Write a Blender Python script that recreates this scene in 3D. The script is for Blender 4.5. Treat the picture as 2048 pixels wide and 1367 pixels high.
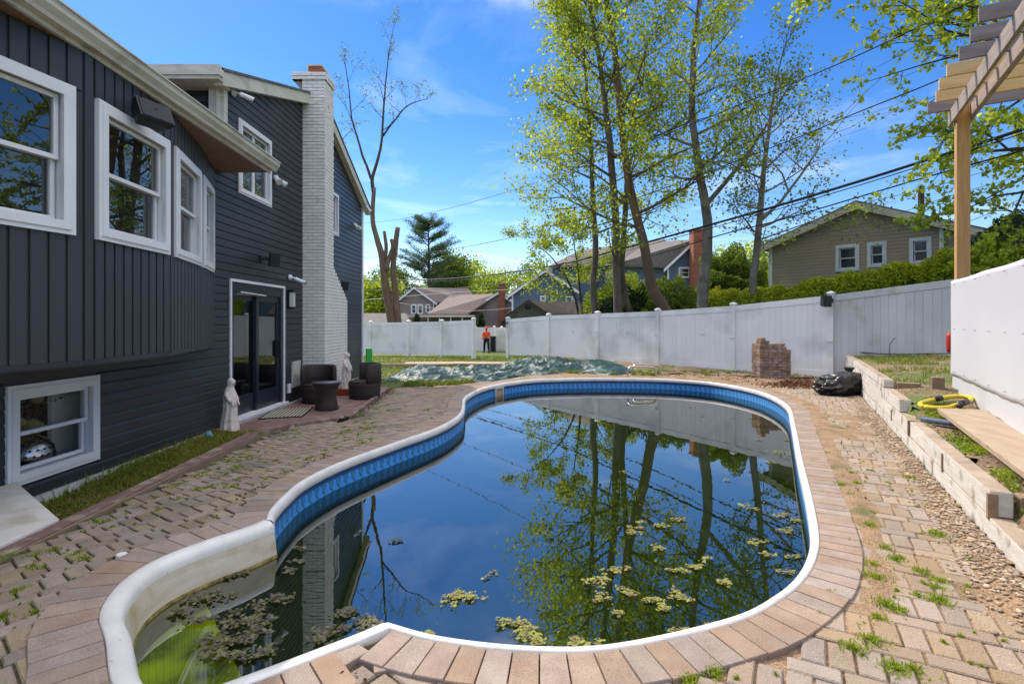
import bpy, math, random
import numpy as np
from mathutils import Vector, Matrix, noise
R = math.radians
rnd = random.Random(7)
sc = bpy.context.scene
for o in list(bpy.data.objects): bpy.data.objects.remove(o, do_unlink=True)

# ---------------- camera, sky, sun, exposure ----------------
CAMZ = 1.36
FPX = 1050.0
cd = bpy.data.cameras.new('camera'); cam = bpy.data.objects.new('camera', cd)
sc.collection.objects.link(cam); sc.camera = cam
cam.location = (0, 0, CAMZ); cam.rotation_euler = (R(90), 0, 0)
cd.sensor_width = 36; cd.lens = 36*FPX/2048; cd.shift_y = -43.5/2048
cd.clip_start = 0.05; cd.clip_end = 2000
SUN = Vector((-0.66, 0.72, 1.0)).normalized()
w = bpy.data.worlds.new('World'); sc.world = w; w.use_nodes = True
nt = w.node_tree; N = nt.nodes; L = nt.links; N.clear()
wo = N.new('ShaderNodeOutputWorld'); bg = N.new('ShaderNodeBackground'); bg.inputs[1].default_value = 0.15
sky = N.new('ShaderNodeTexSky'); sky.sky_type = 'NISHITA'; sky.sun_disc = False
sky.sun_elevation = math.asin(SUN.z); sky.sun_rotation = math.atan2(SUN.x, SUN.y)
sky.air_density = 1.0; sky.dust_density = 0.08; sky.ozone_density = 2.6; sky.altitude = 20
tc = N.new('ShaderNodeTexCoord'); sep = N.new('ShaderNodeSeparateXYZ'); L.new(tc.outputs['Generated'], sep.inputs[0])
mz = N.new('ShaderNodeMath'); mz.operation = 'MAXIMUM'; mz.inputs[1].default_value = 0.06; L.new(sep.outputs[2], mz.inputs[0])
cx = N.new('ShaderNodeMath'); cx.operation = 'DIVIDE'; L.new(sep.outputs[0], cx.inputs[0]); L.new(mz.outputs[0], cx.inputs[1])
cy = N.new('ShaderNodeMath'); cy.operation = 'DIVIDE'; L.new(sep.outputs[1], cy.inputs[0]); L.new(mz.outputs[0], cy.inputs[1])
cb = N.new('ShaderNodeCombineXYZ'); L.new(cx.outputs[0], cb.inputs[0]); L.new(cy.outputs[0], cb.inputs[1])
cn = N.new('ShaderNodeTexNoise'); cn.inputs['Scale'].default_value = 0.85; cn.inputs['Detail'].default_value = 7
cn.inputs['Roughness'].default_value = 0.58; cn.inputs['Distortion'].default_value = 0.5; L.new(cb.outputs[0], cn.inputs['Vector'])
cr = N.new('ShaderNodeValToRGB'); cr.color_ramp.elements[0].position = 0.52; cr.color_ramp.elements[0].color = (0, 0, 0, 1)
cr.color_ramp.elements[1].position = 0.78; cr.color_ramp.elements[1].color = (0.14, 0.14, 0.14, 1); L.new(cn.outputs[0], cr.inputs[0])
hs = N.new('ShaderNodeHueSaturation'); hs.inputs['Hue'].default_value = 0.513; hs.inputs['Saturation'].default_value = 1.38; hs.inputs['Value'].default_value = 0.9
L.new(sky.outputs[0], hs.inputs['Color'])
mx = N.new('ShaderNodeMix'); mx.data_type = 'RGBA'; hi = N.new('ShaderNodeMapRange'); hi.interpolation_type = 'SMOOTHSTEP'; hi.inputs[1].default_value = .485; hi.inputs[2].default_value = .64; hi.inputs[3].default_value = 0.; hi.inputs[4].default_value = 1.
L.new(sep.outputs[2], hi.inputs[0]); cn2 = N.new('ShaderNodeTexNoise'); cn2.inputs['Scale'].default_value = 1.9; cn2.inputs['Detail'].default_value = 8; cn2.inputs['Roughness'].default_value = .6; L.new(cb.outputs[0], cn2.inputs['Vector'])
cr2 = N.new('ShaderNodeValToRGB'); cr2.color_ramp.elements[0].position = .41; cr2.color_ramp.elements[1].position = .56; L.new(cn2.outputs[0], cr2.inputs[0])
cu = N.new('ShaderNodeMath'); cu.operation = 'MULTIPLY'; L.new(cr2.outputs[0], cu.inputs[0]); L.new(hi.outputs[0], cu.inputs[1])  # bright clouds above the view only, added to fill the shade
hm = N.new('ShaderNodeMath'); hm.operation = 'MAXIMUM'; hm.use_clamp = True; L.new(cr.outputs[0], hm.inputs[0]); L.new(cu.outputs[0], hm.inputs[1])
L.new(hm.outputs[0], mx.inputs[0]); L.new(hs.outputs[0], mx.inputs[6])
mx.inputs[7].default_value = (13.0, 13.2, 13.6, 1); L.new(mx.outputs[2], bg.inputs[0]); L.new(bg.outputs[0], wo.inputs[0])
sd = bpy.data.lights.new('sun', 'SUN'); so = bpy.data.objects.new('sun', sd); sc.collection.objects.link(so)
sd.energy = 2.6; sd.angle = R(0.53); sd.color = (1.0, 0.93, 0.82)
so.rotation_euler = SUN.to_track_quat('Z', 'Y').to_euler(); so.location = (-20, 22, 30)
vs = sc.view_settings; sc.display_settings.display_device = 'sRGB'
vs.view_transform = 'Standard'; vs.look = 'None'; vs.exposure = 0.68; vs.gamma = 1; vs.use_curve_mapping = False
vs.use_white_balance = True; vs.white_balance_temperature = 6900; vs.white_balance_tint = 12
sc.cycles.max_bounces = 8; sc.cycles.transparent_max_bounces = 16; sc.cycles.diffuse_bounces = 3
sc.cycles.caustics_reflective = False; sc.cycles.caustics_refractive = False

# ---------------- materials ----------------
def pm(name, c1, c2=None, scale=3., rough=.75, bump=0., bscale=50., rv=0., rsrc='obj', speck=0., sscale=180.,
       c3=None, s3=1.2, t3=.58, stretch=None, metal=0., spec=.4, detail=4, trans=0., bstretch=None, hue=0., w3=.08):
    m = bpy.data.materials.new(name); m.use_nodes = True
    n = m.node_tree.nodes; l = m.node_tree.links; b = n['Principled BSDF']
    b.inputs['Roughness'].default_value = rough; b.inputs['Metallic'].default_value = metal
    b.inputs['Specular IOR Level'].default_value = spec
    g = n.new('ShaderNodeNewGeometry')
    def noi(sc_, st, det=detail):
        t = n.new('ShaderNodeTexNoise'); t.inputs['Scale'].default_value = sc_; t.inputs['Detail'].default_value = det
        if st:
            mp = n.new('ShaderNodeMapping'); mp.inputs['Scale'].default_value = st
            l.new(g.outputs['Position'], mp.inputs[0]); l.new(mp.outputs[0], t.inputs['Vector'])
        else: l.new(g.outputs['Position'], t.inputs['Vector'])
        return t.outputs[0]
    def ramp(x, a, b_):
        r = n.new('ShaderNodeMapRange'); r.inputs[1].default_value = a; r.inputs[2].default_value = b_; l.new(x, r.inputs[0]); return r.outputs[0]
    def mix(f, a, b_, bt='MIX'):
        x = n.new('ShaderNodeMix'); x.data_type = 'RGBA'; x.blend_type = bt
        for i, v in ((0, f), (6, a), (7, b_)):
            if hasattr(v, 'is_output') or hasattr(v, 'links'): l.new(v, x.inputs[i])
            elif i == 0: x.inputs[0].default_value = v
            else: x.inputs[i].default_value = (*v, 1) if len(v) == 3 else v
        return x.outputs[2]
    col = mix(ramp(noi(scale, stretch), .32, .68), c1, c2 or c1)
    if c3: col = mix(ramp(noi(s3, None, 6), t3-w3, t3+w3), col, c3)
    if speck: col = mix(1.0, col, mix(ramp(noi(sscale, None, 2), .35, .65), (1-speck,)*3, (1+speck,)*3), 'MULTIPLY')
    if rv:
        if rsrc == 'obj': src = n.new('ShaderNodeObjectInfo').outputs['Random']
        else: src = g.outputs['Random Per Island']
        h = n.new('ShaderNodeHueSaturation'); l.new(col, h.inputs['Color'])
        r = n.new('ShaderNodeMapRange'); r.inputs[3].default_value = 1-rv; r.inputs[4].default_value = 1+rv; l.new(src, r.inputs[0]); l.new(r.outputs[0], h.inputs['Value'])
        if hue:
            wn = n.new('ShaderNodeTexWhiteNoise'); wn.noise_dimensions = '1D'; l.new(src, wn.inputs['W'])
            r2 = n.new('ShaderNodeMapRange'); r2.inputs[3].default_value = .5-hue; r2.inputs[4].default_value = .5+hue; l.new(wn.outputs[0], r2.inputs[0]); l.new(r2.outputs[0], h.inputs['Hue'])
            r3 = n.new('ShaderNodeMapRange'); r3.inputs[3].default_value = .7; r3.inputs[4].default_value = 1.25; l.new(wn.outputs[0], r3.inputs[0]); l.new(r3.outputs[0], h.inputs['Saturation'])
        col = h.outputs[0]
    l.new(col, b.inputs['Base Color'])
    if bump:
        bp = n.new('ShaderNodeBump'); bp.inputs['Strength'].default_value = bump; bp.inputs['Distance'].default_value = .01
        l.new(noi(bscale, bstretch or stretch, 5), bp.inputs['Height']); l.new(bp.outputs[0], b.inputs['Normal'])
    return m

def leafm(name, c1, c2, tr=.45, rough=.5):
    m = bpy.data.materials.new(name); m.use_nodes = True
    n = m.node_tree.nodes; l = m.node_tree.links; n.clear()
    out = n.new('ShaderNodeOutputMaterial'); g = n.new('ShaderNodeNewGeometry')
    r = n.new('ShaderNodeMix'); r.data_type = 'RGBA'; l.new(g.outputs['Random Per Island'], r.inputs[0])
    r.inputs[6].default_value = (*c1, 1); r.inputs[7].default_value = (*c2, 1)
    d = n.new('ShaderNodeBsdfPrincipled'); d.inputs['Roughness'].default_value = rough; d.inputs['Specular IOR Level'].default_value = .3
    t = n.new('ShaderNodeBsdfTranslucent'); l.new(r.outputs[2], d.inputs['Base Color'])
    h = n.new('ShaderNodeHueSaturation'); h.inputs['Hue'].default_value = .48; h.inputs['Value'].default_value = 1.3; l.new(r.outputs[2], h.inputs['Color']); l.new(h.outputs[0], t.inputs[0])
    x = n.new('ShaderNodeMixShader'); x.inputs[0].default_value = tr; l.new(d.outputs[0], x.inputs[1]); l.new(t.outputs[0], x.inputs[2]); l.new(x.outputs[0], out.inputs[0])
    return m

def glassm(name, tint, ior, bump=0., rough=0., bs=3.):
    m = bpy.data.materials.new(name); m.use_nodes = True
    n = m.node_tree.nodes; l = m.node_tree.links; n.clear()
    out = n.new('ShaderNodeOutputMaterial'); t = n.new('ShaderNodeBsdfTransparent'); t.inputs[0].default_value = (*tint, 1)
    g = n.new('ShaderNodeBsdfGlossy'); g.inputs['Roughness'].default_value = rough
    ge0 = n.new('ShaderNodeNewGeometry'); dt = n.new('ShaderNodeVectorMath'); dt.operation = 'DOT_PRODUCT'; l.new(ge0.outputs['Incoming'], dt.inputs[0]); l.new(ge0.outputs['Normal'], dt.inputs[1])
    ab = n.new('ShaderNodeMath'); ab.operation = 'ABSOLUTE'; l.new(dt.outputs['Value'], ab.inputs[0])
    om = n.new('ShaderNodeMath'); om.operation = 'SUBTRACT'; om.inputs[0].default_value = 1; l.new(ab.outputs[0], om.inputs[1]); pw = n.new('ShaderNodeMath'); pw.operation = 'POWER'; pw.inputs[1].default_value = 5; l.new(om.outputs[0], pw.inputs[0])
    F0 = ((ior-1)/(ior+1))**2; f = n.new('ShaderNodeMath'); f.operation = 'MULTIPLY_ADD'; f.inputs[1].default_value = 1-F0; f.inputs[2].default_value = F0; l.new(pw.outputs[0], f.inputs[0])
    x = n.new('ShaderNodeMixShader'); l.new(f.outputs[0], x.inputs[0]); l.new(t.outputs[0], x.inputs[1]); l.new(g.outputs[0], x.inputs[2]); l.new(x.outputs[0], out.inputs[0])
    if bump:
        no = n.new('ShaderNodeTexNoise'); no.inputs['Scale'].default_value = bs; no.inputs['Detail'].default_value = 2
        ge = n.new('ShaderNodeNewGeometry'); l.new(ge.outputs['Position'], no.inputs['Vector'])
        bp = n.new('ShaderNodeBump'); bp.inputs['Strength'].default_value = bump; bp.inputs['Distance'].default_value = .01
        l.new(no.outputs[0], bp.inputs['Height']); l.new(bp.outputs[0], g.inputs['Normal'])
    return m

M = {}
M['siding'] = pm('charcoal vinyl siding', (.025, .025, .030), (.031, .031, .037), 2, .42, .12, 160, .16, stretch=(1, .3, 6), c3=(.042, .042, .05), s3=.9, t3=.58, spec=.5)
M['bayboard'] = pm('charcoal vertical siding', (.033, .034, .040), (.039, .04, .047), 2, .45, .25, 260, .08, stretch=(3, 3, .4), spec=.5)
M['white'] = pm('white vinyl trim', (.78, .78, .78), (.72, .72, .73), 3, .4, .02, 80)
M['cream'] = pm('weathered cream aluminium', (.66, .62, .52), (.52, .48, .38), 5, .5, .05, 40, c3=(.33, .3, .24), s3=2.5, t3=.68, stretch=(1, .25, 3))
M['soffit'] = pm('brown stained soffit', (.30, .19, .13), (.22, .14, .1), 4, .7, .1, 60, stretch=(1, 8, 1))
M['shingle'] = pm('grey roof shingle', (.09, .085, .085), (.15, .14, .135), 6, .9, .3, 90, .2, rsrc='island')
M['brickwhite'] = pm('painted white brick', (.74, .71, .65), (.82, .79, .73), 9, .65, .35, 90, .05, c3=(.40, .37, .34), s3=6, t3=.72)
M['mortarwhite'] = pm('painted mortar', (.34, .32, .30), (.28, .27, .25), 12, .8, .2, 60)
M['flue'] = pm('clay flue', (.42, .13, .06), (.35, .1, .05), 8, .8)
M['glass'] = glassm('window glass', (.62, .66, .66), 2.6, .02, 0, 2.5)
M['glassclear'] = glassm('clear window glass', (.9, .92, .9), 1.45, .0, 0, 2.5)
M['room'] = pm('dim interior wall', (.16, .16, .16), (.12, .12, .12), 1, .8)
M['roombeige'] = pm('interior plaster', (.85, .82, .72), None, 1, .8)
M['black'] = pm('black plastic', (.012, .012, .014), (.02, .02, .022), 20, .4, .05, 90)
M['darkdoor'] = pm('navy door paint', (.018, .021, .032), (.024, .028, .04), 5, .3, .03, 50, spec=.5)
M['silver'] = pm('hammered silver', (.62, .62, .62), None, 5, .2, .4, 40, metal=1.)
M['statue'] = pm('weathered cast stone', (.60, .52, .44), (.70, .64, .57), 14, .85, .35, 70, c3=(.30, .25, .2), s3=9, t3=.66)
M['wicker'] = pm('dark brown wicker', (.022, .016, .013), (.045, .034, .027), 70, .6, .9, 85, stretch=(1, 1, 2.2))
M['deck'] = pm('worn red brown deck paint', (.17, .085, .08), (.24, .15, .13), 5, .7, .3, 60, .14, stretch=(6, .6, 1), c3=(.3, .24, .2), s3=4, t3=.62)
M['edging'] = pm('edging timber', (.16, .085, .078), (.22, .14, .12), 6, .75, .3, 60, .1, stretch=(5, .7, 1), c3=(.34, .3, .2), s3=6, t3=.6)
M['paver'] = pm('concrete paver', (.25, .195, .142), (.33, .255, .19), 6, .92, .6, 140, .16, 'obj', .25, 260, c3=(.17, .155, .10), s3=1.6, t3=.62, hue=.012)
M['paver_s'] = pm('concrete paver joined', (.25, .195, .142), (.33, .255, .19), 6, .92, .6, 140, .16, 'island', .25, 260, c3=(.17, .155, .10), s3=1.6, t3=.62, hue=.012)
M['paverR'] = pm('sunlit side paver', (.28, .22, .165), (.34, .275, .21), 5, .92, .6, 140, .13, 'obj', .25, 260, c3=(.34, .245, .17), s3=1.9, t3=.55, hue=.006, w3=.14)  # lighter copy of the paver colour for the sunlit side, with tan dirt
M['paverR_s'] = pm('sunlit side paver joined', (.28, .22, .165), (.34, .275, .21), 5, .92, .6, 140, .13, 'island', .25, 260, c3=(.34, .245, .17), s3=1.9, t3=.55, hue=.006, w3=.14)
M['coping'] = pm('pink clay coping', (.28, .20, .155), (.345, .262, .205), 8, .9, .5, 150, .10, 'obj', .22, 240, c3=(.25, .2, .17), s3=2.2, t3=.6, hue=.0035)
M['sand'] = pm('sandy joint soil', (.33, .215, .125), (.22, .145, .09), 5, .95, .9, 60, speck=.35, sscale=90, c3=(.13, .12, .05), s3=2.6, t3=.62)
M['sandL'] = pm('dark mossy joint soil', (.13, .095, .06), (.08, .065, .038), 5, .95, .9, 60, speck=.35, sscale=90, c3=(.07, .085, .025), s3=2.6, t3=.55)
M['soil'] = pm('garden soil', (.17, .115, .07), (.28, .19, .115), 3, .95, 1., 30, speck=.4, sscale=50, c3=(.1, .13, .03), s3=.9, t3=.55)
M['grassground'] = pm('lawn', (.075, .11, .022), (.13, .15, .035), 2, .95, 1., 30, speck=.35, sscale=60, c3=(.2, .16, .09), s3=.25, t3=.6)
M['lip'] = pm('white pool coping', (.72, .70, .66), (.60, .585, .55), 5, .45, .08, 60, c3=(.42, .39, .33), s3=34, t3=.70, w3=.05)
M['stepwall'] = pm('aged pool step shell', (.62, .58, .47), (.52, .46, .33), 3, .5, .06, 40, c3=(.44, .32, .16), s3=6, t3=.64, stretch=(1, 1, 9), w3=.12)
M['scum'] = pm('waterline scum', (.14, .11, .03), (.38, .30, .10), 25, .8, .4, 80)
M['algae'] = pm('algae covered step', (.80, .84, .0), (.25, .31, .005), 3.2, .9, .3, 20, c3=(.06, .06, .02), s3=3.2, t3=.58)
M['algaewall'] = pm('algae covered shell', (.10, .11, .04), (.05, .065, .02), 3, .9)
M['poolmurk'] = pm('murky water sheet', (.0035, .016, .008), (.005, .02, .006), .8, .9)  # dark green of the murky water, not of a floor
M['water'] = glassm('pool water', (.66, .76, .30), 3.3, .035, 0.0, 5.)
M['fence'] = pm('white vinyl fence', (.87, .85, .81), (.81, .79, .76), 1.2, .45, .02, 50, .02, c3=(.60, .60, .57), s3=.8, t3=.62)
M['fencedirty'] = pm('weathered white vinyl', (.60, .60, .59), (.50, .51, .48), 1.5, .6, .03, 50, .03, c3=(.30, .33, .20), s3=1.3, t3=.66, stretch=(1, 1, .5))
M['frp'] = pm('white plastic sheet', (.62, .63, .65), (.58, .59, .62), .8, .5, .15, 2.5)
M['timberwhite'] = pm('whitewashed timber', (.74, .71, .66), (.60, .56, .50), 4, .85, .8, 40, .07, stretch=(1, 1, 7), c3=(.27, .21, .15), s3=6, t3=.64)
M['timbertop'] = pm('weathered timber top', (.34, .26, .19), (.44, .35, .26), 5, .9, .7, 40, .05, stretch=(1, 1, 5), c3=(.22, .17, .12), s3=4, t3=.6)
M['timber'] = pm('old brown timber', (.22, .15, .10), (.30, .21, .14), 5, .9, .6, 50, .1, stretch=(1, 1, 5))
M['plank'] = pm('bare plank', (.46, .35, .25), (.38, .28, .19), 3, .85, .4, 60, stretch=(3, 1, 3))
M['cedar'] = pm('yellow pine post', (.60, .36, .15), (.50, .27, .10), 4, .75, .35, 50, .06, stretch=(7, 7, .6), c3=(.24, .12, .05), s3=3.5, t3=.74)
M['pine'] = pm('new rafter lumber', (.74, .50, .22), (.64, .42, .18), 3, .75, .3, 50, .05, stretch=(1, 1, 8))
M['greywood'] = pm('weathered grey lumber', (.30, .255, .23), (.22, .185, .17), 3, .85, .45, 50, .08, stretch=(1, 1, 9), c3=(.15, .12, .1), s3=6, t3=.72)
M['beam'] = pm('weathered beam lumber', (.42, .35, .31), (.32, .26, .23), 3, .85, .45, 50, .05, stretch=(1, 1, 9), c3=(.2, .15, .12), s3=5, t3=.7)
M['tarp'] = pm('green pool cover', (.012, .048, .05), (.022, .072, .072), 2, .5, .25, 25, c3=(.13, .2, .21), s3=1.1, t3=.62, spec=.4, w3=.04)
M['bag'] = pm('black bin bag', (.006, .006, .008), None, 4, .34, .2, 14, spec=.7)
M['metal'] = pm('stainless steel', (.55, .54, .52), (.42, .42, .42), 30, .28, metal=1.)
M['brickred'] = pm('red brick', (.24, .085, .05), (.32, .12, .075), 9, .9, .4, 60, .18, 'island')
M['brickstack'] = pm('salvaged brick', (.24, .155, .115), (.31, .21, .155), 9, .9, .4, 70, .28, 'obj', .2, 150, hue=.012)
M['bark'] = pm('maple bark', (.10, .078, .06), (.19, .15, .115), 6, .92, 1., 22, stretch=(1, 1, .3), c3=(.12, .13, .05), s3=1.5, t3=.62)
M['barkred'] = pm('red brown bark', (.19, .12, .075), (.12, .08, .055), 6, .92, 1., 22, stretch=(1, 1, .3))  # redder brown bark colour
M['barkgrey'] = pm('grey maple bark', (.15, .125, .10), (.24, .20, .165), 6, .92, 1., 24, stretch=(1, 1, .3), c3=(.09, .075, .06), s3=2.5, t3=.6)
M['barkdark'] = pm('dark bark', (.05, .04, .032), (.085, .066, .052), 8, .92, .6, 30)
M['leafA'] = leafm('spring maple leaf', (.13, .24, .02), (.44, .52, .045), .6)
M['leafB'] = leafm('mid green leaf', (.07, .14, .018), (.19, .27, .03), .5)
M['leafC'] = leafm('yellow hedge leaf', (.17, .25, .012), (.46, .50, .03), .5)
M['leafD'] = leafm('dark evergreen leaf', (.012, .035, .009), (.04, .075, .018), .25)
M['needle'] = leafm('pine needle', (.03, .08, .025), (.09, .16, .04), .35)
M['grass'] = leafm('grass blade', (.10, .17, .015), (.26, .29, .05), .4)
M['weed'] = leafm('weed leaf', (.13, .22, .01), (.32, .42, .03), .45)
M['weeddry'] = leafm('olive grass', (.17, .18, .02), (.36, .33, .06), .4)
M['dryleaf'] = leafm('dead leaf', (.13, .06, .03), (.27, .15, .08), .15)
M['debris'] = leafm('sunlit floating debris', (.22, .15, .10), (.30, .36, .05), .2, .6)  # lighter copy of the debris colour for clumps lying in sun
M['debris_shaded'] = leafm('shaded floating debris', (.10, .072, .07), (.17, .18, .06), .2, .4)  # same debris, shade put into a darker colour
M['gravel'] = pm('gravel stone', (.33, .23, .15), (.44, .35, .26), 20, .85, .3, 90, .3, 'island')
M['orange'] = pm('hi vis orange', (.85, .10, .03), (.75, .07, .02), 8, .7)
M['trouser'] = pm('dark work trousers', (.012, .015, .02), None, 8, .85)
M['skin'] = pm('skin', (.32, .18, .12), None, 8, .6)
M['green'] = pm('green plastic', (.03, .50, .08), None, 3, .35)
M['yellow'] = pm('yellow hose', (.70, .55, .03), (.6, .45, .02), 9, .45)
M['bluepipe'] = pm('grey blue pipe', (.06, .085, .14), (.10, .13, .19), 7, .5)
M['bluecloth'] = pm('blue plastic', (.10, .28, .42), None, 9, .4)
M['red'] = pm('red plastic', (.45, .02, .02), None, 9, .5)
M['wire'] = pm('cable sheath', (.012, .012, .014), None, 3, .5)
M['housetan'] = pm('tan vinyl siding', (.40, .31, .205), (.43, .335, .225), 1, .6, .03, 60, .05)
M['housetaupe'] = pm('taupe siding', (.24, .19, .165), (.27, .215, .185), 1, .7, .03, 60)
M['houseblue'] = pm('blue siding', (.10, .14, .20), (.115, .16, .22), 1, .65, .03, 60)
M['shedgrey'] = pm('shed board', (.16, .15, .12), (.12, .115, .09), 2, .85, .2, 40, stretch=(5, 5, .5))
M['roofbrown'] = pm('brown shingle roof', (.15, .115, .10), (.20, .16, .14), 5, .9, .3, 60, .2, 'island')
M['roofdark'] = pm('weathered roof', (.115, .10, .09), (.16, .14, .125), 5, .9, .3, 60, .2, 'island')
M['concrete'] = pm('pale concrete', (.45, .43, .40), (.38, .36, .33), 3, .85, .2, 40)
M['matl'] = pm('black fibre mat', (.02, .02, .02), None, 30, .9, .5, 200)
M['matw'] = pm('cream mat stripe', (.5, .47, .36), None, 30, .9, .5, 200)
M['lightglass'] = pm('frosted lamp glass', (.6, .6, .55), None, 5, .3)
M['reddeck'] = pm('red painted block', (.2, .03, .02), None, 5, .7)
# liner: printed wave pattern, driven by the strip's own UV (metres along the wall, metres up)
def linerm():
    m = bpy.data.materials.new('blue wave liner'); m.use_nodes = True
    n = m.node_tree.nodes; l = m.node_tree.links; b = n['Principled BSDF']; b.inputs['Roughness'].default_value = .35
    uv = n.new('ShaderNodeUVMap'); mp = n.new('ShaderNodeMapping'); mp.inputs['Scale'].default_value = (1, 1, 1); l.new(uv.outputs[0], mp.inputs[0])
    s = n.new('ShaderNodeSeparateXYZ'); l.new(mp.outputs[0], s.inputs[0])
    def ma(op, a, b_=None, c=None):
        x = n.new('ShaderNodeMath'); x.operation = op
        for i, v in enumerate((a, b_, c)):
            if v is None: continue
            if isinstance(v, (int, float)): x.inputs[i].default_value = v
            else: l.new(v, x.inputs[i])
        return x.outputs[0]
    no = n.new('ShaderNodeTexNoise'); no.inputs['Scale'].default_value = 9; no.inputs['Detail'].default_value = 2; l.new(mp.outputs[0], no.inputs['Vector'])
    u = ma('MULTIPLY_ADD', s.outputs[1], 0.45, s.outputs[0])
    u = ma('MULTIPLY_ADD', ma('SINE', ma('MULTIPLY', s.outputs[1], 62)), .014, u)
    ph = ma('MULTIPLY', u, 6.2832/.17)
    fr_ = ma('ABSOLUTE', ma('SUBTRACT', ma('FRACT', ma('DIVIDE', u, .112)), .5))
    kk = ma('MULTIPLY', ma('SUBTRACT', -.09, s.outputs[1]), 9.)
    big = ma('MULTIPLY', ma('SUBTRACT', ma('MULTIPLY_ADD', kk, .34, .04), fr_), 9.)
    fine = ma('SINE', ma('ADD', ma('ADD', ma('MULTIPLY', fr_, 46), ma('MULTIPLY', s.outputs[1], 70)), ma('MULTIPLY', no.outputs[0], 5)))
    r1 = n.new('ShaderNodeValToRGB'); e = r1.color_ramp.elements
    e[0].position = .42; e[0].color = (.006, .055, .17, 1); e[1].position = .62; e[1].color = (.02, .26, .78, 1)
    l.new(ma('MULTIPLY_ADD', big, .5, .5), r1.inputs[0])
    r2 = n.new('ShaderNodeValToRGB'); e = r2.color_ramp.elements; e[0].position = .66; e[0].color = (0, 0, 0, 1); e[1].position = .92; e[1].color = (1, 1, 1, 1)
    l.new(ma('MULTIPLY_ADD', fine, .5, .5), r2.inputs[0])
    x = n.new('ShaderNodeMix'); x.data_type = 'RGBA'; l.new(r2.outputs[0], x.inputs[0]); l.new(r1.outputs[0], x.inputs[6]); x.inputs[7].default_value = (.10, .50, .95, 1)
    # plain navy band with a double line at the top
    r3 = n.new('ShaderNodeValToRGB'); e = r3.color_ramp.elements; e[0].position = 0; e[0].color = (0, 0, 0, 1); e[1].position = 1; e[1].color = (1, 1, 1, 1)
    r3.color_ramp.interpolation = 'CONSTANT'
    top = ma('GREATER_THAN', s.outputs[1], -.105)
    dl = ma('SINE', ma('MULTIPLY', s.outputs[1], 420))
    y = n.new('ShaderNodeMix'); y.data_type = 'RGBA'; l.new(ma('MULTIPLY_ADD', dl, .5, .5), y.inputs[0]); y.inputs[6].default_value = (.008, .05, .16, 1); y.inputs[7].default_value = (.015, .09, .27, 1)
    z = n.new('ShaderNodeMix'); z.data_type = 'RGBA'; l.new(top, z.inputs[0]); l.new(x.outputs[2], z.inputs[6]); l.new(y.outputs[2], z.inputs[7])
    l.new(z.outputs[2], b.inputs['Base Color'])
    return m
M['liner'] = linerm()

# ---------------- object helpers ----------------
COL = sc.collection
def tag(o, label=None, cat=None, group=None, kind=None):
    if label: o['label'] = label
    if cat: o['category'] = cat
    if group: o['group'] = group
    if kind: o['kind'] = kind
    return o
def empty(name, loc=(0, 0, 0), label=None, cat=None, group=None):
    o = bpy.data.objects.new(name, None); COL.objects.link(o); o.location = loc; o.empty_display_size = .1
    return tag(o, label, cat, group)
def parent(o, p):
    o.parent = p
    q = p; t = Vector((0, 0, 0))
    while q: t += q.location; q = q.parent
    if p.type == 'EMPTY' and p.parent is None: o.matrix_parent_inverse = Matrix.Translation(-p.location)
def link_mesh(name, me, mat, par=None):
    if mat is not None and not me.materials:
        for m_ in (mat if isinstance(mat, (list, tuple)) else [mat]): me.materials.append(m_)
    o = bpy.data.objects.new(name, me); COL.objects.link(o)
    if par: parent(o, par)
    return o
def catmull(pts, n=6, closed=False):
    pts = [np.array(p, float) for p in pts]; out = []; m = len(pts)
    rng = range(m if closed else m-1)
    for i in rng:
        if closed: p0, p1, p2, p3 = pts[(i-1) % m], pts[i], pts[(i+1) % m], pts[(i+2) % m]
        else: p0, p1, p2, p3 = pts[max(i-1, 0)], pts[i], pts[i+1], pts[min(i+2, m-1)]
        for k in range(n):
            t = k/n
            out.append(.5*((2*p1)+(-p0+p2)*t+(2*p0-5*p1+4*p2-p3)*t*t+(-p0+3*p1-3*p2+p3)*t**3))
    if not closed: out.append(pts[-1])
    return out
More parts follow.
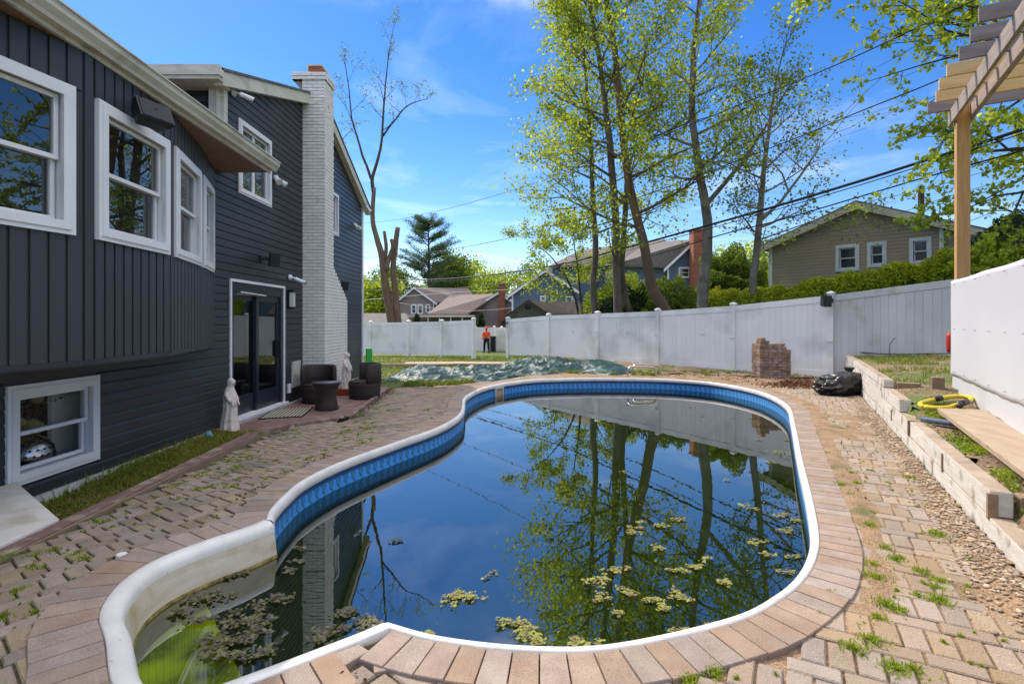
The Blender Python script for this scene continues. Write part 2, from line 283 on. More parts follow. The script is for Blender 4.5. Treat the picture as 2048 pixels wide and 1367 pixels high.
class MB:
    def __init__(s): s.v = []; s.f = []; s.mi = []; s.cur = 0
    def add(s, vs, fs):
        b = len(s.v); s.v += [tuple(map(float, v)) for v in vs]; s.f += [tuple(i+b for i in f) for f in fs]; s.mi += [s.cur]*len(fs); return s
    def box(s, x0, x1, y0, y1, z0, z1):
        return s.add([(x0,y0,z0),(x1,y0,z0),(x1,y1,z0),(x0,y1,z0),(x0,y0,z1),(x1,y0,z1),(x1,y1,z1),(x0,y1,z1)],
            [(0,3,2,1),(4,5,6,7),(0,1,5,4),(1,2,6,5),(2,3,7,6),(3,0,4,7)])
    def obox(s, O, u, v, w_):
        O, u, v, w_ = map(Vector, (O, u, v, w_))
        p = [O, O+u, O+u+v, O+v]; p += [q+w_ for q in p]
        return s.add(p, [(0,3,2,1),(4,5,6,7),(0,1,5,4),(1,2,6,5),(2,3,7,6),(3,0,4,7)])
    def bar(s, a, b, wd, ht, up=(0, 0, 1)):
        a, b, up = Vector(a), Vector(b), Vector(up); d = (b-a); sd_ = d.cross(up).normalized(); u2 = sd_.cross(d).normalized()
        return s.obox(a-sd_*wd/2-u2*ht/2, d, sd_*wd, u2*ht)
    def prism(s, poly, z0, z1):
        n = len(poly); z0f = z0 if callable(z0) else (lambda *a: z0); z1f = z1 if callable(z1) else (lambda *a: z1)
        vs = [(x, y, z0f(x, y)) for x, y in poly]+[(x, y, z1f(x, y)) for x, y in poly]
        return s.add(vs, [tuple(range(n-1, -1, -1)), tuple(range(n, 2*n))]+[(i, (i+1) % n, n+(i+1) % n, n+i) for i in range(n)])
    def tube(s, pts, rad, n=8, cap=True):
        pts = [Vector(p) for p in pts]
        if not hasattr(rad, '__len__'): rad = [rad]*len(pts)
        vs = []; side = None
        for i, p in enumerate(pts):
            d = (pts[min(i+1, len(pts)-1)]-pts[max(i-1, 0)])
            if d.length < 1e-9: d = Vector((0, 0, 1))
            d.normalize()
            if side is None: side = d.orthogonal().normalized()
            else:
                side = side-d*side.dot(d)
                side = side.normalized() if side.length > 1e-6 else d.orthogonal().normalized()
            o2 = d.cross(side)
            for k in range(n):
                a = 2*math.pi*k/n; vs.append(p+(side*math.cos(a)+o2*math.sin(a))*rad[i])
        fs = [(i*n+k, i*n+(k+1) % n, (i+1)*n+(k+1) % n, (i+1)*n+k) for i in range(len(pts)-1) for k in range(n)]
        if cap: fs += [tuple(range(n-1, -1, -1)), tuple((len(pts)-1)*n+k for k in range(n))]
        return s.add(vs, fs)
    def loft(s, rings, cap=True):
        n = len(rings[0]); vs = [p for r in rings for p in r]
        fs = [(i*n+k, i*n+(k+1) % n, (i+1)*n+(k+1) % n, (i+1)*n+k) for i in range(len(rings)-1) for k in range(n)]
        if cap: fs += [tuple(range(n-1, -1, -1)), tuple((len(rings)-1)*n+k for k in range(n))]
        return s.add(vs, fs)
    def lathe(s, prof, c=(0, 0, 0), n=24, cap=True):
        return s.loft([[(c[0]+r*math.cos(2*math.pi*k/n), c[1]+r*math.sin(2*math.pi*k/n), c[2]+z) for k in range(n)] for r, z in prof], cap)
    def build(s, name, mat, par=None, smooth=False, bevel=0):
        me = bpy.data.meshes.new(name); me.from_pydata(s.v, [], s.f); me.validate()
        if isinstance(mat, (list, tuple)) and len(s.mi) == len(me.polygons): me.polygons.foreach_set('material_index', s.mi)
        if smooth: me.polygons.foreach_set('use_smooth', [True]*len(me.polygons))
        me.update(); o = link_mesh(name, me, mat, par)
        if bevel:
            b = o.modifiers.new('bevel', 'BEVEL'); b.width = bevel; b.segments = 2; b.limit_method = 'ANGLE'; b.angle_limit = R(40)
        return o
def qmesh(name, V, F, mat, par=None, smooth=False):
    V = np.asarray(V, np.float32).reshape(-1, 3); F = np.asarray(F, np.int32); k = F.shape[1]
    me = bpy.data.meshes.new(name); me.vertices.add(len(V)); me.vertices.foreach_set('co', V.ravel())
    me.loops.add(F.size); me.loops.foreach_set('vertex_index', F.ravel()); me.polygons.add(len(F))
    me.polygons.foreach_set('loop_start', np.arange(0, F.size, k, dtype=np.int32)); me.polygons.foreach_set('loop_total', np.full(len(F), k, np.int32))
    if smooth: me.polygons.foreach_set('use_smooth', np.ones(len(F), bool))
    me.update(); me.validate(); return link_mesh(name, me, mat, par)
def leaves(name, C, size, mat, par=None, seed=0, droop=.3, wide=.75, jit=.5):
    C = np.asarray(C, float).reshape(-1, 3); n = len(C); g = np.random.default_rng(seed)
    a = g.normal(size=(n, 3)); a[:, 2] -= droop; a /= np.linalg.norm(a, axis=1)[:, None]
    b = np.cross(a, g.normal(size=(n, 3))); b /= np.linalg.norm(b, axis=1)[:, None]+1e-9; c = np.cross(a, b)
    s = (np.asarray(size)*(1-jit/2+jit*g.random(n)))[:, None]
    V = np.stack([C-a*s*.5, C+b*s*.5*wide+c*s*.12, C+a*s*.5, C-b*s*.5*wide+c*s*.12], 1)
    F = np.arange(4*n).reshape(n, 4); return qmesh(name, V, F, mat, par)
def blades(name, P, h, mat, par=None, seed=0, wd=.006, lean=.5):
    P = np.asarray(P, float).reshape(-1, 3); n = len(P); g = np.random.default_rng(seed)
    hh = (np.asarray(h)*(.5+.8*g.random(n)))[:, None]; az = g.random(n)*6.283; d = np.stack([np.cos(az), np.sin(az), np.zeros(n)], 1)
    a2 = g.random(n)*6.283; sd_ = np.stack([np.cos(a2), np.sin(a2), np.zeros(n)], 1)*wd; up = np.array([0, 0, 1.])
    ln = (g.random(n)*lean)[:, None]
    m1 = P+up*hh*.55+d*hh*ln*.35; tp = P+up*hh*(1-ln*.35)+d*hh*ln
    V = np.stack([P-sd_, P+sd_, m1+sd_*.8, m1-sd_*.8, tp+sd_*.12, tp-sd_*.12], 1); i = np.arange(n)[:, None]*6
    F = np.concatenate([i+np.array([[0, 1, 2, 3]]), i+np.array([[3, 2, 4, 5]])]); return qmesh(name, V, F, mat, par)
def P(px, py, Y): return ((px-1024)*Y/FPX, Y, CAMZ-(py-640)*Y/FPX)
def fbm(x, y, s=1., o=4): return noise.fractal((x*s, y*s, 3.7), 1., 2., o)
def sstep(a, b, x): t = np.clip((np.asarray(x, float)-a)/(b-a), 0, 1); return t*t*(3-2*t)

# ---------------- pool outline ----------------
OA = [(-1.635,3.53),(-1.70,3.72),(-1.74,4.05),(-1.745,4.42),(-1.616,4.975),(-1.27,5.79),(-.97,6.46),(-.80,7.1),(-.74,7.7),(-.78,8.4),(-.82,9.2),(-.65,10.2),(-.315,11.0),(.3,11.75),
      (.87,12.05),(1.7,12.2),(2.58,12.2),(3.3,12.08),(3.9,11.8),(4.37,11.3),(4.65,10.4),(4.64,9.46),(4.33,8.25),(3.71,6.93),(2.81,5.12),(2.29,4.05),(1.935,3.35),(1.745,3.04),
      (1.54,2.78),(1.31,2.57),(1.0,2.37),(.446,2.18),(.074,2.16),(-.305,2.225),(-.56,2.33)]
OB = [(-.56,2.33),(-.68,2.225),(-.987,1.99),(-1.13,1.90),(-1.32,1.89),(-1.47,1.99),(-1.687,2.242),(-1.86,2.43),(-1.96,2.65),(-1.985,2.83),(-1.95,3.0),(-1.85,3.19),(-1.73,3.35),(-1.635,3.53)]
def resample(c, step):
    c = np.array(c); d = np.r_[0, np.cumsum(np.linalg.norm(np.diff(c, axis=0), axis=1))]; n = max(2, int(round(d[-1]/step)))
    t = np.linspace(0, d[-1], n+1); return np.stack([np.interp(t, d, c[:, 0]), np.interp(t, d, c[:, 1])], 1)
CA = resample(catmull(OA, 10), .05); CB = resample(catmull(OB, 10), .05)
OUT = np.vstack([CA[:-1], CB[:-1]])
def normals(c):
    t = np.gradient(c, axis=0); t /= np.linalg.norm(t, axis=1)[:, None]
    return np.stack([-t[:, 1], t[:, 0]], 1)      # the pool runs clockwise: left of travel is outside
NA, NB = normals(CA), normals(CB)
def inpoly(x, y, poly):
    x = np.asarray(x, float); y = np.asarray(y, float); r = np.zeros(x.shape, bool); n = len(poly)
    for i in range(n):
        x1, y1 = poly[i]; x2, y2 = poly[(i+1) % n]
        if y1 == y2: continue
        c = ((y1 > y) != (y2 > y)) & (x < (x2-x1)*(y-y1)/(y2-y1)+x1); r ^= c
    return r
def pdist(x, y):     # signed distance to the pool edge, negative inside
    x = np.atleast_1d(np.asarray(x, float)); y = np.atleast_1d(np.asarray(y, float)); d = np.full(x.shape, 9e9)
    O2 = OUT[::3]
    for i in range(0, len(O2)): d = np.minimum(d, np.hypot(x-O2[i, 0], y-O2[i, 1]))
    return np.where(inpoly(x, y, O2), -d, d)
WDIR = np.array([.4717, .8818])      # direction of the retaining wall, sheet fence and pergola
def wallx(y): return 1.22+.535*y
EDGE = [(-3.10, .8), (-3.19, 3.27), (-3.36, 6.91), (-3.25, 7.66), (-2.53, 8.3), (-2.75, 11.9), (-2.4, 12.3)]
PAVE = EDGE+[(0, 13.3), (3, 13.4), (5.6, 12.6), (wallx(12)-.02, 12.0), (wallx(.8)-.02, .8)]
def fpost(t):
    Y = 1.824*(10.8-t); px = 137+10372/(10.8-t); return ((px-1024)*Y/FPX, Y)
FDIR = np.array([.645, -.764])
def terr_h(y): return np.interp(y, [0, 3.2, 3.5, 5.4, 5.9, 6.9, 12], [.15, .15, .26, .27, .38, .44, .50])
def gz(x, y):
    x = np.atleast_1d(np.asarray(x, float)); y = np.atleast_1d(np.asarray(y, float))
    pd_ = pdist(x, y)
    z = np.where(x < 1, -.118*np.clip(pd_-.28, 0, 1.6)*sstep(1.2, -.6, x), 0.)
    z = np.where((x < 0) & (y > 12), z-.05*sstep(12, 20, y), z)
    bed = sstep(0, .12, np.interp(y, [p[1] for p in EDGE[:3]], [p[0] for p in EDGE[:3]])-.1-x)*(y < 7.3)
    z = z*(1-bed)+bed*(-.31)
    z = np.where((x < np.interp(y, [p[1] for p in EDGE], [p[0] for p in EDGE])+.02) & (y > 7.3) & (y < 12.3), -.34, z)
    # raised terrace behind the retaining wall
    wx = wallx(y)
    up = terr_h(y)+.07*np.clip(x-wx, 0, 6)
    fy = 19.7-(x-1.37)*1.184      # the fence line
    ter = (x > wx+.10) & (y < 15.5)
    z = np.where(ter, up, z)
    beyond = y > fy+.22
    z = np.where(beyond & (x > 1.0), np.where(ter, np.maximum(.5+.05*(x-5), up), .12+.06*np.clip(x-1, 0, 12)), z)
    dn = sstep(21.5, 33, y)*(1-sstep(2, 6, x))
    z = np.where(y > 20, z*(1-dn)+(-.82)*dn, z)
    return z
def gz1(x, y): return float(gz(x, y)[0])
# ---------------- ground ----------------
def gridmesh(name, xs, ys, zf, mat, keep=None, par=None, smooth=True):
    X, Y = np.meshgrid(xs, ys); Z = zf(X.ravel(), Y.ravel()); V = np.stack([X.ravel(), Y.ravel(), Z], 1)
    nx, ny = len(xs), len(ys); i, j = np.meshgrid(np.arange(nx-1), np.arange(ny-1)); i = i.ravel(); j = j.ravel()
    F = np.stack([j*nx+i, j*nx+i+1, (j+1)*nx+i+1, (j+1)*nx+i], 1)
    if keep is not None:
        cxx = (xs[i]+xs[i+1])/2; cyy = (ys[j]+ys[j+1])/2; F = F[keep(cxx, cyy)]
    return qmesh(name, V, F, mat, par, smooth)
NX = np.r_[-150, -90, -50, -30, -20, -14, -9, -6, np.arange(-4.6, 12.01, .14), 14, 18, 24, 32, 50, 90, 150]
NY = np.r_[-60, -20, -8, -3, np.arange(-.5, 24.01, .14), 26, 28, 30, 33, 38, 46, 60, 90, 150, 260, 400]
def zground(x, y):
    z = gz(x, y); pv = inpoly(x, y, PAVE)
    b = np.array([fbm(a, c, 1.3, 3) for a, c in zip(x, y)])*.03
    return np.where(pv, z-.075, z+np.where(y > 0, b, 0)-.01)
g1 = gridmesh('ground', NX, NY, zground, M['grassground'], lambda x, y: (pdist(x, y) > .1))
tag(g1, kind='structure')
# soil terrace skin and bare soil round the brick stack
def ksoil(x, y):
    fy = 19.7-(x-1.37)*1.184
    a = (x > wallx(y)+.09) & (y < fy) & (x < wallx(y)+3.6)
    b = (y > 12.0) & (y < fy) & (x > 1.0) & (x < wallx(y)) & ~inpoly(x, y, PAVE)
    return a | b
sxs = np.arange(1, 10.5, .12); sys_ = np.arange(.6, 19.5, .12)
def zsoil(x, y):
    return gz(x, y)+np.array([fbm(a, c, 2.2, 5) for a, c in zip(x, y)])*.045+.015
tag(gridmesh('soil', sxs, sys_, zsoil, M['soil'], ksoil), kind='structure')
# bed beside the house
def kbed(x, y):
    ex = np.interp(y, [p[1] for p in EDGE[:3]], [p[0] for p in EDGE[:3]])
    return (x > -4.3) & (x < ex-.02) & (y < 7.3)
tag(gridmesh('flower_bed', np.arange(-4.32, -3.0, .1), np.arange(1, 7.4, .1), lambda x, y: -.295+np.array([fbm(a, c, 3, 4) for a, c in zip(x, y)])*.03+.03*sstep(5.5, 4, y), M['soil'], kbed), kind='structure')

# ---------------- pavement: sandy bed + pavers ----------------
def dirtz(x, y):
    z = gz(x, y); n1 = np.array([fbm(a, c, 1.1, 4) for a, c in zip(x, y)]); n2 = np.array([fbm(a+9, c, 6, 3) for a, c in zip(x, y)])
    right = sstep(1.2, 2.2, x+.0*y); dw = wallx(y)-x
    far = sstep(9.5, 12.0, y)
    bias = -.021+.0155*right+.020*sstep(.30, .05, dw)+.018*far
    pdd = pdist(x, y)-.27
    bias += .012*right*sstep(.18, .0, np.abs(pdd-.05))+.008*sstep(.14, 0, np.abs(pdd-.03))
    return z+bias+n1*.012*(.5+right)+n2*.005
pv = gridmesh('pavement', np.arange(-3.5, 8.6, .07), np.arange(.8, 13.6, .07), dirtz, M['sand'], lambda x, y: inpoly(x, y, PAVE) & (pdist(x, y) > .08))
tag(pv, kind='structure'); pv.data.materials.append(M['sandL'])
for p_ in pv.data.polygons:
    if p_.center.x < float(np.interp(p_.center.y, [0, 2.4, 7, 9.5, 12, 14], [-.2, -.2, 1, .2, -1.2, -2])): p_.material_index = 1
def paver_mesh(lx, ly, h, bev=.006):
    mb = MB(); a, b = lx/2, ly/2
    r0 = [(-a, -b, -h), (a, -b, -h), (a, b, -h), (-a, b, -h)]; r1 = [(x, y, -bev) for x, y, _ in r0]
    r2 = [(x*(1-bev/a), y*(1-bev/b), 0) for x, y, _ in r0]
    mb.loft([r0, r1, r2], cap=False); mb.add(r2, [(0, 1, 2, 3)])
    me = bpy.data.meshes.new('paver'); me.from_pydata(mb.v, [], mb.f); me.update(); return me, np.array(mb.v), mb.f
U, Vv = .198, .099      # paver length and width
pme, pV, pF = paver_mesh(U-.010, Vv-.010, .05)
spots = []
def lay(ang, ox, oy, side):
    c, s_ = math.cos(ang), math.sin(ang); row = 0
    y = -16.
    while y < 16:
        dep = U if row % 2 == 0 else Vv; pit = Vv if row % 2 == 0 else U
        off = rnd.choice([0, .35, .5, .7])*pit; x = -16+off
        while x < 16:
            cx_, cy_ = x+pit/2, y+dep/2; wx_, wy_ = ox+c*cx_-s_*cy_, oy+s_*cx_+c*cy_
            if -3.6 < wx_ < 8.6 and .9 < wy_ < 13.5: spots.append((wx_, wy_, ang+(math.pi/2 if row % 2 == 0 else 0), side))
            x += pit
        y += dep; row += 1
def seam(y): return np.interp(y, [0, 2.4, 7, 12, 14], [-.2, -.2, 1, 1.6, 1.6])
lay(R(50), .1, .07, 0); L0 = spots; spots = []
lay(R(-29), 0, 0, 1); L1 = spots
A0 = np.array(L0); A1 = np.array(L1)
def filt(A, left):
    x, y = A[:, 0], A[:, 1]; d = pdist(x, y)
    shrink = [(px_, py_) for px_, py_ in PAVE]
    k = inpoly(x, y, PAVE) & (d > .232)
    ex = np.interp(y, [p[1] for p in EDGE], [p[0] for p in EDGE])
    k &= (x > ex+.09) & (wallx(y)-x > .13)
    s_ = seam(y); k &= (x < s_-.02) if left else (x >= s_+.06)
    return A[k]
A = np.vstack([filt(A0, True), filt(A1, False)])
# leave a few lifted pavers out
A = A[~((np.hypot(A[:, 0]+2.29, A[:, 1]-3.08) < .07))]
zz = gz(A[:, 0], A[:, 1])
inview = (np.abs(A[:, 0]/A[:, 1]) < .99) & (A[:, 1] > 1.9)
order = np.argsort(np.where(inview, A[:, 1]**2+A[:, 0]**2, 999+A[:, 1]))
e_ = .15
for q, idx in enumerate(order):
    x, y, an, side = A[idx]
    z = zz[idx]+rnd.uniform(-.003, .003); gx = (gz1(x+e_, y)-gz1(x-e_, y))/(2*e_) if q < 300 else 0
    A[idx, 2] = an+rnd.uniform(-.02, .02); zz[idx] = z
    if q < 300:
        me = pme if side == 0 else None
        if side == 1:
            if 'pmeR' not in globals(): pmeR = pme.copy()
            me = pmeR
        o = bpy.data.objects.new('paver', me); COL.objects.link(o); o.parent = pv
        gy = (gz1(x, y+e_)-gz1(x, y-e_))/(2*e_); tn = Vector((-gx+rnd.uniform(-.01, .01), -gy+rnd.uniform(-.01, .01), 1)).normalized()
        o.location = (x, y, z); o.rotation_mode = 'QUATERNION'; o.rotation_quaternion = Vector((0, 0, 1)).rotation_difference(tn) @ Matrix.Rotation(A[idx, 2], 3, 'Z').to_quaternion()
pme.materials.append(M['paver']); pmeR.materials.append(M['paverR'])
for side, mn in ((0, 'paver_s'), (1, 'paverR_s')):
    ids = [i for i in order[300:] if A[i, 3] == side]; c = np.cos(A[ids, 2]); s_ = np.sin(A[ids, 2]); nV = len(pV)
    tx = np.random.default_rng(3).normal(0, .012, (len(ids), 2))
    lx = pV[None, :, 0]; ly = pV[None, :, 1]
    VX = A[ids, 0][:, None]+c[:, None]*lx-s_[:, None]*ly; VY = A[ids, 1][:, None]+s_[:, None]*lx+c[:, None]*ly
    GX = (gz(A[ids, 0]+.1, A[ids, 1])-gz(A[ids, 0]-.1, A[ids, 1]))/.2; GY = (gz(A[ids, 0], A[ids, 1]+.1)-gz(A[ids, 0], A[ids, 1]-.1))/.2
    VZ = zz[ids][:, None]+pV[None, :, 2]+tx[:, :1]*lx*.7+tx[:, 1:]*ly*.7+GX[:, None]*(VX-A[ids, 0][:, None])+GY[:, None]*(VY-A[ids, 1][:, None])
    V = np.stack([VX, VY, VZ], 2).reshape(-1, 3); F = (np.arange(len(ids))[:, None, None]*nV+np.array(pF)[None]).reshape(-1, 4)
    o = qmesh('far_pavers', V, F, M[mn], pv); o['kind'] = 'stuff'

# ---------------- coping bricks ----------------
pool = empty('swimming_pool', (1.2, 7, 0), 'kidney shaped in-ground pool with blue wave liner, white lip and moulded white entry steps', 'swimming pool')
cop = empty('pool_coping', (1.2, 7, 0.01), 'ring of pink brown bricks set on edge round the kidney pool', 'brick coping')
ncop = 0; sidemb = []
def coping(C, Nn, w0, w1, s0, s1, z=.012):
    global ncop
    d = np.r_[0, np.cumsum(np.linalg.norm(np.diff(C, axis=0), axis=1))]; pit = .108; s = s0
    wfun = lambda q: w0+(w1-w0)*min(1, max(0, q))
    while s+pit < d[-1]-s1:
        def at(q, off):
            x = np.interp(q, d, C[:, 0]); y = np.interp(q, d, C[:, 1]); nx = np.interp(q, d, Nn[:, 0]); ny = np.interp(q, d, Nn[:, 1]); return (x+nx*off, y+ny*off)
        wd = w0 if not callable(w0) else w0(s)
        jz = rnd.uniform(-.0015, .0015); j = rnd.uniform(-.003, .003)
        a, b, c, e = at(s+.0025, IN), at(s+pit-.0025, IN), at(s+pit-.0025, wd+j), at(s+.0025, wd+j)
        cx_, cy_ = (a[0]+c[0])/2, (a[1]+c[1])/2; zb = z+jz+gz1(cx_, cy_)
        def rg(k, zz_): return [(cx_+(p[0]-cx_)*k, cy_+(p[1]-cy_)*k, zz_) for p in (a, e, c, b)]
        mb = MB(); r1, r2 = rg(1, zb-.004), rg(.975, zb); mb.loft([rg(1, zb-.09), r1, r2], cap=False); mb.add(r2, [(0, 1, 2, 3)])
        ncop += 1
        if ncop <= 300: mb.build('brick', M['coping'], cop)
        else: sidemb.append(mb)
        s += pit
IN = .024; coping(CA, NA, .238, .238, .0, .02)
IN = .043; coping(CB, NB, .28, .28, .24, .0)
if sidemb:
    m2 = MB()
    for q in sidemb: m2.add(q.v, q.f)
    m2.build('far_bricks', M['coping'], cop)['kind'] = 'stuff'
# broken half bricks where the two runs of coping meet
for (x, y, a, l_) in [(-.66, 2.06, .9, .12), (-.53, 2.02, .35, .16)]:
    mb = MB(); mb.obox((x, y, -.06), (l_*math.cos(a), l_*math.sin(a), 0), (-.1*math.sin(a), .1*math.cos(a), 0), (0, 0, .066)); mb.build('brick', M['coping'], cop, bevel=.004)

# ---------------- pool shell ----------------
WZ = -.212
def strip(C, Nn, prof, name, mat, par, uv=False, smooth=True):
    n = len(C); V = []
    for off, z in prof: V.append(np.c_[C+Nn*off, np.full(n, z)])
    V = np.vstack(V); F = [(k*n+i, k*n+i+1, (k+1)*n+i+1, (k+1)*n+i) for k in range(len(prof)-1) for i in range(n-1)]
    o = qmesh(name, V, F, mat, par, smooth)
    if uv:
        d = np.r_[0, np.cumsum(np.linalg.norm(np.diff(C, axis=0), axis=1))]; me = o.data; ul = me.uv_layers.new(name='UVMap')
        li = np.zeros(len(me.loops), np.int32); me.loops.foreach_get('vertex_index', li)
        k = li//n; zs = np.array([p[1] for p in prof]); ul.data.foreach_set('uv', np.stack([d[li % n], zs[k]], 1).astype(np.float32).ravel())
    return o
lipA = [(.022, -.03), (.022, .010), (.016, .018), (.002, .020), (-.014, .014), (-.026, .0), (-.031, -.022), (-.031, -.048), (-.025, -.060), (-.01, -.062)]
lipB = [(.040, -.02), (.040, .012), (.034, .017), (.004, .016), (-.026, .008), (-.044, -.008), (-.052, -.028), (-.054, -.05)]
strip(CA, NA, lipA, 'pool_lip', M['lip'], pool)
strip(CB, NB, lipB, 'pool_lip', M['lip'], pool)
strip(CA, NA, [(-.012, -.058), (-.012, -.1), (-.012, WZ-.004)], 'wall_liner', M['liner'], pool, uv=True)
strip(CA, NA, [(-.0125, WZ-.003), (-.013, -.47)], 'submerged_liner', pm('dark submerged liner', (.008, .035, .05), (.012, .05, .03), 2, .8), pool)  # darker below the waterline: murk of the water put into the liner colour
strip(CB, NB, [(-.0535, -.049), (-.064, -.1), (-.080, WZ+.004)], 'step_wall', M['stepwall'], pool)
strip(CB, NB, [(-.0785, WZ+.004), (-.082, -.5), (-.09, -1.35)], 'submerged_step_wall', M['algaewall'], pool)
mb = MB(); s_ = CB[-1]; t_ = CB[0]
def ngon(name, pts, z, mat, par):
    from mathutils.geometry import tessellate_polygon
    vs = [Vector((p[0], p[1], z)) for p in pts]; tr = tessellate_polygon([vs])
    return qmesh(name, [tuple(v) for v in vs], [tuple(t) for t in tr], mat, par)
fl = ngon('murk_sheet', OUT[::2], -.46, M['poolmurk'], pool)  # opaque dark sheet standing for water too murky to see through
wt = ngon('water', OUT[::2]-np.vstack([NA[:-1], NB[:-1]])[::2]*.01, WZ, M['water'], None); tag(wt, kind='structure')
strip(CB, NB, [(-.080, WZ+.016), (-.085, WZ-.006)], 'waterline_scum', M['scum'], pool)
# submerged entry steps inside the moulded section
def treads():
    base = CB-NB*.09
    for k, (z0, cut) in enumerate([(-.34, .42)]):
        pts = [tuple(p) for p in base]; a = np.array(pts[0]); b = np.array(pts[-1]); mid = (a+b)/2
        dirn = np.array([b[1]-a[1], -(b[0]-a[0])]); dirn /= np.linalg.norm(dirn)     # toward the pool
        if np.dot(dirn, np.array([1., 0])) < 0: dirn = -dirn
        sh = [(p[0], p[1]) for p in pts if np.dot(np.array(p)-mid, dirn) < -cut]
        if len(sh) < 3: continue
        ngon('step_tread', sh, z0, M['algae'], pool)
        a, b = sh[0], sh[-1]
        m3 = MB(); m3.add([(*a, z0), (*b, z0), (*b, -1.3), (*a, -1.3)], [(0, 1, 2, 3)]); m3.build('step_riser', M['algaewall'], pool)
treads()
# seam strip between liner and step shell
mb = MB(); p = CA[0]-NA[0]*.02; mb.box(p[0]-.012, p[0]+.012, p[1]-.012, p[1]+.012, -.5, -.02); mb.build('liner_track', M['white'], pool)
mb = MB(); p = CA[-1]-NA[-1]*.02; mb.box(p[0]-.012, p[0]+.012, p[1]-.012, p[1]+.012, -.5, -.02); mb.build('liner_track', M['white'], pool)
# skimmer opening in the far left wall
i_ = int(np.argmin(np.hypot(CA[:, 0]+.27, CA[:, 1]-11.05))); c_ = CA[i_]; n_ = NA[i_]; t2 = np.array([n_[1], -n_[0]])
def fr(a, off, z): q = c_+t2*a-n_*off; return (q[0], q[1], z)
mb = MB()
for (a0, a1, z0, z1) in [(-.16, .16, -.05, -.075), (-.16, .16, -.225, -.25), (-.16, -.125, -.225, -.075), (.125, .16, -.225, -.075)]:
    mb.add([fr(a0, .02, z0), fr(a1, .02, z0), fr(a1, .02, z1), fr(a0, .02, z1), fr(a0, .04, z0), fr(a1, .04, z0), fr(a1, .04, z1), fr(a0, .04, z1)], [(0, 1, 2, 3), (7, 6, 5, 4), (0, 4, 5, 1), (1, 5, 6, 2), (2, 6, 7, 3), (3, 7, 4, 0)])
sk = mb.build('skimmer', M['cream'], pool)
mb = MB(); mb.add([fr(-.125, .022, -.075), fr(.125, .022, -.075), fr(.125, .022, -.225), fr(-.125, .022, -.225)], [(0, 1, 2, 3)]); parent(mb.build('skimmer_mouth', M['plank']), sk)

# ---------------- floating debris ----------------
g = np.random.default_rng(11)
def clump(px, py, r, n, asp=.55):
    d = py-640; Y = (CAMZ-WZ)*FPX/d; X = (px-1024)*Y/FPX; rr = r*Y/FPX
    nb = rnd.randint(3, 6); bx = g.normal(0, rr*.62, nb); by = g.normal(0, rr*.5, nb); kb = g.integers(0, nb, n); sg = rr*(.14+.3*g.random(nb)); gx_ = bx[kb]+g.normal(0, 1, n)*sg[kb]; gy_ = by[kb]+g.normal(0, 1, n)*sg[kb]; return np.stack([X+gx_*1.3, Y+gy_*asp*2.2, np.full(n, WZ+.006)+g.random(n)*.012], 1)
sun_c = [(915,1198,30,70),(920,1190,14,30),(1020,1245,18,45),(1055,1262,16,40),(1070,1285,16,30),(1160,1288,16,30),(1228,1142,16,35),(1185,1162,22,40),(1200,1198,15,30),(1255,1185,20,40),(1290,1205,26,60),
    (1325,1218,18,40),(1230,1228,10,25),(1270,1068,12,30),(1268,1055,9,20),(1348,1040,12,25),(1318,1052,14,30),(1322,1102,12,25),(1352,1143,14,30),(1380,1138,14,25),(1445,1170,18,40),(1362,1198,18,40),(1370,1265,18,40),
    (1418,1252,12,20),(1500,1018,14,22),(1512,1085,12,22),(1535,1110,12,22),(1560,1030,16,26),(1590,1042,12,22),(1578,1062,16,26),(1583,1115,9,20),(1575,1148,9,20),(1410,1120,7,12),(1286,1047,6,10),(865,1268,12,30),
    (1562,905,12,16),(1540,925,10,12),(1520,880,8,10),(1575,880,6,8),(1250,945,7,8),(1275,805,8,8),(1500,835,6,7),(1310,800,6,6),(1380,815,6,6),(1180,803,7,6),(1060,808,7,6),(1450,960,6,7)]
shade_c = [(400,1245,26,60),(440,1262,26,60),(480,1240,24,60),(455,1290,24,50),(500,1278,26,60),(510,1250,22,50),(545,1215,24,55),(560,1200,18,40),(420,1200,18,36),(450,1185,18,30),(470,1150,16,20),(395,1110+90,20,26),
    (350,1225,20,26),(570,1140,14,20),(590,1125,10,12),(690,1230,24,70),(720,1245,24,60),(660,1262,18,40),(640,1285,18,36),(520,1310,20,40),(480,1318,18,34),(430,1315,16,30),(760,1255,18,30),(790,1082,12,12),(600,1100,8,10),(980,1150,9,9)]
Cs = np.vstack([clump(a, b, c*(.6+.5*rnd.random()), int(d*2.2), rnd.uniform(.3, .7)) for a, b, c, d in sun_c]); Cd = np.vstack([clump(a, b, c*(.7+.4*rnd.random()), int(d*2.2), rnd.uniform(.3, .7)) for a, b, c, d in shade_c])
def flatleaves(name, C, s, mat, seed):
    g2 = np.random.default_rng(seed); n = len(C); a = g2.random(n)*6.283; s_ = s*(.5+g2.random(n)); d = np.stack([np.cos(a), np.sin(a), g2.normal(0, .18, n)], 1); e = np.stack([-np.sin(a), np.cos(a), g2.normal(0, .25, n)], 1)
    V = np.stack([C-d*s_[:, None], C+e*s_[:, None]*.6, C+d*s_[:, None], C-e*s_[:, None]*.6], 1); return qmesh(name, V, np.arange(4*n).reshape(n, 4), mat)
scat = np.stack([g.uniform(-1.5, 4, 260), g.uniform(2.3, 11.8, 260), np.full(260, WZ+.003)], 1); scat = scat[pdist(scat[:, 0], scat[:, 1]) < -.12]
tag(flatleaves('sunlit_debris', np.vstack([Cs, scat[:0]]), .0125, M['debris'], 1), kind='stuff')
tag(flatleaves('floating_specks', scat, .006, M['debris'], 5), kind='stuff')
tag(flatleaves('shaded_debris', Cd, .0135, M['debris_shaded'], 2), kind='stuff')

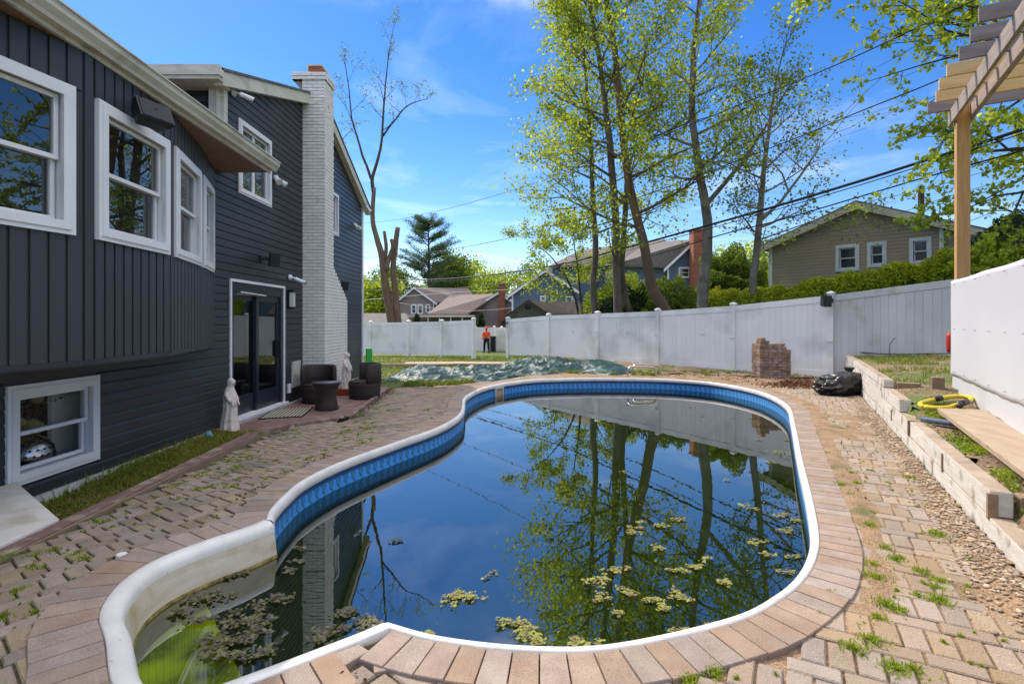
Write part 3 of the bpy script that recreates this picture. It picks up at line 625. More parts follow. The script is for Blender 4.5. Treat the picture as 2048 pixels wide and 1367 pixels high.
# ---------------- gravel, weeds, leaf litter ----------------
def stones(name, P_, S, mat):
    g3 = np.random.default_rng(5); oct_ = np.array([(1, 0, 0), (0, 1, 0), (-1, 0, 0), (0, -1, 0), (0, 0, 1), (0, 0, -.6)], float)
    oct2 = []; V = []; F = []
    ring = [(math.cos(k*1.047), math.sin(k*1.047)) for k in range(6)]
    base = np.array([(x*.75, y*.75, -.45) for x, y in ring]+[(x, y, .1) for x, y in ring]+[(x*.55, y*.55, .6) for x, y in ring])
    f0 = [(k, (k+1) % 6, 6+(k+1) % 6, 6+k) for k in range(6)]+[(6+k, 6+(k+1) % 6, 12+(k+1) % 6, 12+k) for k in range(6)]+[(12, 13, 14, 15), (15, 16, 17, 12)]
    n = len(P_); a = g3.random(n)*6.283; sx = S*(.7+.7*g3.random(n)); sy = S*(.5+.5*g3.random(n)); sz = S*(.35+.4*g3.random(n))
    j = 1+g3.normal(0, .12, (n, 18, 3)); b = base[None]*j
    X = b[..., 0]*sx[:, None]; Y = b[..., 1]*sy[:, None]; Z = b[..., 2]*sz[:, None]; c, s_ = np.cos(a)[:, None], np.sin(a)[:, None]
    V = np.stack([P_[:, :1]+c*X-s_*Y, P_[:, 1:2]+s_*X+c*Y, P_[:, 2:3]+Z], 2).reshape(-1, 3)
    F = (np.arange(n)[:, None, None]*18+np.array(f0)[None]).reshape(-1, 4); return qmesh(name, V, F, mat, smooth=True)
n = 5200; y = g.uniform(1.6, 9.5, n); dw = np.abs(g.normal(0, .13, n))*np.where(y < 6, 1.2, .8)+.02; x = wallx(y)-dw
k = pdist(x, y) > .3; x, y = x[k], y[k]; zz_ = dirtz(x, y); P_ = np.stack([x, y, zz_+.006], 1)
tag(stones('gravel', P_, g.choice([.006, .009, .014, .02], len(P_), p=[.4, .35, .2, .05]), M['gravel']), kind='stuff')
n = 1500; y = g.uniform(1.7, 12, n); x = g.uniform(.5, 7, n); k = (pdist(x, y) > .3) & (x < wallx(y)-.05) & (g.random(n) < .25+.6*sstep(1.5, 0, wallx(y)-x)); x, y = x[k], y[k]
tag(stones('gravel', np.stack([x, y, np.maximum(dirtz(x, y), gz(x, y))+.002], 1), g.choice([.004, .007], len(x)), M['gravel']), kind='stuff')
n = 2600; y = g.uniform(2.0, 9, n); x = wallx(y)+.15+g.random(n)*1.6; tag(stones('gravel', np.stack([x, y, zsoil(x, y)+.004], 1), g.choice([.006, .01, .018], n, p=[.5, .35, .15]), M['gravel']), kind='stuff')
def tufts(centres, per, rad, h, name, mat, seed, zf, wd=.004, lean=.9):
    g3 = np.random.default_rng(seed); pts = []; hs_ = []
    for (x, y, s_) in centres:
        m = int(per*s_); a = g3.random(m)*6.283; q = np.abs(g3.normal(0, rad*s_, m)); pts.append(np.stack([x+q*np.cos(a), y+q*np.sin(a)], 1)); hs_.append(np.full(m, h*(.5+.5*s_)))
    p2 = np.vstack(pts); z = zf(p2[:, 0], p2[:, 1]); return blades(name, np.c_[p2, z-.005], np.concatenate(hs_), mat, None, seed, wd, lean)
cen = []
for k in range(620):      # left pavement, in the joints
    y_ = rnd.uniform(1.9, 9.5); x_ = rnd.uniform(-3.2, -1.0)
    if fbm(x_, y_, 1.4, 3) > -.05: cen.append((x_, y_, rnd.uniform(.15, 1.0)**1.3))
cen = [c for c in cen if pdist(c[0], c[1])[0] > .32 and inpoly(c[0], c[1], PAVE)]
tag(tufts(cen, 40, .035, .028, 'joint_weeds', M['weed'], 3, lambda x, y: gz(x, y)), kind='stuff')
cen = []
for (px, py, s_) in [(1703,945,1),(1683,970,1.3),(1715,965,.8),(1703,990,.9),(1720,1019,1),(1740,1050,1.2),(1820,955,1.2),(1872,1068,1.3),(1770,1095,.9),(1790,1118,1),(1748,1130,1),(1800,1115,.6),(1840,1143,1.1),(1750,1155,1.4),(1880,1162,1.1),(1875,1175,.8),(1876,1200,1.4),(1775,1210,1.3),
    (1755,1235,.8),(1800,1220,.7),(1745,1280,1.2),(1708,1297,1.1),(1792,1340,1.3),(1825,1340,1),(1635,870,.8),(1690,1020,.6),(1655,905,.6),(1660,1150,.5),(1700,1080,.7),(1835,1190,.6),(1660,1185,.6),(1430,1345,1.0),(1380,1360,1),(1640,1230,.5),(1900,1010,.5)]:
    d_ = py-640; cen.append(((px-1024)*CAMZ/d_, CAMZ*FPX/d_, s_))
for _ in range(260):
    y_ = rnd.uniform(1.9, 8); x_ = rnd.uniform(wallx(y_)-2.6, wallx(y_)-.2)
    if pdist(x_, y_)[0] > .28: cen.append((x_, y_, rnd.uniform(.08, .4)))
tag(tufts(cen, 95, .030, .024, 'pavement_weeds', M['weed'], 8, lambda x, y: gz(x, y)+.004, .003, 1.4), kind='stuff')
n = 8500; x = g.uniform(-4.15, -3.4, n); y = 4.3+2.95*g.random(n)**.8; k = x < np.interp(y, [3.27, 6.91], [-3.25, -3.42])-.05; x, y = x[k], y[k]
tag(blades('bed_grass', np.stack([x, y, np.full(len(x), -.295)], 1), .08+.09*sstep(4.6, 6.2, y), M['weeddry'], None, 4, .004, .9), kind='stuff')
n = 4600; x = g.uniform(-4.15, -3.40, n); y = g.uniform(3.7, 7.2, n)
tag(leaves('bed_weeds', np.stack([x, y, -.28+g.random(n)*.10*(.4+sstep(4.5, 6, y))], 1), .03, M['leafB'], None, 6), kind='stuff')
cen = [(-4.02-rnd.random()*.1, 4.5+rnd.random()*2.2, 1) for _ in range(26)]+[(-3.25+rnd.uniform(-.1, .1), rnd.uniform(3.1, 3.6), 1) for _ in range(14)]
tag(tufts(cen, 9, .05, .17, 'tall_weeds', M['weed'], 12, lambda x, y: np.full(x.shape, -.28), .004, .6), kind='stuff')
# terrace greens
n = 15000; y = g.uniform(2.4, 13, n); x = wallx(y)+.12+g.random(n)*2.6; m_ = np.array([fbm(a, b, 1.1, 3) for a, b in zip(x, y)]); k = m_ > np.where(y > 7.6, -.12, .12); k &= (np.abs(y-6.6) > .55) & (y < 19.5-(x-1.37)*1.184); x, y = x[k], y[k]
tag(blades('terrace_grass', np.stack([x, y, zsoil(x, y)], 1), .05+.03*(y > 7), M['grass'], None, 9, .006, 1.1), kind='stuff')
n = 5200; y = g.uniform(2.3, 5.6, n); x = wallx(y)+.16+np.abs(g.normal(0, .22, n)); k = np.array([fbm(a, b, 2.1, 3) for a, b in zip(x, y)]) > -.1; x, y = x[k], y[k]
tag(leaves('terrace_weeds', np.stack([x, y, zsoil(x, y)+g.random(len(x))*.06], 1), .022, M['weed'], None, 10), kind='stuff')
# lawn on the far left, grass fringe along the cover
n = 16000; x = g.uniform(-8, 2.2, n); y = g.uniform(12.5, 24.5, n); k = ~inpoly(x, y, PAVE); x, y = x[k], y[k]
tag(blades('lawn_grass', np.stack([x, y, gz(x, y)], 1), .07, M['grass'], None, 14, .012, .9), kind='stuff')
cen = [(rnd.uniform(-2.6, -.9), rnd.uniform(12.2, 12.9), rnd.uniform(.6, 1.3)) for _ in range(26)]+[(rnd.uniform(1, 5.5), rnd.uniform(12.7, 13.6), .7) for _ in range(20)]
tag(tufts(cen, 90, .09, .12, 'fringe_grass', M['grass'], 15, lambda x, y: gz(x, y), .007, .8), kind='stuff')
# dead leaves beside the bin bag and along the joints
n = 1500; x = g.normal(5.95, .34, n); y = g.normal(10.95, .24, n); z = gz(x, y)+.01+np.maximum(0, .13-.13*((x-5.95)**2/.25+(y-10.95)**2/.12))*g.random(n)
tag(leaves('leaf_litter', np.stack([x, y, z], 1), .05, M['dryleaf'], None, 16, 0), kind='stuff')
n = 900; s__ = g.integers(0, len(CA), n); off = .3+np.abs(g.normal(0, .04, n)); q = CA[s__]+NA[s__]*off[:, None]
k = (fbm(0, 0) > -9) & (g.random(n) < np.where(q[:, 0] > 1, .35, .8)*(np.array([fbm(a, b, 1.7, 2) for a, b in q]) > .1)); q = q[k]
tag(leaves('joint_litter', np.c_[q, gz(q[:, 0], q[:, 1])+.012], .022, M['dryleaf'], None, 17, 0), kind='stuff')
n = 900; x = g.uniform(3.5, 8, n); y = g.uniform(11.2, 14, n); k = (x < wallx(y)-.1) & (pdist(x, y) > .35); x, y = x[k], y[k]
tag(leaves('scattered_litter', np.stack([x, y, gz(x, y)+.02+.02*g.random(len(x))], 1), .04, M['dryleaf'], None, 18, 0), kind='stuff')
# ---------------- generic building pieces ----------------
def W3(O, u, n, a, off, z): return (O[0]+u[0]*a+n[0]*off, O[1]+u[1]*a+n[1]*off, z)
def wbox(mb, O, u, n, a0, a1, o0, o1, z0, z1):
    p = [W3(O, u, n, a, o, z) for z in (z0, z1) for a, o in ((a0, o0), (a1, o0), (a1, o1), (a0, o1))]
    return mb.add(p, [(0,3,2,1),(4,5,6,7),(0,1,5,4),(1,2,6,5),(2,3,7,6),(3,0,4,7)])
def clap(par, mat, O, u, n, z0, z1, h, clip, holes=(), joined=False, t=.016, name='siding_board', seams=False):
    J = MB(); z = z0
    while z < z1-1e-4:
        zt = min(z+h, z1); zm = (z+zt)/2; ca, cb = clip(z+1e-4), clip(zt-1e-4)
        if ca and not cb: cb = ((ca[0]+ca[1])/2,)*2
        if ca and cb:
            cuts = [(ca, cb)]
            for (u0, u1, h0, h1) in holes:
                if h0-.01 < zm < h1+.01:
                    nc = []
                    for (A_, B_) in cuts:
                        if min(A_[1], B_[1]) <= u0 or max(A_[0], B_[0]) >= u1: nc.append((A_, B_)); continue
                        if max(A_[0], B_[0]) < u0: nc.append(((A_[0], u0), (B_[0], u0)))
                        if min(A_[1], B_[1]) > u1: nc.append(((u1, A_[1]), (u1, B_[1])))
                    cuts = nc
            if seams:
                nc = []
                for (A_, B_) in cuts:
                    if min(B_[1], A_[1])-max(A_[0], B_[0]) > 4.4:
                        s_ = rnd.uniform(max(A_[0], B_[0])+1., min(A_[1], B_[1])-1.); nc += [((A_[0], s_), (B_[0], s_)), ((s_+.004, A_[1]), (s_+.004, B_[1]))]
                    else: nc.append((A_, B_))
                cuts = nc
            for (A_, B_) in cuts:
                mb = MB()
                # dutch lap board: flat face with a small cove at the top
                zc = zt-h*.22
                k = (zc-z)/(zt-z+1e-9); Cc = (A_[0]+(B_[0]-A_[0])*k, A_[1]+(B_[1]-A_[1])*k)
                rows = [(A_, z, 0), (A_, z, t), (Cc, zc, t*.8), (B_, zt, .002), (B_, zt, 0)]
                l_ = [W3(O, u, n, q[0], o_, zz_) for q, zz_, o_ in rows]; r_ = [W3(O, u, n, q[1], o_, zz_) for q, zz_, o_ in rows]
                mb.add(l_+r_, [(i, i+1, 6+i, 5+i) for i in range(4)]+[(0, 1, 2, 3, 4), (9, 8, 7, 6, 5)])
                if joined: J.add(mb.v, mb.f)
                else: mb.build(name, mat, par)
        z = zt
    if joined:
        o = J.build('siding', mat, par); o['kind'] = 'stuff'
def wallgrid(mb, O, u, n, a0, a1, z0, z1, holes, th=.15, off=0.):
    us = sorted({a0, a1, *[min(max(v, a0), a1) for h in holes for v in h[:2]]}); zs = sorted({z0, z1, *[min(max(v, z0), z1) for h in holes for v in h[2:]]})
    for i in range(len(us)-1):
        for j in range(len(zs)-1):
            um, zm = (us[i]+us[i+1])/2, (zs[j]+zs[j+1])/2
            if us[i+1]-us[i] < 1e-5 or zs[j+1]-zs[j] < 1e-5: continue
            if not any(h[0] < um < h[1] and h[2] < zm < h[3] for h in holes): wbox(mb, O, u, n, us[i], us[i+1], off-th, off, zs[j], zs[j+1])
def window(par, O, u, n, a0, a1, z0, z1, kind='hung', tr=.075, proud=.03, room=.5, pane=None, muntin=None, roommat=None, framemat=None):
    fm = framemat or M['white']
    mb = MB()
    for (p, q, r, s_) in [(a0, a1, z1-tr, z1), (a0, a1, z0, z0+tr), (a0, a0+tr, z0+tr, z1-tr), (a1-tr, a1, z0+tr, z1-tr)]: wbox(mb, O, u, n, p, q, -.10, proud, r, s_)
    k = tr*.42     # raised inner step of the trim
    for (p, q, r, s_) in [(a0+k, a1-k, z1-tr-.014, z1-k), (a0+k, a1-k, z0+k, z0+tr+.014), (a0+k, a0+tr+.014, z0+tr+.014, z1-tr-.014), (a1-tr-.014, a1-k, z0+tr+.014, z1-tr-.014)]: wbox(mb, O, u, n, p, q, proud-.012, proud+.012, r, s_)
    wn = mb.build('window', fm, par)
    A0, A1, Z0, Z1 = a0+tr+.014, a1-tr-.014, z0+tr+.014, z1-tr-.014; sw = .034
    def sash(p, q, r, s_, off):
        m2 = MB()
        for (x0, x1, y0, y1) in [(p, q, s_-sw, s_), (p, q, r, r+sw), (p, p+sw, r+sw, s_-sw), (q-sw, q, r+sw, s_-sw)]: wbox(m2, O, u, n, x0, x1, off-.03, off, y0, y1)
        if muntin:
            for i in range(1, muntin[0]): xx = p+(q-p)*i/muntin[0]; wbox(m2, O, u, n, xx-.008, xx+.008, off-.02, off-.004, r+sw, s_-sw)
            for i in range(1, muntin[1]): yy = r+(s_-r)*i/muntin[1]; wbox(m2, O, u, n, p+sw, q-sw, off-.019, off-.005, yy-.008, yy+.008)
        parent(m2.build('sash', fm, None), wn) if False else m2.build('sash', fm, wn)
        m3 = MB(); a = [W3(O, u, n, x, off-.018, z) for x, z in ((p+sw*.7, r+sw*.7), (q-sw*.7, r+sw*.7), (q-sw*.7, s_-sw*.7), (p+sw*.7, s_-sw*.7))]
        m3.add(a, [(0, 1, 2, 3)]); m3.build('pane', pane or M['glass'], wn)
    if kind == 'hung': zm = (Z0+Z1)/2; sash(A0, A1, zm-.017, Z1, -.008); sash(A0, A1, Z0, zm+.017, -.045)
    elif kind == 'case': um = (A0+A1)/2; sash(A0, um+.0, Z0, Z1, -.02); sash(um+.0, A1, Z0, Z1, -.02)
    else: sash(A0, A1, Z0, Z1, -.02)
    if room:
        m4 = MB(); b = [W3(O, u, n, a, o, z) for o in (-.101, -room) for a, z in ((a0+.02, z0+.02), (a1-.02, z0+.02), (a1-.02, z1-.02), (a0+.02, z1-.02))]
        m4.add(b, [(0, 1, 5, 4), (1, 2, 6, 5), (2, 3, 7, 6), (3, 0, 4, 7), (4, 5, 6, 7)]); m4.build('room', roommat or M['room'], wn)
    return wn

# ---------------- the charcoal house ----------------
HX = -4.2
house = empty('house', (HX, 8, 0), 'charcoal sided house with bowed wing, white windows and tall white brick chimney', 'house')
O = (HX, 0.); uY = (0, 1.); nX = (1., 0)
RIDGE_Y, RIDGE_Z = 11.31, 6.14
def rz(y): return 4.94+(y-7.68)*(RIDGE_Z-4.94)/(RIDGE_Y-7.68) if y < RIDGE_Y else 4.65+(14.72-y)*(RIDGE_Z-4.65)/(14.72-RIDGE_Y)
def rclip(z):
    if z < 1.03: return (-3., 14.7)
    if z < 4.65: return (7.36 if z < 3.5 else 7.66, 14.7)
    if z >= RIDGE_Z: return None
    lo = 7.66 if z <= 4.94 else 7.68+(z-4.94)*(RIDGE_Y-7.68)/(RIDGE_Z-4.94); hi = 14.72-(z-4.65)*(14.72-RIDGE_Y)/(RIDGE_Z-4.65)
    return (lo, hi) if hi > lo else None
LW = (4.335, 5.31, -.04, .81)        # basement window
UW = (8.03, 9.12, 3.31, 4.46); DW = (7.80, 9.62, -.13, 1.95); CW = (11.95, 12.64, 3.36, 4.36)
holes = [LW, UW, DW, CW]
clap(house, M['siding'], O, uY, nX, -.18, 6.12, .1135, rclip, holes, seams=True)
mb = MB(); wallgrid(mb, O, uY, nX, -3., 14.7, -.5, 1.03, holes, .14, -.002); wallgrid(mb, O, uY, nX, 7.66, 14.7, 1.03, 4.65, holes, .14, -.002)
mb.add([(HX-.002, 7.66, 4.65), (HX-.002, 14.7, 4.65), (HX-.002, RIDGE_Y, RIDGE_Z-.02), (HX-.002, 7.68, 4.92), (HX-.14, 7.66, 4.65), (HX-.14, 14.7, 4.65), (HX-.14, RIDGE_Y, RIDGE_Z-.02), (HX-.14, 7.68, 4.92)],
       [(0, 1, 2, 3), (7, 6, 5, 4), (0, 4, 5, 1), (1, 5, 6, 2), (2, 6, 7, 3), (3, 7, 4, 0)])
mb.box(-12, HX-.14, 14.56, 14.7, -.5, 4.65); mb.box(-12, HX-.14, 7.66, 7.8, -.5, 4.9); mb.box(-12, -11.86, -3, 14.7, -.5, 4.6)
mb.build('wall', M['siding'], house)
mb = MB(); mb.box(HX-.02, HX+.045, -3., 7.78, -.45, -.185); mb.box(HX-.02, HX+.045, 9.66, 14.7, -.45, -.185); mb.build('foundation', pm('painted foundation', (.66, .65, .62), (.5, .49, .45), 5, .8, .2, 40), house)
clap(house, M['siding'], (-12, 7.66), (1, 0), (0, -1), 3.4, 4.72, .1135, lambda z: (0, 7.55), joined=False)
# corner boards, downspout
mb = MB(); mb.box(HX-.002, HX+.03, 7.60, 7.70, 3.52, 4.92); mb.box(HX-.16, HX-.002, 7.60, 7.655, 3.52, 4.78); mb.build('corner_board', M['cream'], house)
mb = MB()
for k in range(4): mb.box(HX-.15+k*.033, HX-.15+k*.033+.026, 7.53, 7.60, 3.6, 4.70)
mb.box(HX-.15, HX-.02, 7.55, 7.60, 3.6, 4.70); mb.build('downspout', M['cream'], house)
mb = MB(); mb.box(HX-.002, HX+.04, 14.62, 14.72, -.45, 4.6); mb.build('corner_board', M['white'], house)
# main roof
def slab(mb, y0, z0, y1, z1, x0, x1, th):
    d = math.hypot(y1-y0, z1-z0); ny, nz = -(z1-z0)/d*th, (y1-y0)/d*th
    mb.add([(x0, y0, z0), (x1, y0, z0), (x1, y1, z1), (x0, y1, z1), (x0, y0+ny, z0+nz), (x1, y0+ny, z0+nz), (x1, y1+ny, z1+nz), (x0, y1+ny, z1+nz)], [(0,3,2,1),(4,5,6,7),(0,1,5,4),(1,2,6,5),(2,3,7,6),(3,0,4,7)])
mb = MB(); ov = HX+.17; s1 = (RIDGE_Z-4.94)/(RIDGE_Y-7.68); s2 = (RIDGE_Z-4.65)/(14.72-RIDGE_Y)
slab(mb, 7.3, rz(7.68)-s1*.38+.02, RIDGE_Y, RIDGE_Z+.02, -12.2, ov, .035); slab(mb, RIDGE_Y, RIDGE_Z+.02, 15.0, 4.65-s2*.28+.02, -12.2, ov, .035)
mb.build('roof', M['shingle'], house)
mb = MB()
for (ya, yb) in ((7.36, RIDGE_Y), (RIDGE_Y, 14.98)):
    za, zb = rz(ya)+.015, rz(yb)+.015
    mb.add([(x, y, z) for x in (HX+.02, ov-.02) for y, z in ((ya, za-.20), (yb, zb-.20), (yb, zb), (ya, za))], [(0, 1, 2, 3), (7, 6, 5, 4), (0, 4, 5, 1), (1, 5, 6, 2), (2, 6, 7, 3), (3, 7, 4, 0)])
mb.build('rake_board', M['cream'], house)
mb = MB(); mb.box(-12.1, HX+.17, 7.22, 7.34, 4.74, 4.88); mb.box(-12.1, HX+.15, 7.24, 7.36, 4.69, 4.74); mb.box(-12.1, HX+.1, 7.36, 7.655, 4.70, 4.72); mb.build('eave_gutter', M['cream'], house)
# wing roof, gutter, fascia, soffit
G = lambda y: -3.51-.034*(y-7.64)        # fascia line
sof = 3.50
mb = MB(); ye = 7.62
def gut(o0, o1, z0, z1, y0=-4., y1=7.64): mb.add([(G(y)+o, y, z) for z in (z0, z1) for y, o in ((y0, o0), (y0, o1), (y1, o1), (y1, o0))], [(0,3,2,1),(4,5,6,7),(0,1,5,4),(1,2,6,5),(2,3,7,6),(3,0,4,7)])
gut(-.03, 0, sof-.01, sof+.15); mb.build('fascia', M['cream'], house)
mb = MB(); n0 = [(-.0, .045), (.055, .03), (.075, .055), (.115, .085), (.12, .16), (.105, .165), (.10, .10), (.05, .05), (.0, .06)]
for yy in (-4., 7.72): pass
prof = [(.002, .03), (.06, .03), (.07, .06), (.105, .10), (.11, .15), (.125, .152), (.125, .165), (.10, .165), (.095, .11), (.06, .07), (.055, .05), (.002, .05)]
r0 = [(G(-4)+o, -4., sof+z) for o, z in prof]; r1 = [(G(7.7)+o, 7.7, sof+z) for o, z in prof]
mb.loft([r0, r1]); gu = mb.build('gutter', M['cream'], house)
mb = MB(); mb.add([(-12, -4, sof+.13+.40*8.3), (G(-4)+.05, -4, sof+.155), (G(7.6)+.05, 7.6, sof+.155), (-12, 7.6, sof+.13+.40*8.3)], [(0, 1, 2, 3)]); mb.add([(-12, -4, sof+.10+.40*8.3), (G(-4)+.05, -4, sof+.135), (G(7.6)+.05, 7.6, sof+.135), (-12, 7.6, sof+.10+.40*8.3)], [(3, 2, 1, 0)])
mb.build('wing_roof', M['shingle'], house)
# end triangle closing the wing above the soffit
mb = MB(); mb.add([(G(7.6), 7.60, sof), (HX, 7.60, sof), (HX, 7.60, sof+.13+.4*.6), (G(7.6), 7.60, sof+.14)], [(0, 1, 2, 3)]); mb.build('gable_return', M['cream'], house)
# soffit boards (run across, seen as brown strips)
y = -4.
BAY = [(-4.05, -.6), (-3.98, .9), (-3.86, 2.0), (-3.64, 3.15), (-3.415, 4.17), (-3.41, 4.27), (-3.50, 5.36), (-3.53, 5.46), (-3.83, 6.42), (-3.87, 6.53), (-4.17, 7.30), (-4.2, 7.39)]
while y < 7.6:
    y1 = min(y+.19, 7.61); mb = MB(); mb.box(-4.6, -3.35, y+.002, y1-.002, sof-.004, sof+.012)
    mb.v = [(min(vx, G(vy)-.03), vy, vz) for vx, vy, vz in mb.v]; mb.build('soffit_board', M['soffit'], house); y = y1
# bowed wall
BZ0, BZ1 = 1.008, sof-.006
bay = MB(); bp = np.array(BAY)
seg = [(bp[i], bp[i+1]) for i in range(len(bp)-1)]
WIN = {3: (2.02, 3.17), 5: (2.02, 3.17), 7: (2.02, 3.17), 9: (2.02, 3.17)}
def segf(i):
    a, b = seg[i]; Ls = np.linalg.norm(b-a); u = (b-a)/Ls; n_ = (u[1], -u[0]); return a, u, n_, Ls
rng_ = {3: (.13, .975), 5: (.02, 1.06), 7: (.0, 1.0), 9: (.02, .80)}
for i in range(len(seg)):
    a, u, n_, Ls = segf(i); hs_ = []
    if i in WIN: h0, h1 = rng_[i]; hs_ = [(h0, min(h1, Ls), *WIN[i])]
    if i == 3: hs_ = [(.13, .975, 2.02, 3.17)]
    wallgrid(bay, a, u, n_, 0, Ls, BZ0, BZ1, hs_, .12, -.001)
bo = bay.build('bow_wall', M['bayboard'], house)
# window in the segment nearest the camera is larger and runs out of the frame
for i in WIN:
    a, u, n_, Ls = segf(i); h0, h1 = rng_[i]; window(house, a, u, n_, h0+.003, min(h1, Ls)-.003, 2.02, 3.175, 'hung', .085, .035, .8)
# vertical boards
cum = 0.
for i in range(len(seg)):
    a, u, n_, Ls = segf(i); s0 = 0.
    nb = max(1, int(round(Ls/.125))); pit = Ls/nb
    for k in range(nb):
        p, q = k*pit+.012, (k+1)*pit-.012
        if q-p < .02: p, q = k*pit, (k+1)*pit
        zr = [(BZ0+.035, BZ1)]
        if i in WIN:
            h0, h1 = rng_[i]
            if q > h0-.0 and p < h1: zr = [(BZ0+.035, 2.02), (3.175, BZ1)]
            if p < h0 < q or p < h1 < q: pass
        for z0, z1 in zr:
            mb = MB(); wbox(mb, a, u, n_, p, q, -.0005, .014, z0, z1)
            o = mb.build('siding_board', M['bayboard'], bo)
mb = MB()
for i in range(len(seg)):
    a, u, n_, Ls = segf(i); wbox(mb, a, u, n_, -.001, Ls+.001, -.02, .022, BZ0-.004, BZ0+.034)
mb.build('skirt_trim', M['siding'], bo)
mb = MB(); poly = [(p[0]+.0, p[1]) for p in BAY]+[(-4.3, 7.39), (-4.3, -.6)]; mb.prism(poly, BZ0-.02, BZ0-.005); mb.build('bow_floor', M['siding'], bo)
# windows in the flat wall
window(house, O, uY, nX, *UW, 'case', .07)
window(house, O, uY, nX, *CW, 'one', .06)
lw = window(house, O, uY, nX, *LW, 'hung', .085, .035, 0, pane=M['glassclear'])
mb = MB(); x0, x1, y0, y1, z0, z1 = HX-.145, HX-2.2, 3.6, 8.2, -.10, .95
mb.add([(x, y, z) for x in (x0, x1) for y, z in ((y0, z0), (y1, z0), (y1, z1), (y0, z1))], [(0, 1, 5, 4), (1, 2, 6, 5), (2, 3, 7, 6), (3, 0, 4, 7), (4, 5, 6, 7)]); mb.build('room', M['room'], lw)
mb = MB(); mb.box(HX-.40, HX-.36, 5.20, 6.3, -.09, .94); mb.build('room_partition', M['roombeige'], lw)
# vase and flowers behind the basement window
vase = empty('vase', (HX-.36, 4.93, -.085), 'silver pierced round vase behind the basement window', 'vase')
mb = MB(); pr = [(.08, 0), (.13, .02), (.19, .09), (.215, .17), (.20, .25), (.15, .32), (.085, .36), (.07, .39)]; mb.lathe(pr, tuple(vase.location), 32); vb = mb.build('body', M['silver'], vase, True)
mb = MB()
for r_ in range(5):
    for k in range(22):
        zz_ = .08+.055*r_; rad = float(np.interp(zz_, [q[1] for q in pr], [q[0] for q in pr]))+.001; a = 2*math.pi*(k+.5*(r_ % 2))/22
        c = Vector(vase.location)+Vector((rad*math.cos(a), rad*math.sin(a), zz_)); t_ = Vector((-math.sin(a), math.cos(a), 0))*.015; up = Vector((0, 0, .016))
        mb.add([c-t_, c-up, c+t_, c+up], [(0, 1, 2, 3)])
mb.build('hole_patches', M['black'], vase)  # flat black patches on the body stand for the dark inside of holes
fl_ = empty('dried_flowers', (HX-.36, 4.93, .30), 'dried yellow blooms and dark twigs standing in the silver vase', 'flowers')
for (dx, dy, dz, r_) in [(.05, -.02, .12, .075), (.0, .07, .08, .085), (-.05, .16, .34, .055), (.02, -.12, .16, .07)]:
    mb = MB(); mb.lathe([(r_*math.sin(t), -r_*.8*math.cos(t)) for t in np.linspace(.05, 3.09, 9)], (HX-.36+dx, 4.93+dy, .26+dz), 14); mb.build('bloom', M['debris'] if False else pm('dried yellow bloom', (.42, .34, .10), (.34, .27, .08), 30, .9, .4, 60), fl_, True)
gg = np.random.default_rng(2); leaves('twig_leaves', np.stack([HX-.45+gg.normal(0, .06, 260), 5.15+gg.normal(0, .22, 260), .62+gg.normal(0, .07, 260)+0*1], 1), .04, M['leafD'], fl_, 3)
mb = MB(); [mb.tube([(HX-.36, 4.93, .28), (HX-.42, 5.0+.05*k, .45), (HX-.46, 5.05+.1*k, .68)], .004, 4) for k in range(4)]; mb.build('stem', M['barkdark'], fl_)
# white slab leaning between window and path edge
sl = MB(); sl.add([(-4.13, 4.37, .02), (-4.13, 2.3, .02), (-3.27, 2.3, -.10), (-3.33, 3.86, -.10), (-4.13, 4.37, -.02), (-4.13, 2.3, -.02), (-3.27, 2.3, -.14), (-3.33, 3.86, -.14)], [(0, 1, 2, 3), (7, 6, 5, 4), (0, 4, 5, 1), (1, 5, 6, 2), (2, 6, 7, 3), (3, 7, 4, 0)])
tag(sl.build('stone_slab', M['concrete'] if False else pm('pale slab', (.62, .60, .55), (.54, .51, .46), 4, .8, .15, 30, c3=(.42, .38, .3), s3=3, t3=.62), None, bevel=.004), 'pale flat slab leaning over the bed below the basement window', 'slab')

# patio door
D0, D1, DZ0, DZ1 = DW
dr = MB()
wbox(dr, O, uY, nX, D0-.025, D0+.015, -.05, .035, -.2, DZ1+.03); wbox(dr, O, uY, nX, D1-.015, D1+.025, -.05, .035, -.2, DZ1+.03); wbox(dr, O, uY, nX, D0+.015, D1-.015, -.05, .035, DZ1-.01, DZ1+.03)
door = dr.build('patio_door', M['white'], house)
dm = MB(); wbox(dm, O, uY, nX, D0+.016, D0+.10, -.12, .012, DZ0, DZ1-.011); wbox(dm, O, uY, nX, D1-.10, D1-.016, -.12, .012, DZ0, DZ1-.011); wbox(dm, O, uY, nX, D0+.10, D1-.10, -.12, .012, DZ1-.17, DZ1-.011); dm.build('door_frame', M['darkdoor'], door)
mid = (D0+D1)/2+.02
for (p, q, off) in ((D0+.10, mid+.05, -.07), (mid-.05, D1-.10, -.025)):
    m2 = MB(); b = .085; zt = DZ1-.172
    for (x0, x1, y0, y1) in [(p, q, zt-.10, zt), (p, q, DZ0, DZ0+.30), (p, p+b, DZ0+.30, zt-.10), (q-b, q, DZ0+.30, zt-.10)]: wbox(m2, O, uY, nX, x0, x1, off-.04, off, y0, y1)
    m2.build('door_leaf', M['darkdoor'], door)
    m3 = MB(); m3.add([W3(O, uY, nX, x, off-.02, z) for x, z in ((p+b-.01, DZ0+.29), (q-b+.01, DZ0+.29), (q-b+.01, zt-.09), (p+b-.01, zt-.09))], [(0, 1, 2, 3)]); m3.build('pane', M['glass'], door)
m2 = MB(); wbox(m2, O, uY, nX, D1-.16, D1-.135, -.02, .03, .72, .98); wbox(m2, O, uY, nX, D1-.165, D1-.13, -.025, .01, .70, 1.0); m2.build('handle', M['black'], door)
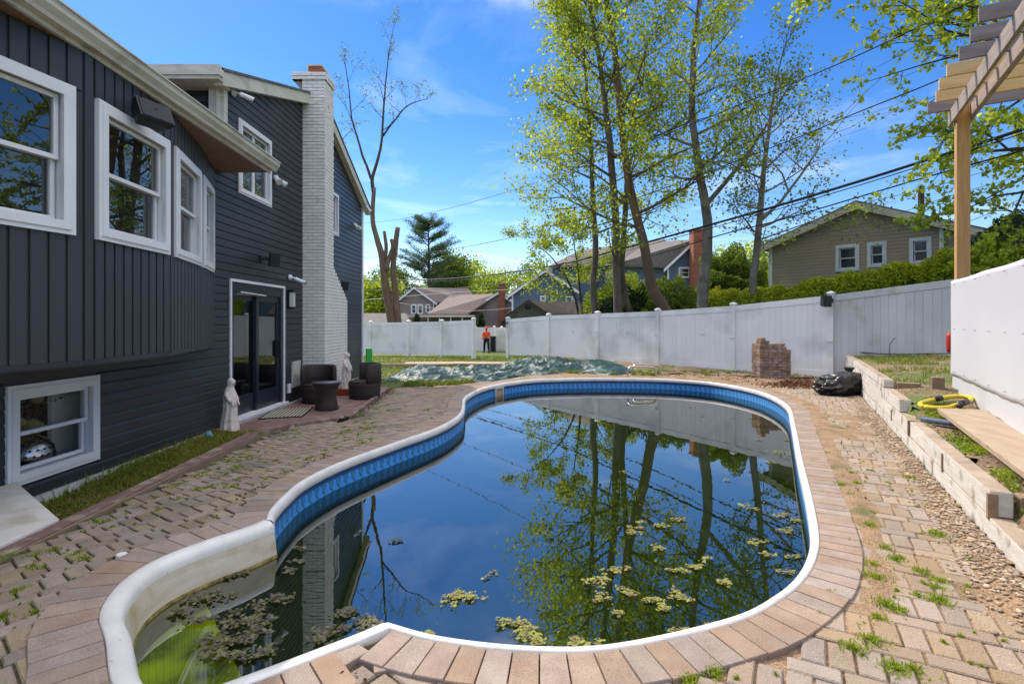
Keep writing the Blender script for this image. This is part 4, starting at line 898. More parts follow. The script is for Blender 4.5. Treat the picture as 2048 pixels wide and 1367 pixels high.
m2 = MB(); m2.add([(HX+.0, D0+.12, DZ1-.20), (HX+.01, D1-.75, DZ1-.19), (HX+.05, D1-.75, DZ1-.185), (HX+.11, D0+.12, DZ1-.17), (HX+.11, D0+.12, DZ1-.155), (HX+.05, D1-.75, DZ1-.17)], [(0, 1, 2, 3), (3, 2, 5, 4)]); m2.build('curtain_track', M['white'], door)
m2 = MB(); wbox(m2, O, uY, nX, D0-.05, D1+.03, -.1, .10, -.165, -.128); wbox(m2, O, uY, nX, D0-.04, D1+.02, -.1, .075, -.35, -.166); m2.build('door_sill', M['white'], door)
m2 = MB(); m2.add([(x, y, z) for x in (HX-.13, HX-2.5) for y, z in ((D0-.3, -.16), (D1+1.2, -.16), (D1+1.2, 2.0), (D0-.3, 2.0))], [(0, 1, 5, 4), (1, 2, 6, 5), (2, 3, 7, 6), (3, 0, 4, 7), (4, 5, 6, 7)]); m2.build('room', M['room'], door)

# ---------------- chimney ----------------
CX, CY0, CY1, CYB, CTOP = -3.74, 10.5, 11.02, 11.92, 5.0+CAMZ
ch = MB(); e = .008
def cpoly(z):
    if z < 1.81: return CYB
    if z < 2.46: return CYB+(CY1-CYB)*(z-1.81)/.65
    return CY1
core = [(-.5, CYB), (1.81, CYB), (2.46, CY1), (CTOP-.1, CY1)]
rings = [[(HX+.001, CY0+e, z), (CX-e, CY0+e, z), (CX-e, yb-e, z), (HX+.001, yb-e, z)] for z, yb in core]
ch.loft(rings); chim = ch.build('chimney', M['mortarwhite'], house)
bl, bh = .2035, .0675
bm_ = MB()
def brick_me(l, d, h):
    mb = MB(); b = .004; r = lambda x0, x1, y0, y1, z: [(x0, y0, z), (x1, y0, z), (x1, y1, z), (x0, y1, z)]
    mb.loft([r(b, l-b, b, d, 0), r(0, l, 0, d, b), r(0, l, 0, d, h-b), r(b, l-b, b, d, h)]); me = bpy.data.meshes.new('brick'); me.from_pydata(mb.v, [], mb.f); me.update(); return me, mb
fb, _ = brick_me(bl-.010, .05, bh-.009); fh, _ = brick_me(.092, .05, bh-.009); fq, _ = brick_me(.05, .05, bh-.009)
for me in (fb, fh, fq): me.materials.append(M['brickwhite'])
side = MB(); nfront = 0
zc = -.2; row = 0; W_ = CX-HX
while zc < CTOP-.20:
    # front face: runs in x; toggle bond
    x = HX+.002; pieces = []
    if row % 2 == 0: pieces = [(HX+.004, 'b'), (HX+.004+bl, 'b'), (HX+.46-.052, 'q')]
    else: pieces = [(HX+.004, 'h'), (HX+.004+.102, 'b'), (HX+.004+.102+bl, 'h'), (HX+.46-.052, 'q')]
    if row % 2: pieces = [(HX+.004, 'h'), (HX+.106, 'b'), (HX+.106+bl, 'x')]
    for x0, kd in pieces:
        if kd == 'x': m_ = None
        me = {'b': fb, 'h': fh, 'q': fq}.get(kd)
        if me is None:
            if 'fx' not in globals(): fx, _ = brick_me(CX-(HX+.106+bl), .05, bh-.009); fx.materials.append(M['brickwhite'])
            me = fx
        o = bpy.data.objects.new('brick', me); COL.objects.link(o); o.parent = chim; o.location = (x0, CY0-.004+rnd.uniform(-.002, .002), zc); nfront += 1
    yb = cpoly(zc+bh*.5); y = CY0+.05; k = 0; first = .155 if row % 2 else .05
    while y < yb-.02:
        y1 = min(y+(first if k == 0 else bl)-.010, yb); j = rnd.uniform(-.002, .002); b = .003
        y0_ = y; r = lambda xx, dy, dz: [(xx, y0_+dy, zc+dz), (xx, y1-dy, zc+dz), (xx, y1-dy, zc+bh-.009-dz), (xx, y0_+dy, zc+bh-.009-dz)]
        side.loft([r(CX-.04, 0, 0), r(CX-b+j, 0, 0), r(CX+.002+j, b, b)]); y += (first if k == 0 else bl); k += 1
    zc += bh; row += 1
side.build('side_bricks', M['brickwhite'], chim)['kind'] = 'stuff'
mb = MB()
for i, zt in enumerate((CTOP-.19, CTOP-.122)):
    g_ = .028
    x = HX-.2
    for k in range(4):
        l_ = [.2, .2, .2, .09][k] if i else [.1, .2, .2, .19][k]; mb.box(x+.004, x+l_-.006, CY0-g_-.01*i, CY0+.1, zt, zt+.06); x += l_
    y = CY0+.105
    for k in range(2): mb.box(CX-.1, CX+g_+.01*i, y+.0, y+.2, zt, zt+.06); y += .208
mb.box(HX-.2, CX+.01, CY0-.01, CY1+.01, CTOP-.19, CTOP-.045)
cap = mb.build('chimney_cap', M['brickwhite'], chim)
mb = MB()
for (a, b_, c, d_) in ((0, .03, 0, .34), (.23, .26, 0, .34), (.03, .23, 0, .03), (.03, .23, .31, .34)): mb.box(HX+.10+a, HX+.10+b_, CY0+.06+c, CY0+.06+d_, CTOP-.05, CTOP+.10)
mb.build('flue', M['flue'], chim)
mb = MB(); mb.box(HX+.07, HX+.39, CY0+.03, CY0+.43, CTOP+.10, CTOP+.125); mb.build('flue_cap', M['cream'], chim)
# chimney behind the roof: stack continues over the ridge side
# ---------------- deck by the door ----------------
deck = empty('deck', (-3.5, 9.5, -.21), 'low worn red brown board deck along the house under the patio door', 'deck')
DZ = -.212
DP = [(-4.19, 7.32), (-3.46, 7.02), (-3.25, 7.66), (-2.55, 8.32), (-2.77, 11.88), (-2.95, 12.35), (-4.19, 12.35)]
x = -4.18
while x < -2.5:
    x1 = x+.088; xm = (x+x1)/2; ys = []
    for i in range(len(DP)):
        (xa, ya), (xb, yb) = DP[i], DP[(i+1) % len(DP)]
        if (xa > xm) != (xb > xm): ys.append(ya+(yb-ya)*(xm-xa)/(xb-xa))
    if len(ys) >= 2:
        y0_, y1_ = min(ys), max(ys); sp = [y0_, y1_] if x % .3 > .12 else [y0_, y0_+(y1_-y0_)*rnd.uniform(.35, .65), y1_]
        for a, b in zip(sp[:-1], sp[1:]):
            if CX+.02 > xm and b > CY0-.02: b = min(b, CY0-.02)
            if b-a > .05: mb = MB(); j = rnd.uniform(-.003, .003); mb.box(x+.003, x1-.003, a+.002, b-.002, DZ-.03+j, DZ+j); mb.build('deck_board', M['deck'], deck)
    x = x1
mb = MB(); mb.prism([(p[0]*.999, p[1]) for p in DP], -.40, DZ-.035); mb.build('deck_frame', M['edging'], deck)
def edgebar(a, b, z0, z1, wd, nm, par, mat):
    a = np.array(a, float); b = np.array(b, float); d = (b-a)/np.linalg.norm(b-a); nn = np.array([-d[1], d[0]])*wd
    m_ = MB(); m_.obox((*a, z0), (*(b-a), 0), (*nn, 0), (0, 0, z1-z0)); return m_.build(nm, mat, par, bevel=.004)
for a, b in ((DP[0], DP[1]), (DP[1], DP[2]), (DP[2], DP[3]), (DP[3], DP[4])): edgebar(a, b, -.30, DZ+.055, .085 if a != DP[0] else .03, 'edge_board', deck, M['edging'])
# timber edging between bed and pavers
ed = empty('edging_timber', (-3.3, 4, -.15), 'long weathered red brown timber edging the planting bed and brick path', 'timber edging')
ept = resample(EDGE[:3], 2.05)
for i in range(len(ept)-1):
    edgebar(ept[i]+(0, .006), ept[i+1]-(0, .006), -.28, -.118, .12, 'timber', ed, M['edging'])
for i in range(len(ept)-1):
    edgebar(ept[i]+(.022, .004), ept[i+1]+(.022, -.004), -.28, -.128, .02, 'strip', ed, M['timber'])
# ---------------- things by the house ----------------
def statue(name, loc, h, yaw, label, seed):
    # draped standing figure as one continuous lofted body; head under a veil, bowed, arms low with open hands
    root = empty(name, loc, label, 'statue'); n = 40; c, s_ = math.cos(yaw), math.sin(yaw)
    K = [(0, .150, .135, 0, 0, .10), (.02, .165, .150, 0, 0, .12), (.06, .155, .140, 0, 0, .16), (.14, .142, .128, .0, 0, .18), (.28, .132, .115, .0, 0, .16), (.42, .130, .108, .004, 0, .12), (.52, .132, .108, .01, 0, .09),
         (.62, .130, .100, .01, 0, .07), (.70, .122, .088, .004, 0, .05), (.765, .108, .078, 0, 0, .03), (.80, .085, .070, .002, 0, .02), (.83, .064, .064, .008, 0, .01), (.86, .062, .070, .018, 0, 0), (.90, .064, .076, .026, 0, 0),
         (.94, .060, .072, .028, 0, 0), (.97, .047, .056, .022, 0, 0), (.99, .028, .034, .018, 0, 0), (1.0, .008, .010, .016, 0, 0)]
    kz = [k[0] for k in K]; zs = np.linspace(0, 1, 56); rings = []
    for z in zs:
        rx, ry, cy_, _, amp = [float(np.interp(z, kz, [k[i] for k in K])) for i in (1, 2, 3, 4, 5)]
        ring = []
        for k in range(n):
            a = 2*math.pi*k/n; f = 1+amp*math.sin(a*8+math.sin(z*7+seed)*1.6+z*3)*.9+amp*.5*math.sin(a*17+seed+z*5)
            if .80 < z < .96:      # veil opening: face set back, edges of the cloth forward
                d = abs(math.atan2(math.sin(a-math.pi/2), math.cos(a-math.pi/2)))
                if d < .75: f *= .90
                elif d < 1.1: f *= 1.07
            x, y = rx*math.cos(a)*f, ry*math.sin(a)*f+cy_
            ring.append((loc[0]+(c*x-s_*y)*h, loc[1]+(s_*x+c*y)*h, loc[2]+z*h))
        rings.append(ring)
    mb = MB(); mb.loft(rings); mb.build('robed_body', M['statue'], root, True)
    def T(p): x, y, z = p; return (loc[0]+(c*x-s_*y)*h, loc[1]+(s_*x+c*y)*h, loc[2]+z*h)
    mb = MB()       # face: brow, nose, chin
    fr_ = [(.012, .955, .080), (.030, .94, .092), (.034, .915, .098), (.031, .89, .098), (.022, .868, .092), (.008, .855, .082)]
    mb.loft([[T((r_*math.cos(t), y_*.82+r_*.8*math.sin(t), z)) for t in np.linspace(0, 2*math.pi, 12, endpoint=False)] for r_, z, y_ in fr_]); mb.build('face', M['statue'], root, True)
    mb = MB(); mb.loft([[T((w_*math.cos(t), .098+q+w_*math.sin(t), z)) for t in np.linspace(0, 6.28, 6, endpoint=False)] for w_, q, z in ((.003, 0, .925), (.006, .006, .905), (.008, .010, .897), (.003, .002, .892))]); mb.build('nose', M['statue'], root, True)
    for sx in (-1, 1):
        mb = MB(); pts = [T((sx*.090, .0, .76)), T((sx*.115, .015, .68)), T((sx*.118, .055, .60)), T((sx*.100, .095, .55))]
        mb.tube(pts, [.036*h, .042*h, .040*h, .030*h], 10); mb.build('sleeve', M['statue'], root, True)
        mb = MB(); mb.tube([T((sx*.100, .09, .55)), T((sx*.094, .112, .528)), T((sx*.088, .12, .512))], [.016*h, .018*h, .014*h], 8)
        for q in range(4): mb.tube([T((sx*(.076+.009*q), .120, .514)), T((sx*(.074+.010*q), .131, .494)), T((sx*(.074+.010*q), .132, .478-.004*abs(q-1.5)))], [.0055*h, .005*h, .0035*h], 5)
        mb.tube([T((sx*.104, .112, .525)), T((sx*.113, .120, .508)), T((sx*.113, .122, .496))], [.006*h, .0055*h, .004*h], 5)
        mb.build('hand', M['statue'], root, True)
    mb = MB(); mb.lathe([(.158*h, -.004), (.175*h, 0), (.175*h, .02*h), (.16*h, .03*h)], loc, 20); mb.build('base', M['statue'], root)
    return root
statue('garden_statue', (-4.0, 7.44, -.205), .75, R(-95), 'pale robed statue standing on the near corner of the deck by the patio door', 1.)
statue('garden_statue', (-3.52, 11.15, -.08), .76, R(-100), 'pale robed statue on a red block beside the chimney base', 4.)
mb = MB(); mb.box(-3.71, -3.33, 10.95, 11.42, DZ+.002, -.082); tag(mb.build('plinth', M['reddeck'], None, bevel=.006), 'low red painted block under the statue at the chimney', 'plinth')
def tub_chair(name, loc, yaw, label):
    root = empty(name, loc, label, 'chair', 'dark wicker tub chairs on the deck'); root.rotation_euler.z = yaw
    mb = MB(); mb.lathe([(.285, 0), (.30, .01), (.305, .12), (.32, .27), (.325, .31), (.31, .325)], (0, 0, 0), 36); mb.build('base', M['wicker'], None, True).parent = root
    mb = MB(); mb.lathe([(.30, .325), (.312, .335), (.30, .355), (0.02, .365)], (0, 0, 0), 36); mb.build('seat', M['wicker'], None, True).parent = root
    rings = []
    for a in np.linspace(R(-8), R(188), 26):
        q = abs((a-R(90))/R(98)); top = .70-.0*q if q < .9 else .70-(q-.9)*.6
        prof = [(.245, .36), (.250, .50), (.26, top-.02), (.275, top), (.305, top+.004), (.328, top-.015), (.330, .50), (.326, .31), (.30, .30)]
        rings.append([(r_*math.cos(a), r_*math.sin(a), z) for r_, z in prof])
    mb = MB(); mb.loft(rings); mb.build('backrest', M['wicker'], None, True).parent = root
    return root
tub_chair('wicker_chair', (-3.72, 10.10, DZ), R(25), 'dark wicker tub chair against the chimney front beside the wall hatch')
tub_chair('wicker_chair', (-2.98, 10.62, DZ), R(-62), 'dark wicker tub chair at the pool side edge of the deck')
t = empty('wicker_table', (-3.27, 9.26, DZ), 'small waisted round dark wicker table between the tub chairs', 'table')
mb = MB(); mb.lathe([(.20, 0), (.205, .01), (.185, .10), (.165, .2), (.165, .26), (.185, .35), (.225, .44), (.24, .47)], tuple(t.location), 36); mb.build('pedestal', M['wicker'], t, True)
mb = MB(); mb.lathe([(.24, .471), (.248, .478), (.246, .492), (.02, .496)], tuple(t.location), 36); mb.build('table_top', pm('smoky glass top', (.10, .10, .11), None, 5, .12), t, True)
mat_ = empty('door_mat', (-3.72, 8.75, DZ+.004), 'door mat with black and cream diagonal stripes before the patio door', 'mat')
mb = MB(); mb.obox((-4.02, 8.30, DZ+.004), (.62, .22, 0), (-.17, .95, 0), (0, 0, .012)); mb.build('base', M['matl'], mat_)
mb = MB()
for k in range(11): f = (k+.25)/11; mb.obox((-4.0+.58*f, 8.34+.205*f, DZ+.0155), (.026, .009, 0), (-.16, .88, 0), (0, 0, .0015))
mb.build('stripes', M['matw'], mat_)['kind'] = 'stuff'
# wall fittings
def bullet_cam(loc, d, label):
    r_ = empty('security_camera', loc, label, 'camera'); p = Vector(loc); d = Vector(d).normalized()
    mb = MB(); mb.tube([p, p+Vector((.035, 0, 0))], .055, 16); mb.tube([p+Vector((.035, 0, 0)), p+Vector((.06, 0, 0))], [.045, .02], 12); mb.build('mount', M['white'], r_, True)
    q = p+Vector((.08, 0, -.01)); mb = MB(); mb.tube([p+Vector((.05, 0, 0)), q, q+d*.05], .016, 8); mb.build('arm', M['white'], r_, True)
    mb = MB(); mb.tube([q+d*.03, q+d*.22], .036, 16); mb.build('housing', M['white'], r_)
    mb = MB(); mb.tube([q+d*.221, q+d*.235], .032, 16); mb.build('lens', M['black'], r_)
def flood(loc, label, two=True):
    r_ = empty('floodlight', loc, label, 'floodlight'); p = Vector(loc)
    mb = MB(); mb.tube([p, p+Vector((.05, 0, 0))], .05, 14); mb.build('mount', M['white'], r_)
    for s__ in (-1, 1):
        d = Vector((.5, .25+.7*s__*.8, -.55)).normalized(); q = p+Vector((.06, .07*s__, -.02)); mb = MB(); mb.tube([p+Vector((.045, 0, 0)), q], .014, 8); mb.tube([q, q+d*.04, q+d*.12], [.025, .04, .062], 16); mb.build('lamp_head', M['white'], r_, True)
        mb = MB(); mb.tube([q+d*.121, q+d*.124], .056, 16); mb.build('lens', M['lightglass'], r_)
bullet_cam((HX+.02, 7.85, 4.76), (.75, .45, -.22), 'white bullet camera high at the corner of the upper wall')
bullet_cam((HX+.02, 9.85, 2.16), (.8, .25, -.35), 'white bullet camera on the wall just above the wall lamp')
bullet_cam((HX+.05, 14.6, 4.55), (.5, .1, -.6), 'white camera at the far roof corner of the house')
flood((HX+.02, 9.25, 3.86), 'twin white floodlight near the end of the wing gutter')
flood((HX+.02, 13.9, 3.88), 'twin white floodlight on the siding beyond the chimney')
def speaker(loc, yaw, pitch, sz, label, arm):
    r_ = empty('outdoor_speaker', loc, label, 'speaker'); mb = MB(); w_, h_, d_ = sz
    mt = Matrix.Translation(loc) @ Matrix.Rotation(yaw, 4, 'Z') @ Matrix.Rotation(pitch, 4, 'X')
    def tr(m_): m_.v = [tuple(mt @ Vector(v)) for v in m_.v]; return m_
    mb.loft([[(x*k, y, z*k2) for x, z in ((-w_/2, -h_/2), (w_/2, -h_/2), (w_/2, h_/2), (-w_/2, h_/2))] for k, k2, y in ((.7, .8, d_), (.95, .97, d_*.4), (1, 1, 0))]); tr(mb).build('cabinet', M['black'], r_, bevel=.008)
    mb = MB(); mb.box(-w_*.44, w_*.44, -.006, .0, -h_*.44, h_*.44); tr(mb).build('grille', pm('dark mesh grille', (.02, .02, .022), (.035, .035, .04), 200, .6, .5, 400), r_)
    mb = MB(); mb.tube([loc, arm], .018, 8); mb.box(arm[0]-.02, arm[0]+.02, arm[1]-.04, arm[1]+.04, arm[2]-.05, arm[2]+.05); mb.build('bracket', M['black'], r_)
speaker((-3.20, 4.72, 3.24), R(68), R(-24), (.31, .20, .16), 'large black speaker tilted under the gutter on the bowed wall', (-3.43, 4.80, 3.30))
speaker((HX+.25, 8.75, 2.36), R(40), R(20), (.17, .24, .15), 'black speaker on the siding above the patio door', (HX+.03, 8.72, 2.38))
speaker((-3.92, 12.35, 2.16), R(35), R(20), (.16, .22, .14), 'small black speaker on the siding just beyond the chimney shoulder', (-4.17, 12.35, 2.18))
r_ = empty('wall_lamp', (HX+.02, 9.83, 1.75), 'dark box wall lamp with frosted glass beside the patio door', 'wall lamp')
mb = MB(); mb.box(HX+.017, HX+.04, 9.77, 9.90, 1.57, 1.93); mb.box(HX+.04, HX+.13, 9.78, 9.89, 1.88, 1.93); mb.box(HX+.04, HX+.13, 9.78, 9.89, 1.57, 1.61); mb.build('bracket', M['black'], r_)
mb = MB(); mb.box(HX+.05, HX+.12, 9.79, 9.88, 1.61, 1.88); mb.build('glass', M['lightglass'], r_)
r_ = empty('wall_hatch', (HX+.02, 10.15, .3), 'cream framed access hatch low on the siding by the chimney', 'hatch')
mb = MB()
for (a, b, c, d_) in ((9.97, 10.34, .08, .12), (9.97, 10.34, .53, .57), (9.97, 10.01, .12, .53), (10.30, 10.34, .12, .53)): mb.box(HX+.005, HX+.04, a, b, c, d_)
mb.build('frame', M['cream'], r_); mb = MB(); mb.box(HX+.005, HX+.028, 10.01, 10.30, .12, .53); mb.build('panel', M['lip'], r_)
mb = MB(); mb.box(HX+.005, HX+.05, 9.78, 9.87, .0, .17); tag(mb.build('outlet_box', M['white'], None, bevel=.005), 'small white outlet cover low beside the patio door', 'outlet')
# green plastic item behind the far house corner, blue scrap in the bed
mb = MB(); mb.box(-4.18, -4.0, 15.0, 15.05, -.1, .55); mb.box(-4.18, -4.15, 15.0, 15.3, -.1, .55); tag(mb.build('green_panel', M['green'], None, bevel=.01), 'bright green plastic panel standing behind the far house corner', 'panel')
mb = MB(); C_ = [(-4.08+.02*k, 6.95+.03*math.sin(k), -.17+.03*math.cos(k*2)) for k in range(7)]; mb.tube(C_, [.01, .03, .045, .04, .035, .03, .01], 8); tag(mb.build('blue_bag', M['bluecloth'], None, True), 'crumpled light blue plastic bag in the grass at the deck corner', 'bag')
# capped ground fitting by the step
r_ = empty('ground_valve', (-2.29, 3.08, 0), 'small white capped fitting in a gap of the pavers by the step', 'fitting')
mb = MB(); mb.lathe([(.03, -.05), (.03, .005), (.026, .012)], (-2.29, 3.08, -.02), 14); mb.build('cap', M['white'], r_); mb = MB(); mb.lathe([(.045, -.05), (.045, -.004)], (-2.29, 3.08, -.02), 14); mb.build('collar', M['black'], r_)

# ---------------- pool cover heap, boards, ladder ----------------
def tarpz(x, y):
    out = []
    for a, b in zip(x, y):
        e1 = noise.turbulence((a*.55, b*1.1, 1.3), 4, True); e2 = abs(noise.noise((a*1.5+3, b*2.6, 4.))); e3 = abs(noise.noise((a*4, b*6, 9.)))
        ex = min(1, max(0, (a+3.3)/.6))*min(1, max(0, (3.3-a)/1.2)); f0 = 12.95+.35*math.sin(a*1.7)+.32*math.sin(a*4.1+1)-.25*(a < -2)+.16*max(0, a+.3); f1 = 16.9+.5*math.sin(a*1.3+2)
        ey = min(1, max(0, (b-f0)/.25))*min(1, max(0, (f1-b)/.9)); m_ = min(ex, ey)**.5
        crest = math.exp(-((b-15.6-.4*math.sin(a*.9))/.75)**2)*(.9+.5*math.exp(-((a-1.0)/.8)**2))
        wq = .5*noise.noise((a*.9, b*.9, 7.)); r1 = (1-abs(noise.noise((a*1.3+wq, b*2.2+wq*2, 11.)))*2.6); r2 = (1-abs(noise.noise((a*2.9+wq*2, b*5.2, 17.)))*2.6); r3 = (1-abs(noise.noise((a*7, b*12, 23.)))*2.4)
        h_ = .015+.10*max(0, r1)**3+.08*max(0, r2)**2.5*(.4+abs(e2))+.012*max(0, r3)**2+.04*abs(e2)+.11*crest
        out.append(h_*m_-(.10 if m_ <= 0 else 0))
    return np.array(out)
tx, ty = np.arange(-3.4, 3.4, .035), np.arange(12.3, 17.6, .035)
tz = lambda x, y: gz(x, y)+tarpz(x, y)
def tkeep(x, y): return tarpz(x, y) > -.05
tag(gridmesh('pool_cover', tx, ty, tz, M['tarp'], tkeep), 'crumpled dark green pool cover heaped on the ground before the fence', 'pool cover')
for k, (x, y, lx, ly, a, zt, lb) in enumerate([(-2.9, 18.6, 1.7, .95, .1, .05, 'wide pale plywood sheet flat on the lawn left of the cover'), (-1.1, 18.9, 2.2, .9, -.08, .05, 'pale plywood sheet on the lawn behind the cover nearest the gate'), (-3.7, 17.6, 1.5, .12, .05, .10, 'narrow pale board lying on the lawn nearest the house corner')]):
    mb = MB(); z = gz1(x, y)+.03; mb.obox((x-lx/2, y-ly/2, z), (lx, lx*a, 0), (-ly*a, ly, 0), (0, 0, zt)); tag(mb.build('wood_sheet', M['plank'], None, bevel=.004), lb, 'board')
def rail(c, label):
    r_ = empty('pool_handrail', c, label, 'handrail', 'ladder handrails at the far pool edge'); x, y, z = c; w_ = .34
    pts = [(-w_, 0, 0), (-w_, 0, .10), (-w_+.01, .0, .17), (-w_+.05, .0, .22), (-w_+.12, 0, .245), (w_-.16, 0, .235), (w_-.06, 0, .21), (w_-.01, 0, .15), (w_, 0, .08), (w_, 0, 0)]
    mb = MB(); mb.tube([(x+a, y+b, z+q) for a, b, q in catmull(pts, 4)], .021, 10); mb.build('tube', M['metal'], r_, True)
    for sx in (-w_, w_):
        mb = MB(); mb.lathe([(.045, 0), (.045, .008), (.024, .016)], (x+sx, y, z), 14); mb.build('flange', M['metal'], r_)
rail((3.12, 12.62, .0), 'nearer low stainless handrail at the far pool edge'); rail((3.36, 13.18, .0), 'further low stainless handrail next to the pool cover')
# flat slats on the soil below the fence
slr = empty('slat_row', (4.9, 13, 0), 'row of thin wooden slats lying on the soil below the white fence', 'wooden slats')
for k in range(9):
    x = 4.0+k*.22; y = 13.35-k*.10; mb = MB(); a = rnd.uniform(-.1, .1); mb.obox((x, y, .012), (.62, .10+a, 0), (-.01, .045, 0), (0, 0, .018)); mb.build('slat', M['plank'], slr)
# ---------------- salvaged brick stack ----------------
bs = empty('brick_stack', (6.17, 12.45, .0), 'stack of salvaged red brown bricks piled against the white fence', 'brick stack')
fme, _ = brick_me(.1, .205, .064); fme.materials.append(M['brickstack'])
for row in range(12):
    for c_ in range(7):
        if row == 11 and c_ in (3, 4, 5, 6): continue
        if row == 10 and c_ in (6,): continue
        for dq in range(2):
            o = bpy.data.objects.new('brick', fme); COL.objects.link(o); o.parent = bs; o.matrix_parent_inverse = Matrix.Translation(-bs.location)
            o.location = (5.80+c_*.104+rnd.uniform(-.004, .004), 12.28+dq*.21+rnd.uniform(-.01, .012), .0+row*.0675); o.rotation_euler.z = rnd.uniform(-.05, .05)
for (x, y, z, a) in [(5.82, 12.30, .811, .82), (5.93, 12.31, .811, .76), (5.85, 12.31, .878, .86), (6.13, 12.30, .744, .7), (6.32, 12.33, .744, .95), (5.62, 12.3, 0, .5), (5.45, 12.35, 0, 1.2)]:
    o = bpy.data.objects.new('brick', fme); COL.objects.link(o); o.parent = bs; o.matrix_parent_inverse = Matrix.Translation(-bs.location); o.location = (x, y, z); o.rotation_euler.z = a-.8
# ---------------- bin bag ----------------
def bag():
    nU, nV_ = 120, 64; rings = []
    for j in range(nV_+1):
        v = j/nV_; ring = []
        for i in range(nU):
            a = 2*math.pi*i/nU; rr = math.sin(math.pi*min(1, v*.86+.10))**.55; x = math.cos(a)*rr*.42; y = math.sin(a)*rr*.26; z = (1-math.cos(math.pi*v))*.5*.36
            w_ = abs(noise.noise((x*6+2, y*6, z*7)))*.16+abs(noise.noise((x*15, y*15, z*14)))*.09
            k = 1+.25-w_*2.2; z2 = max(0, z*(1.0+.35*(noise.noise((x*3+9, y*3, 0))))); ring.append((x*k, y*k, z2*(1 if v < .9 else 1)))
        rings.append(ring)
    return rings
rg_ = bag(); bc = (6.02, 9.62, 0); ca, sa = math.cos(.1), math.sin(.1)
bb = empty('bin_bag', bc, 'black plastic bin bag slumped against the retaining wall', 'bin bag')
mb = MB(); mb.loft([[(bc[0]+ca*x-sa*y, bc[1]+sa*x+ca*y, bc[2]+z) for x, y, z in r] for r in rg_]); mb.build('sack', M['bag'], bb, True)
mb = MB(); mb.loft([[(bc[0]+.17+r__*math.cos(t)*(1+.3*math.sin(5*t)), bc[1]+r__*math.sin(t)*(1+.3*math.cos(4*t)), z) for t in np.linspace(0, 6.28, 18, endpoint=False)] for r__, z in ((.12, .30), (.06, .38), (.035, .42), (.06, .45), (.09, .50))]); mb.build('knot', M['bag'], bb, True)

# ---------------- fences ----------------
def post_mb(x, y, z0, z1, w_=.127):
    mb = MB(); h = w_/2; u = FDIR*h; v = np.array([-FDIR[1], FDIR[0]])*h
    def ring(k, z): return [(x+k*(a*u[0]+b*v[0]), y+k*(a*u[1]+b*v[1]), z) for a, b in ((-1, -1), (1, -1), (1, 1), (-1, 1))]
    mb.loft([ring(1, z0), ring(1, z1)]); c = MB(); c.loft([ring(1.25, z1), ring(1.25, z1+.02), ring(1.1, z1+.03), ring(1.0, z1+.045), ring(.1, z1+.07)]); return mb, c
def fence_run(par, pts, tops, bases, mat, topmat=None, wide=.152):
    for i, (x, y) in enumerate(pts):
        a, c = post_mb(x, y, bases[i]-.15, tops[i]+.03); a.build('post', mat, par); c.build('post_cap', mat, par)
    for i in range(len(pts)-1):
        A_, B_ = np.array(pts[i]), np.array(pts[i+1]); d = B_-A_; Ls = np.linalg.norm(d); u = d/Ls; n_ = np.array([-u[1], u[0]])
        if n_[1] > 0: n_ = -n_
        T = lambda s__: tops[i]+(tops[i+1]-tops[i])*s__/Ls
        Bz = lambda s__: bases[i]+(bases[i+1]-bases[i])*s__/Ls
        def pan(a0, a1, o0, o1, zf0, zf1, nm):
            mb = MB(); p = [(A_[0]+u[0]*s_+n_[0]*o_, A_[1]+u[1]*s_+n_[1]*o_, zf(s_)) for zf in (zf0, zf1) for s_, o_ in ((a0, o0), (a1, o0), (a1, o1), (a0, o1))]
            mb.add(p, [(0,3,2,1),(4,5,6,7),(0,1,5,4),(1,2,6,5),(2,3,7,6),(3,0,4,7)]); return mb.build(nm, mat, par)
        pan(.06, Ls-.06, -.022, .022, lambda s_: T(s_)-.15, T, 'rail'); pan(.06, Ls-.06, -.022, .022, Bz, lambda s_: Bz(s_)+.15, 'rail')
        nb = int(round((Ls-.13)/wide)); pw = (Ls-.13)/nb
        for k in range(nb):
            a0, a1 = .065+k*pw+.0014, .065+(k+1)*pw-.0014
            pan(a0, a1, -.01, .012, lambda s_: Bz(s_)+.151, lambda s_: T(s_)-.151, 'board')
        pan(.06, Ls-.06, -.016, -.011, lambda s_: Bz(s_)+.151, lambda s_: T(s_)-.151, 'backing')
ft = [-1, 0, 1, 2, 3, 4, 5.02]; fp = [fpost(t) for t in ft]; ftop = [1.40, 1.53, 1.58, 1.635, 1.75, 1.95, 2.215]; fbase = [-.06, -.03, 0, 0, 0, 0, .45]
fence = empty('white_fence', (*fp[3], 0), 'long white vinyl privacy fence rising to the right behind the pool', 'fence')
fence_run(fence, fp[:6], ftop[:6], fbase[:6], M['fence'])
fence2 = empty('white_fence', (*fp[5], 0), 'weathered algae stained fence section above the grassy terrace', 'fence')
fence_run(fence2, [fp[5]+0*np.array(fp[5]) if False else (fp[5][0]+.001, fp[5][1]), fp[6]], [1.95, 2.215], [.0, .45], M['fencedirty'])
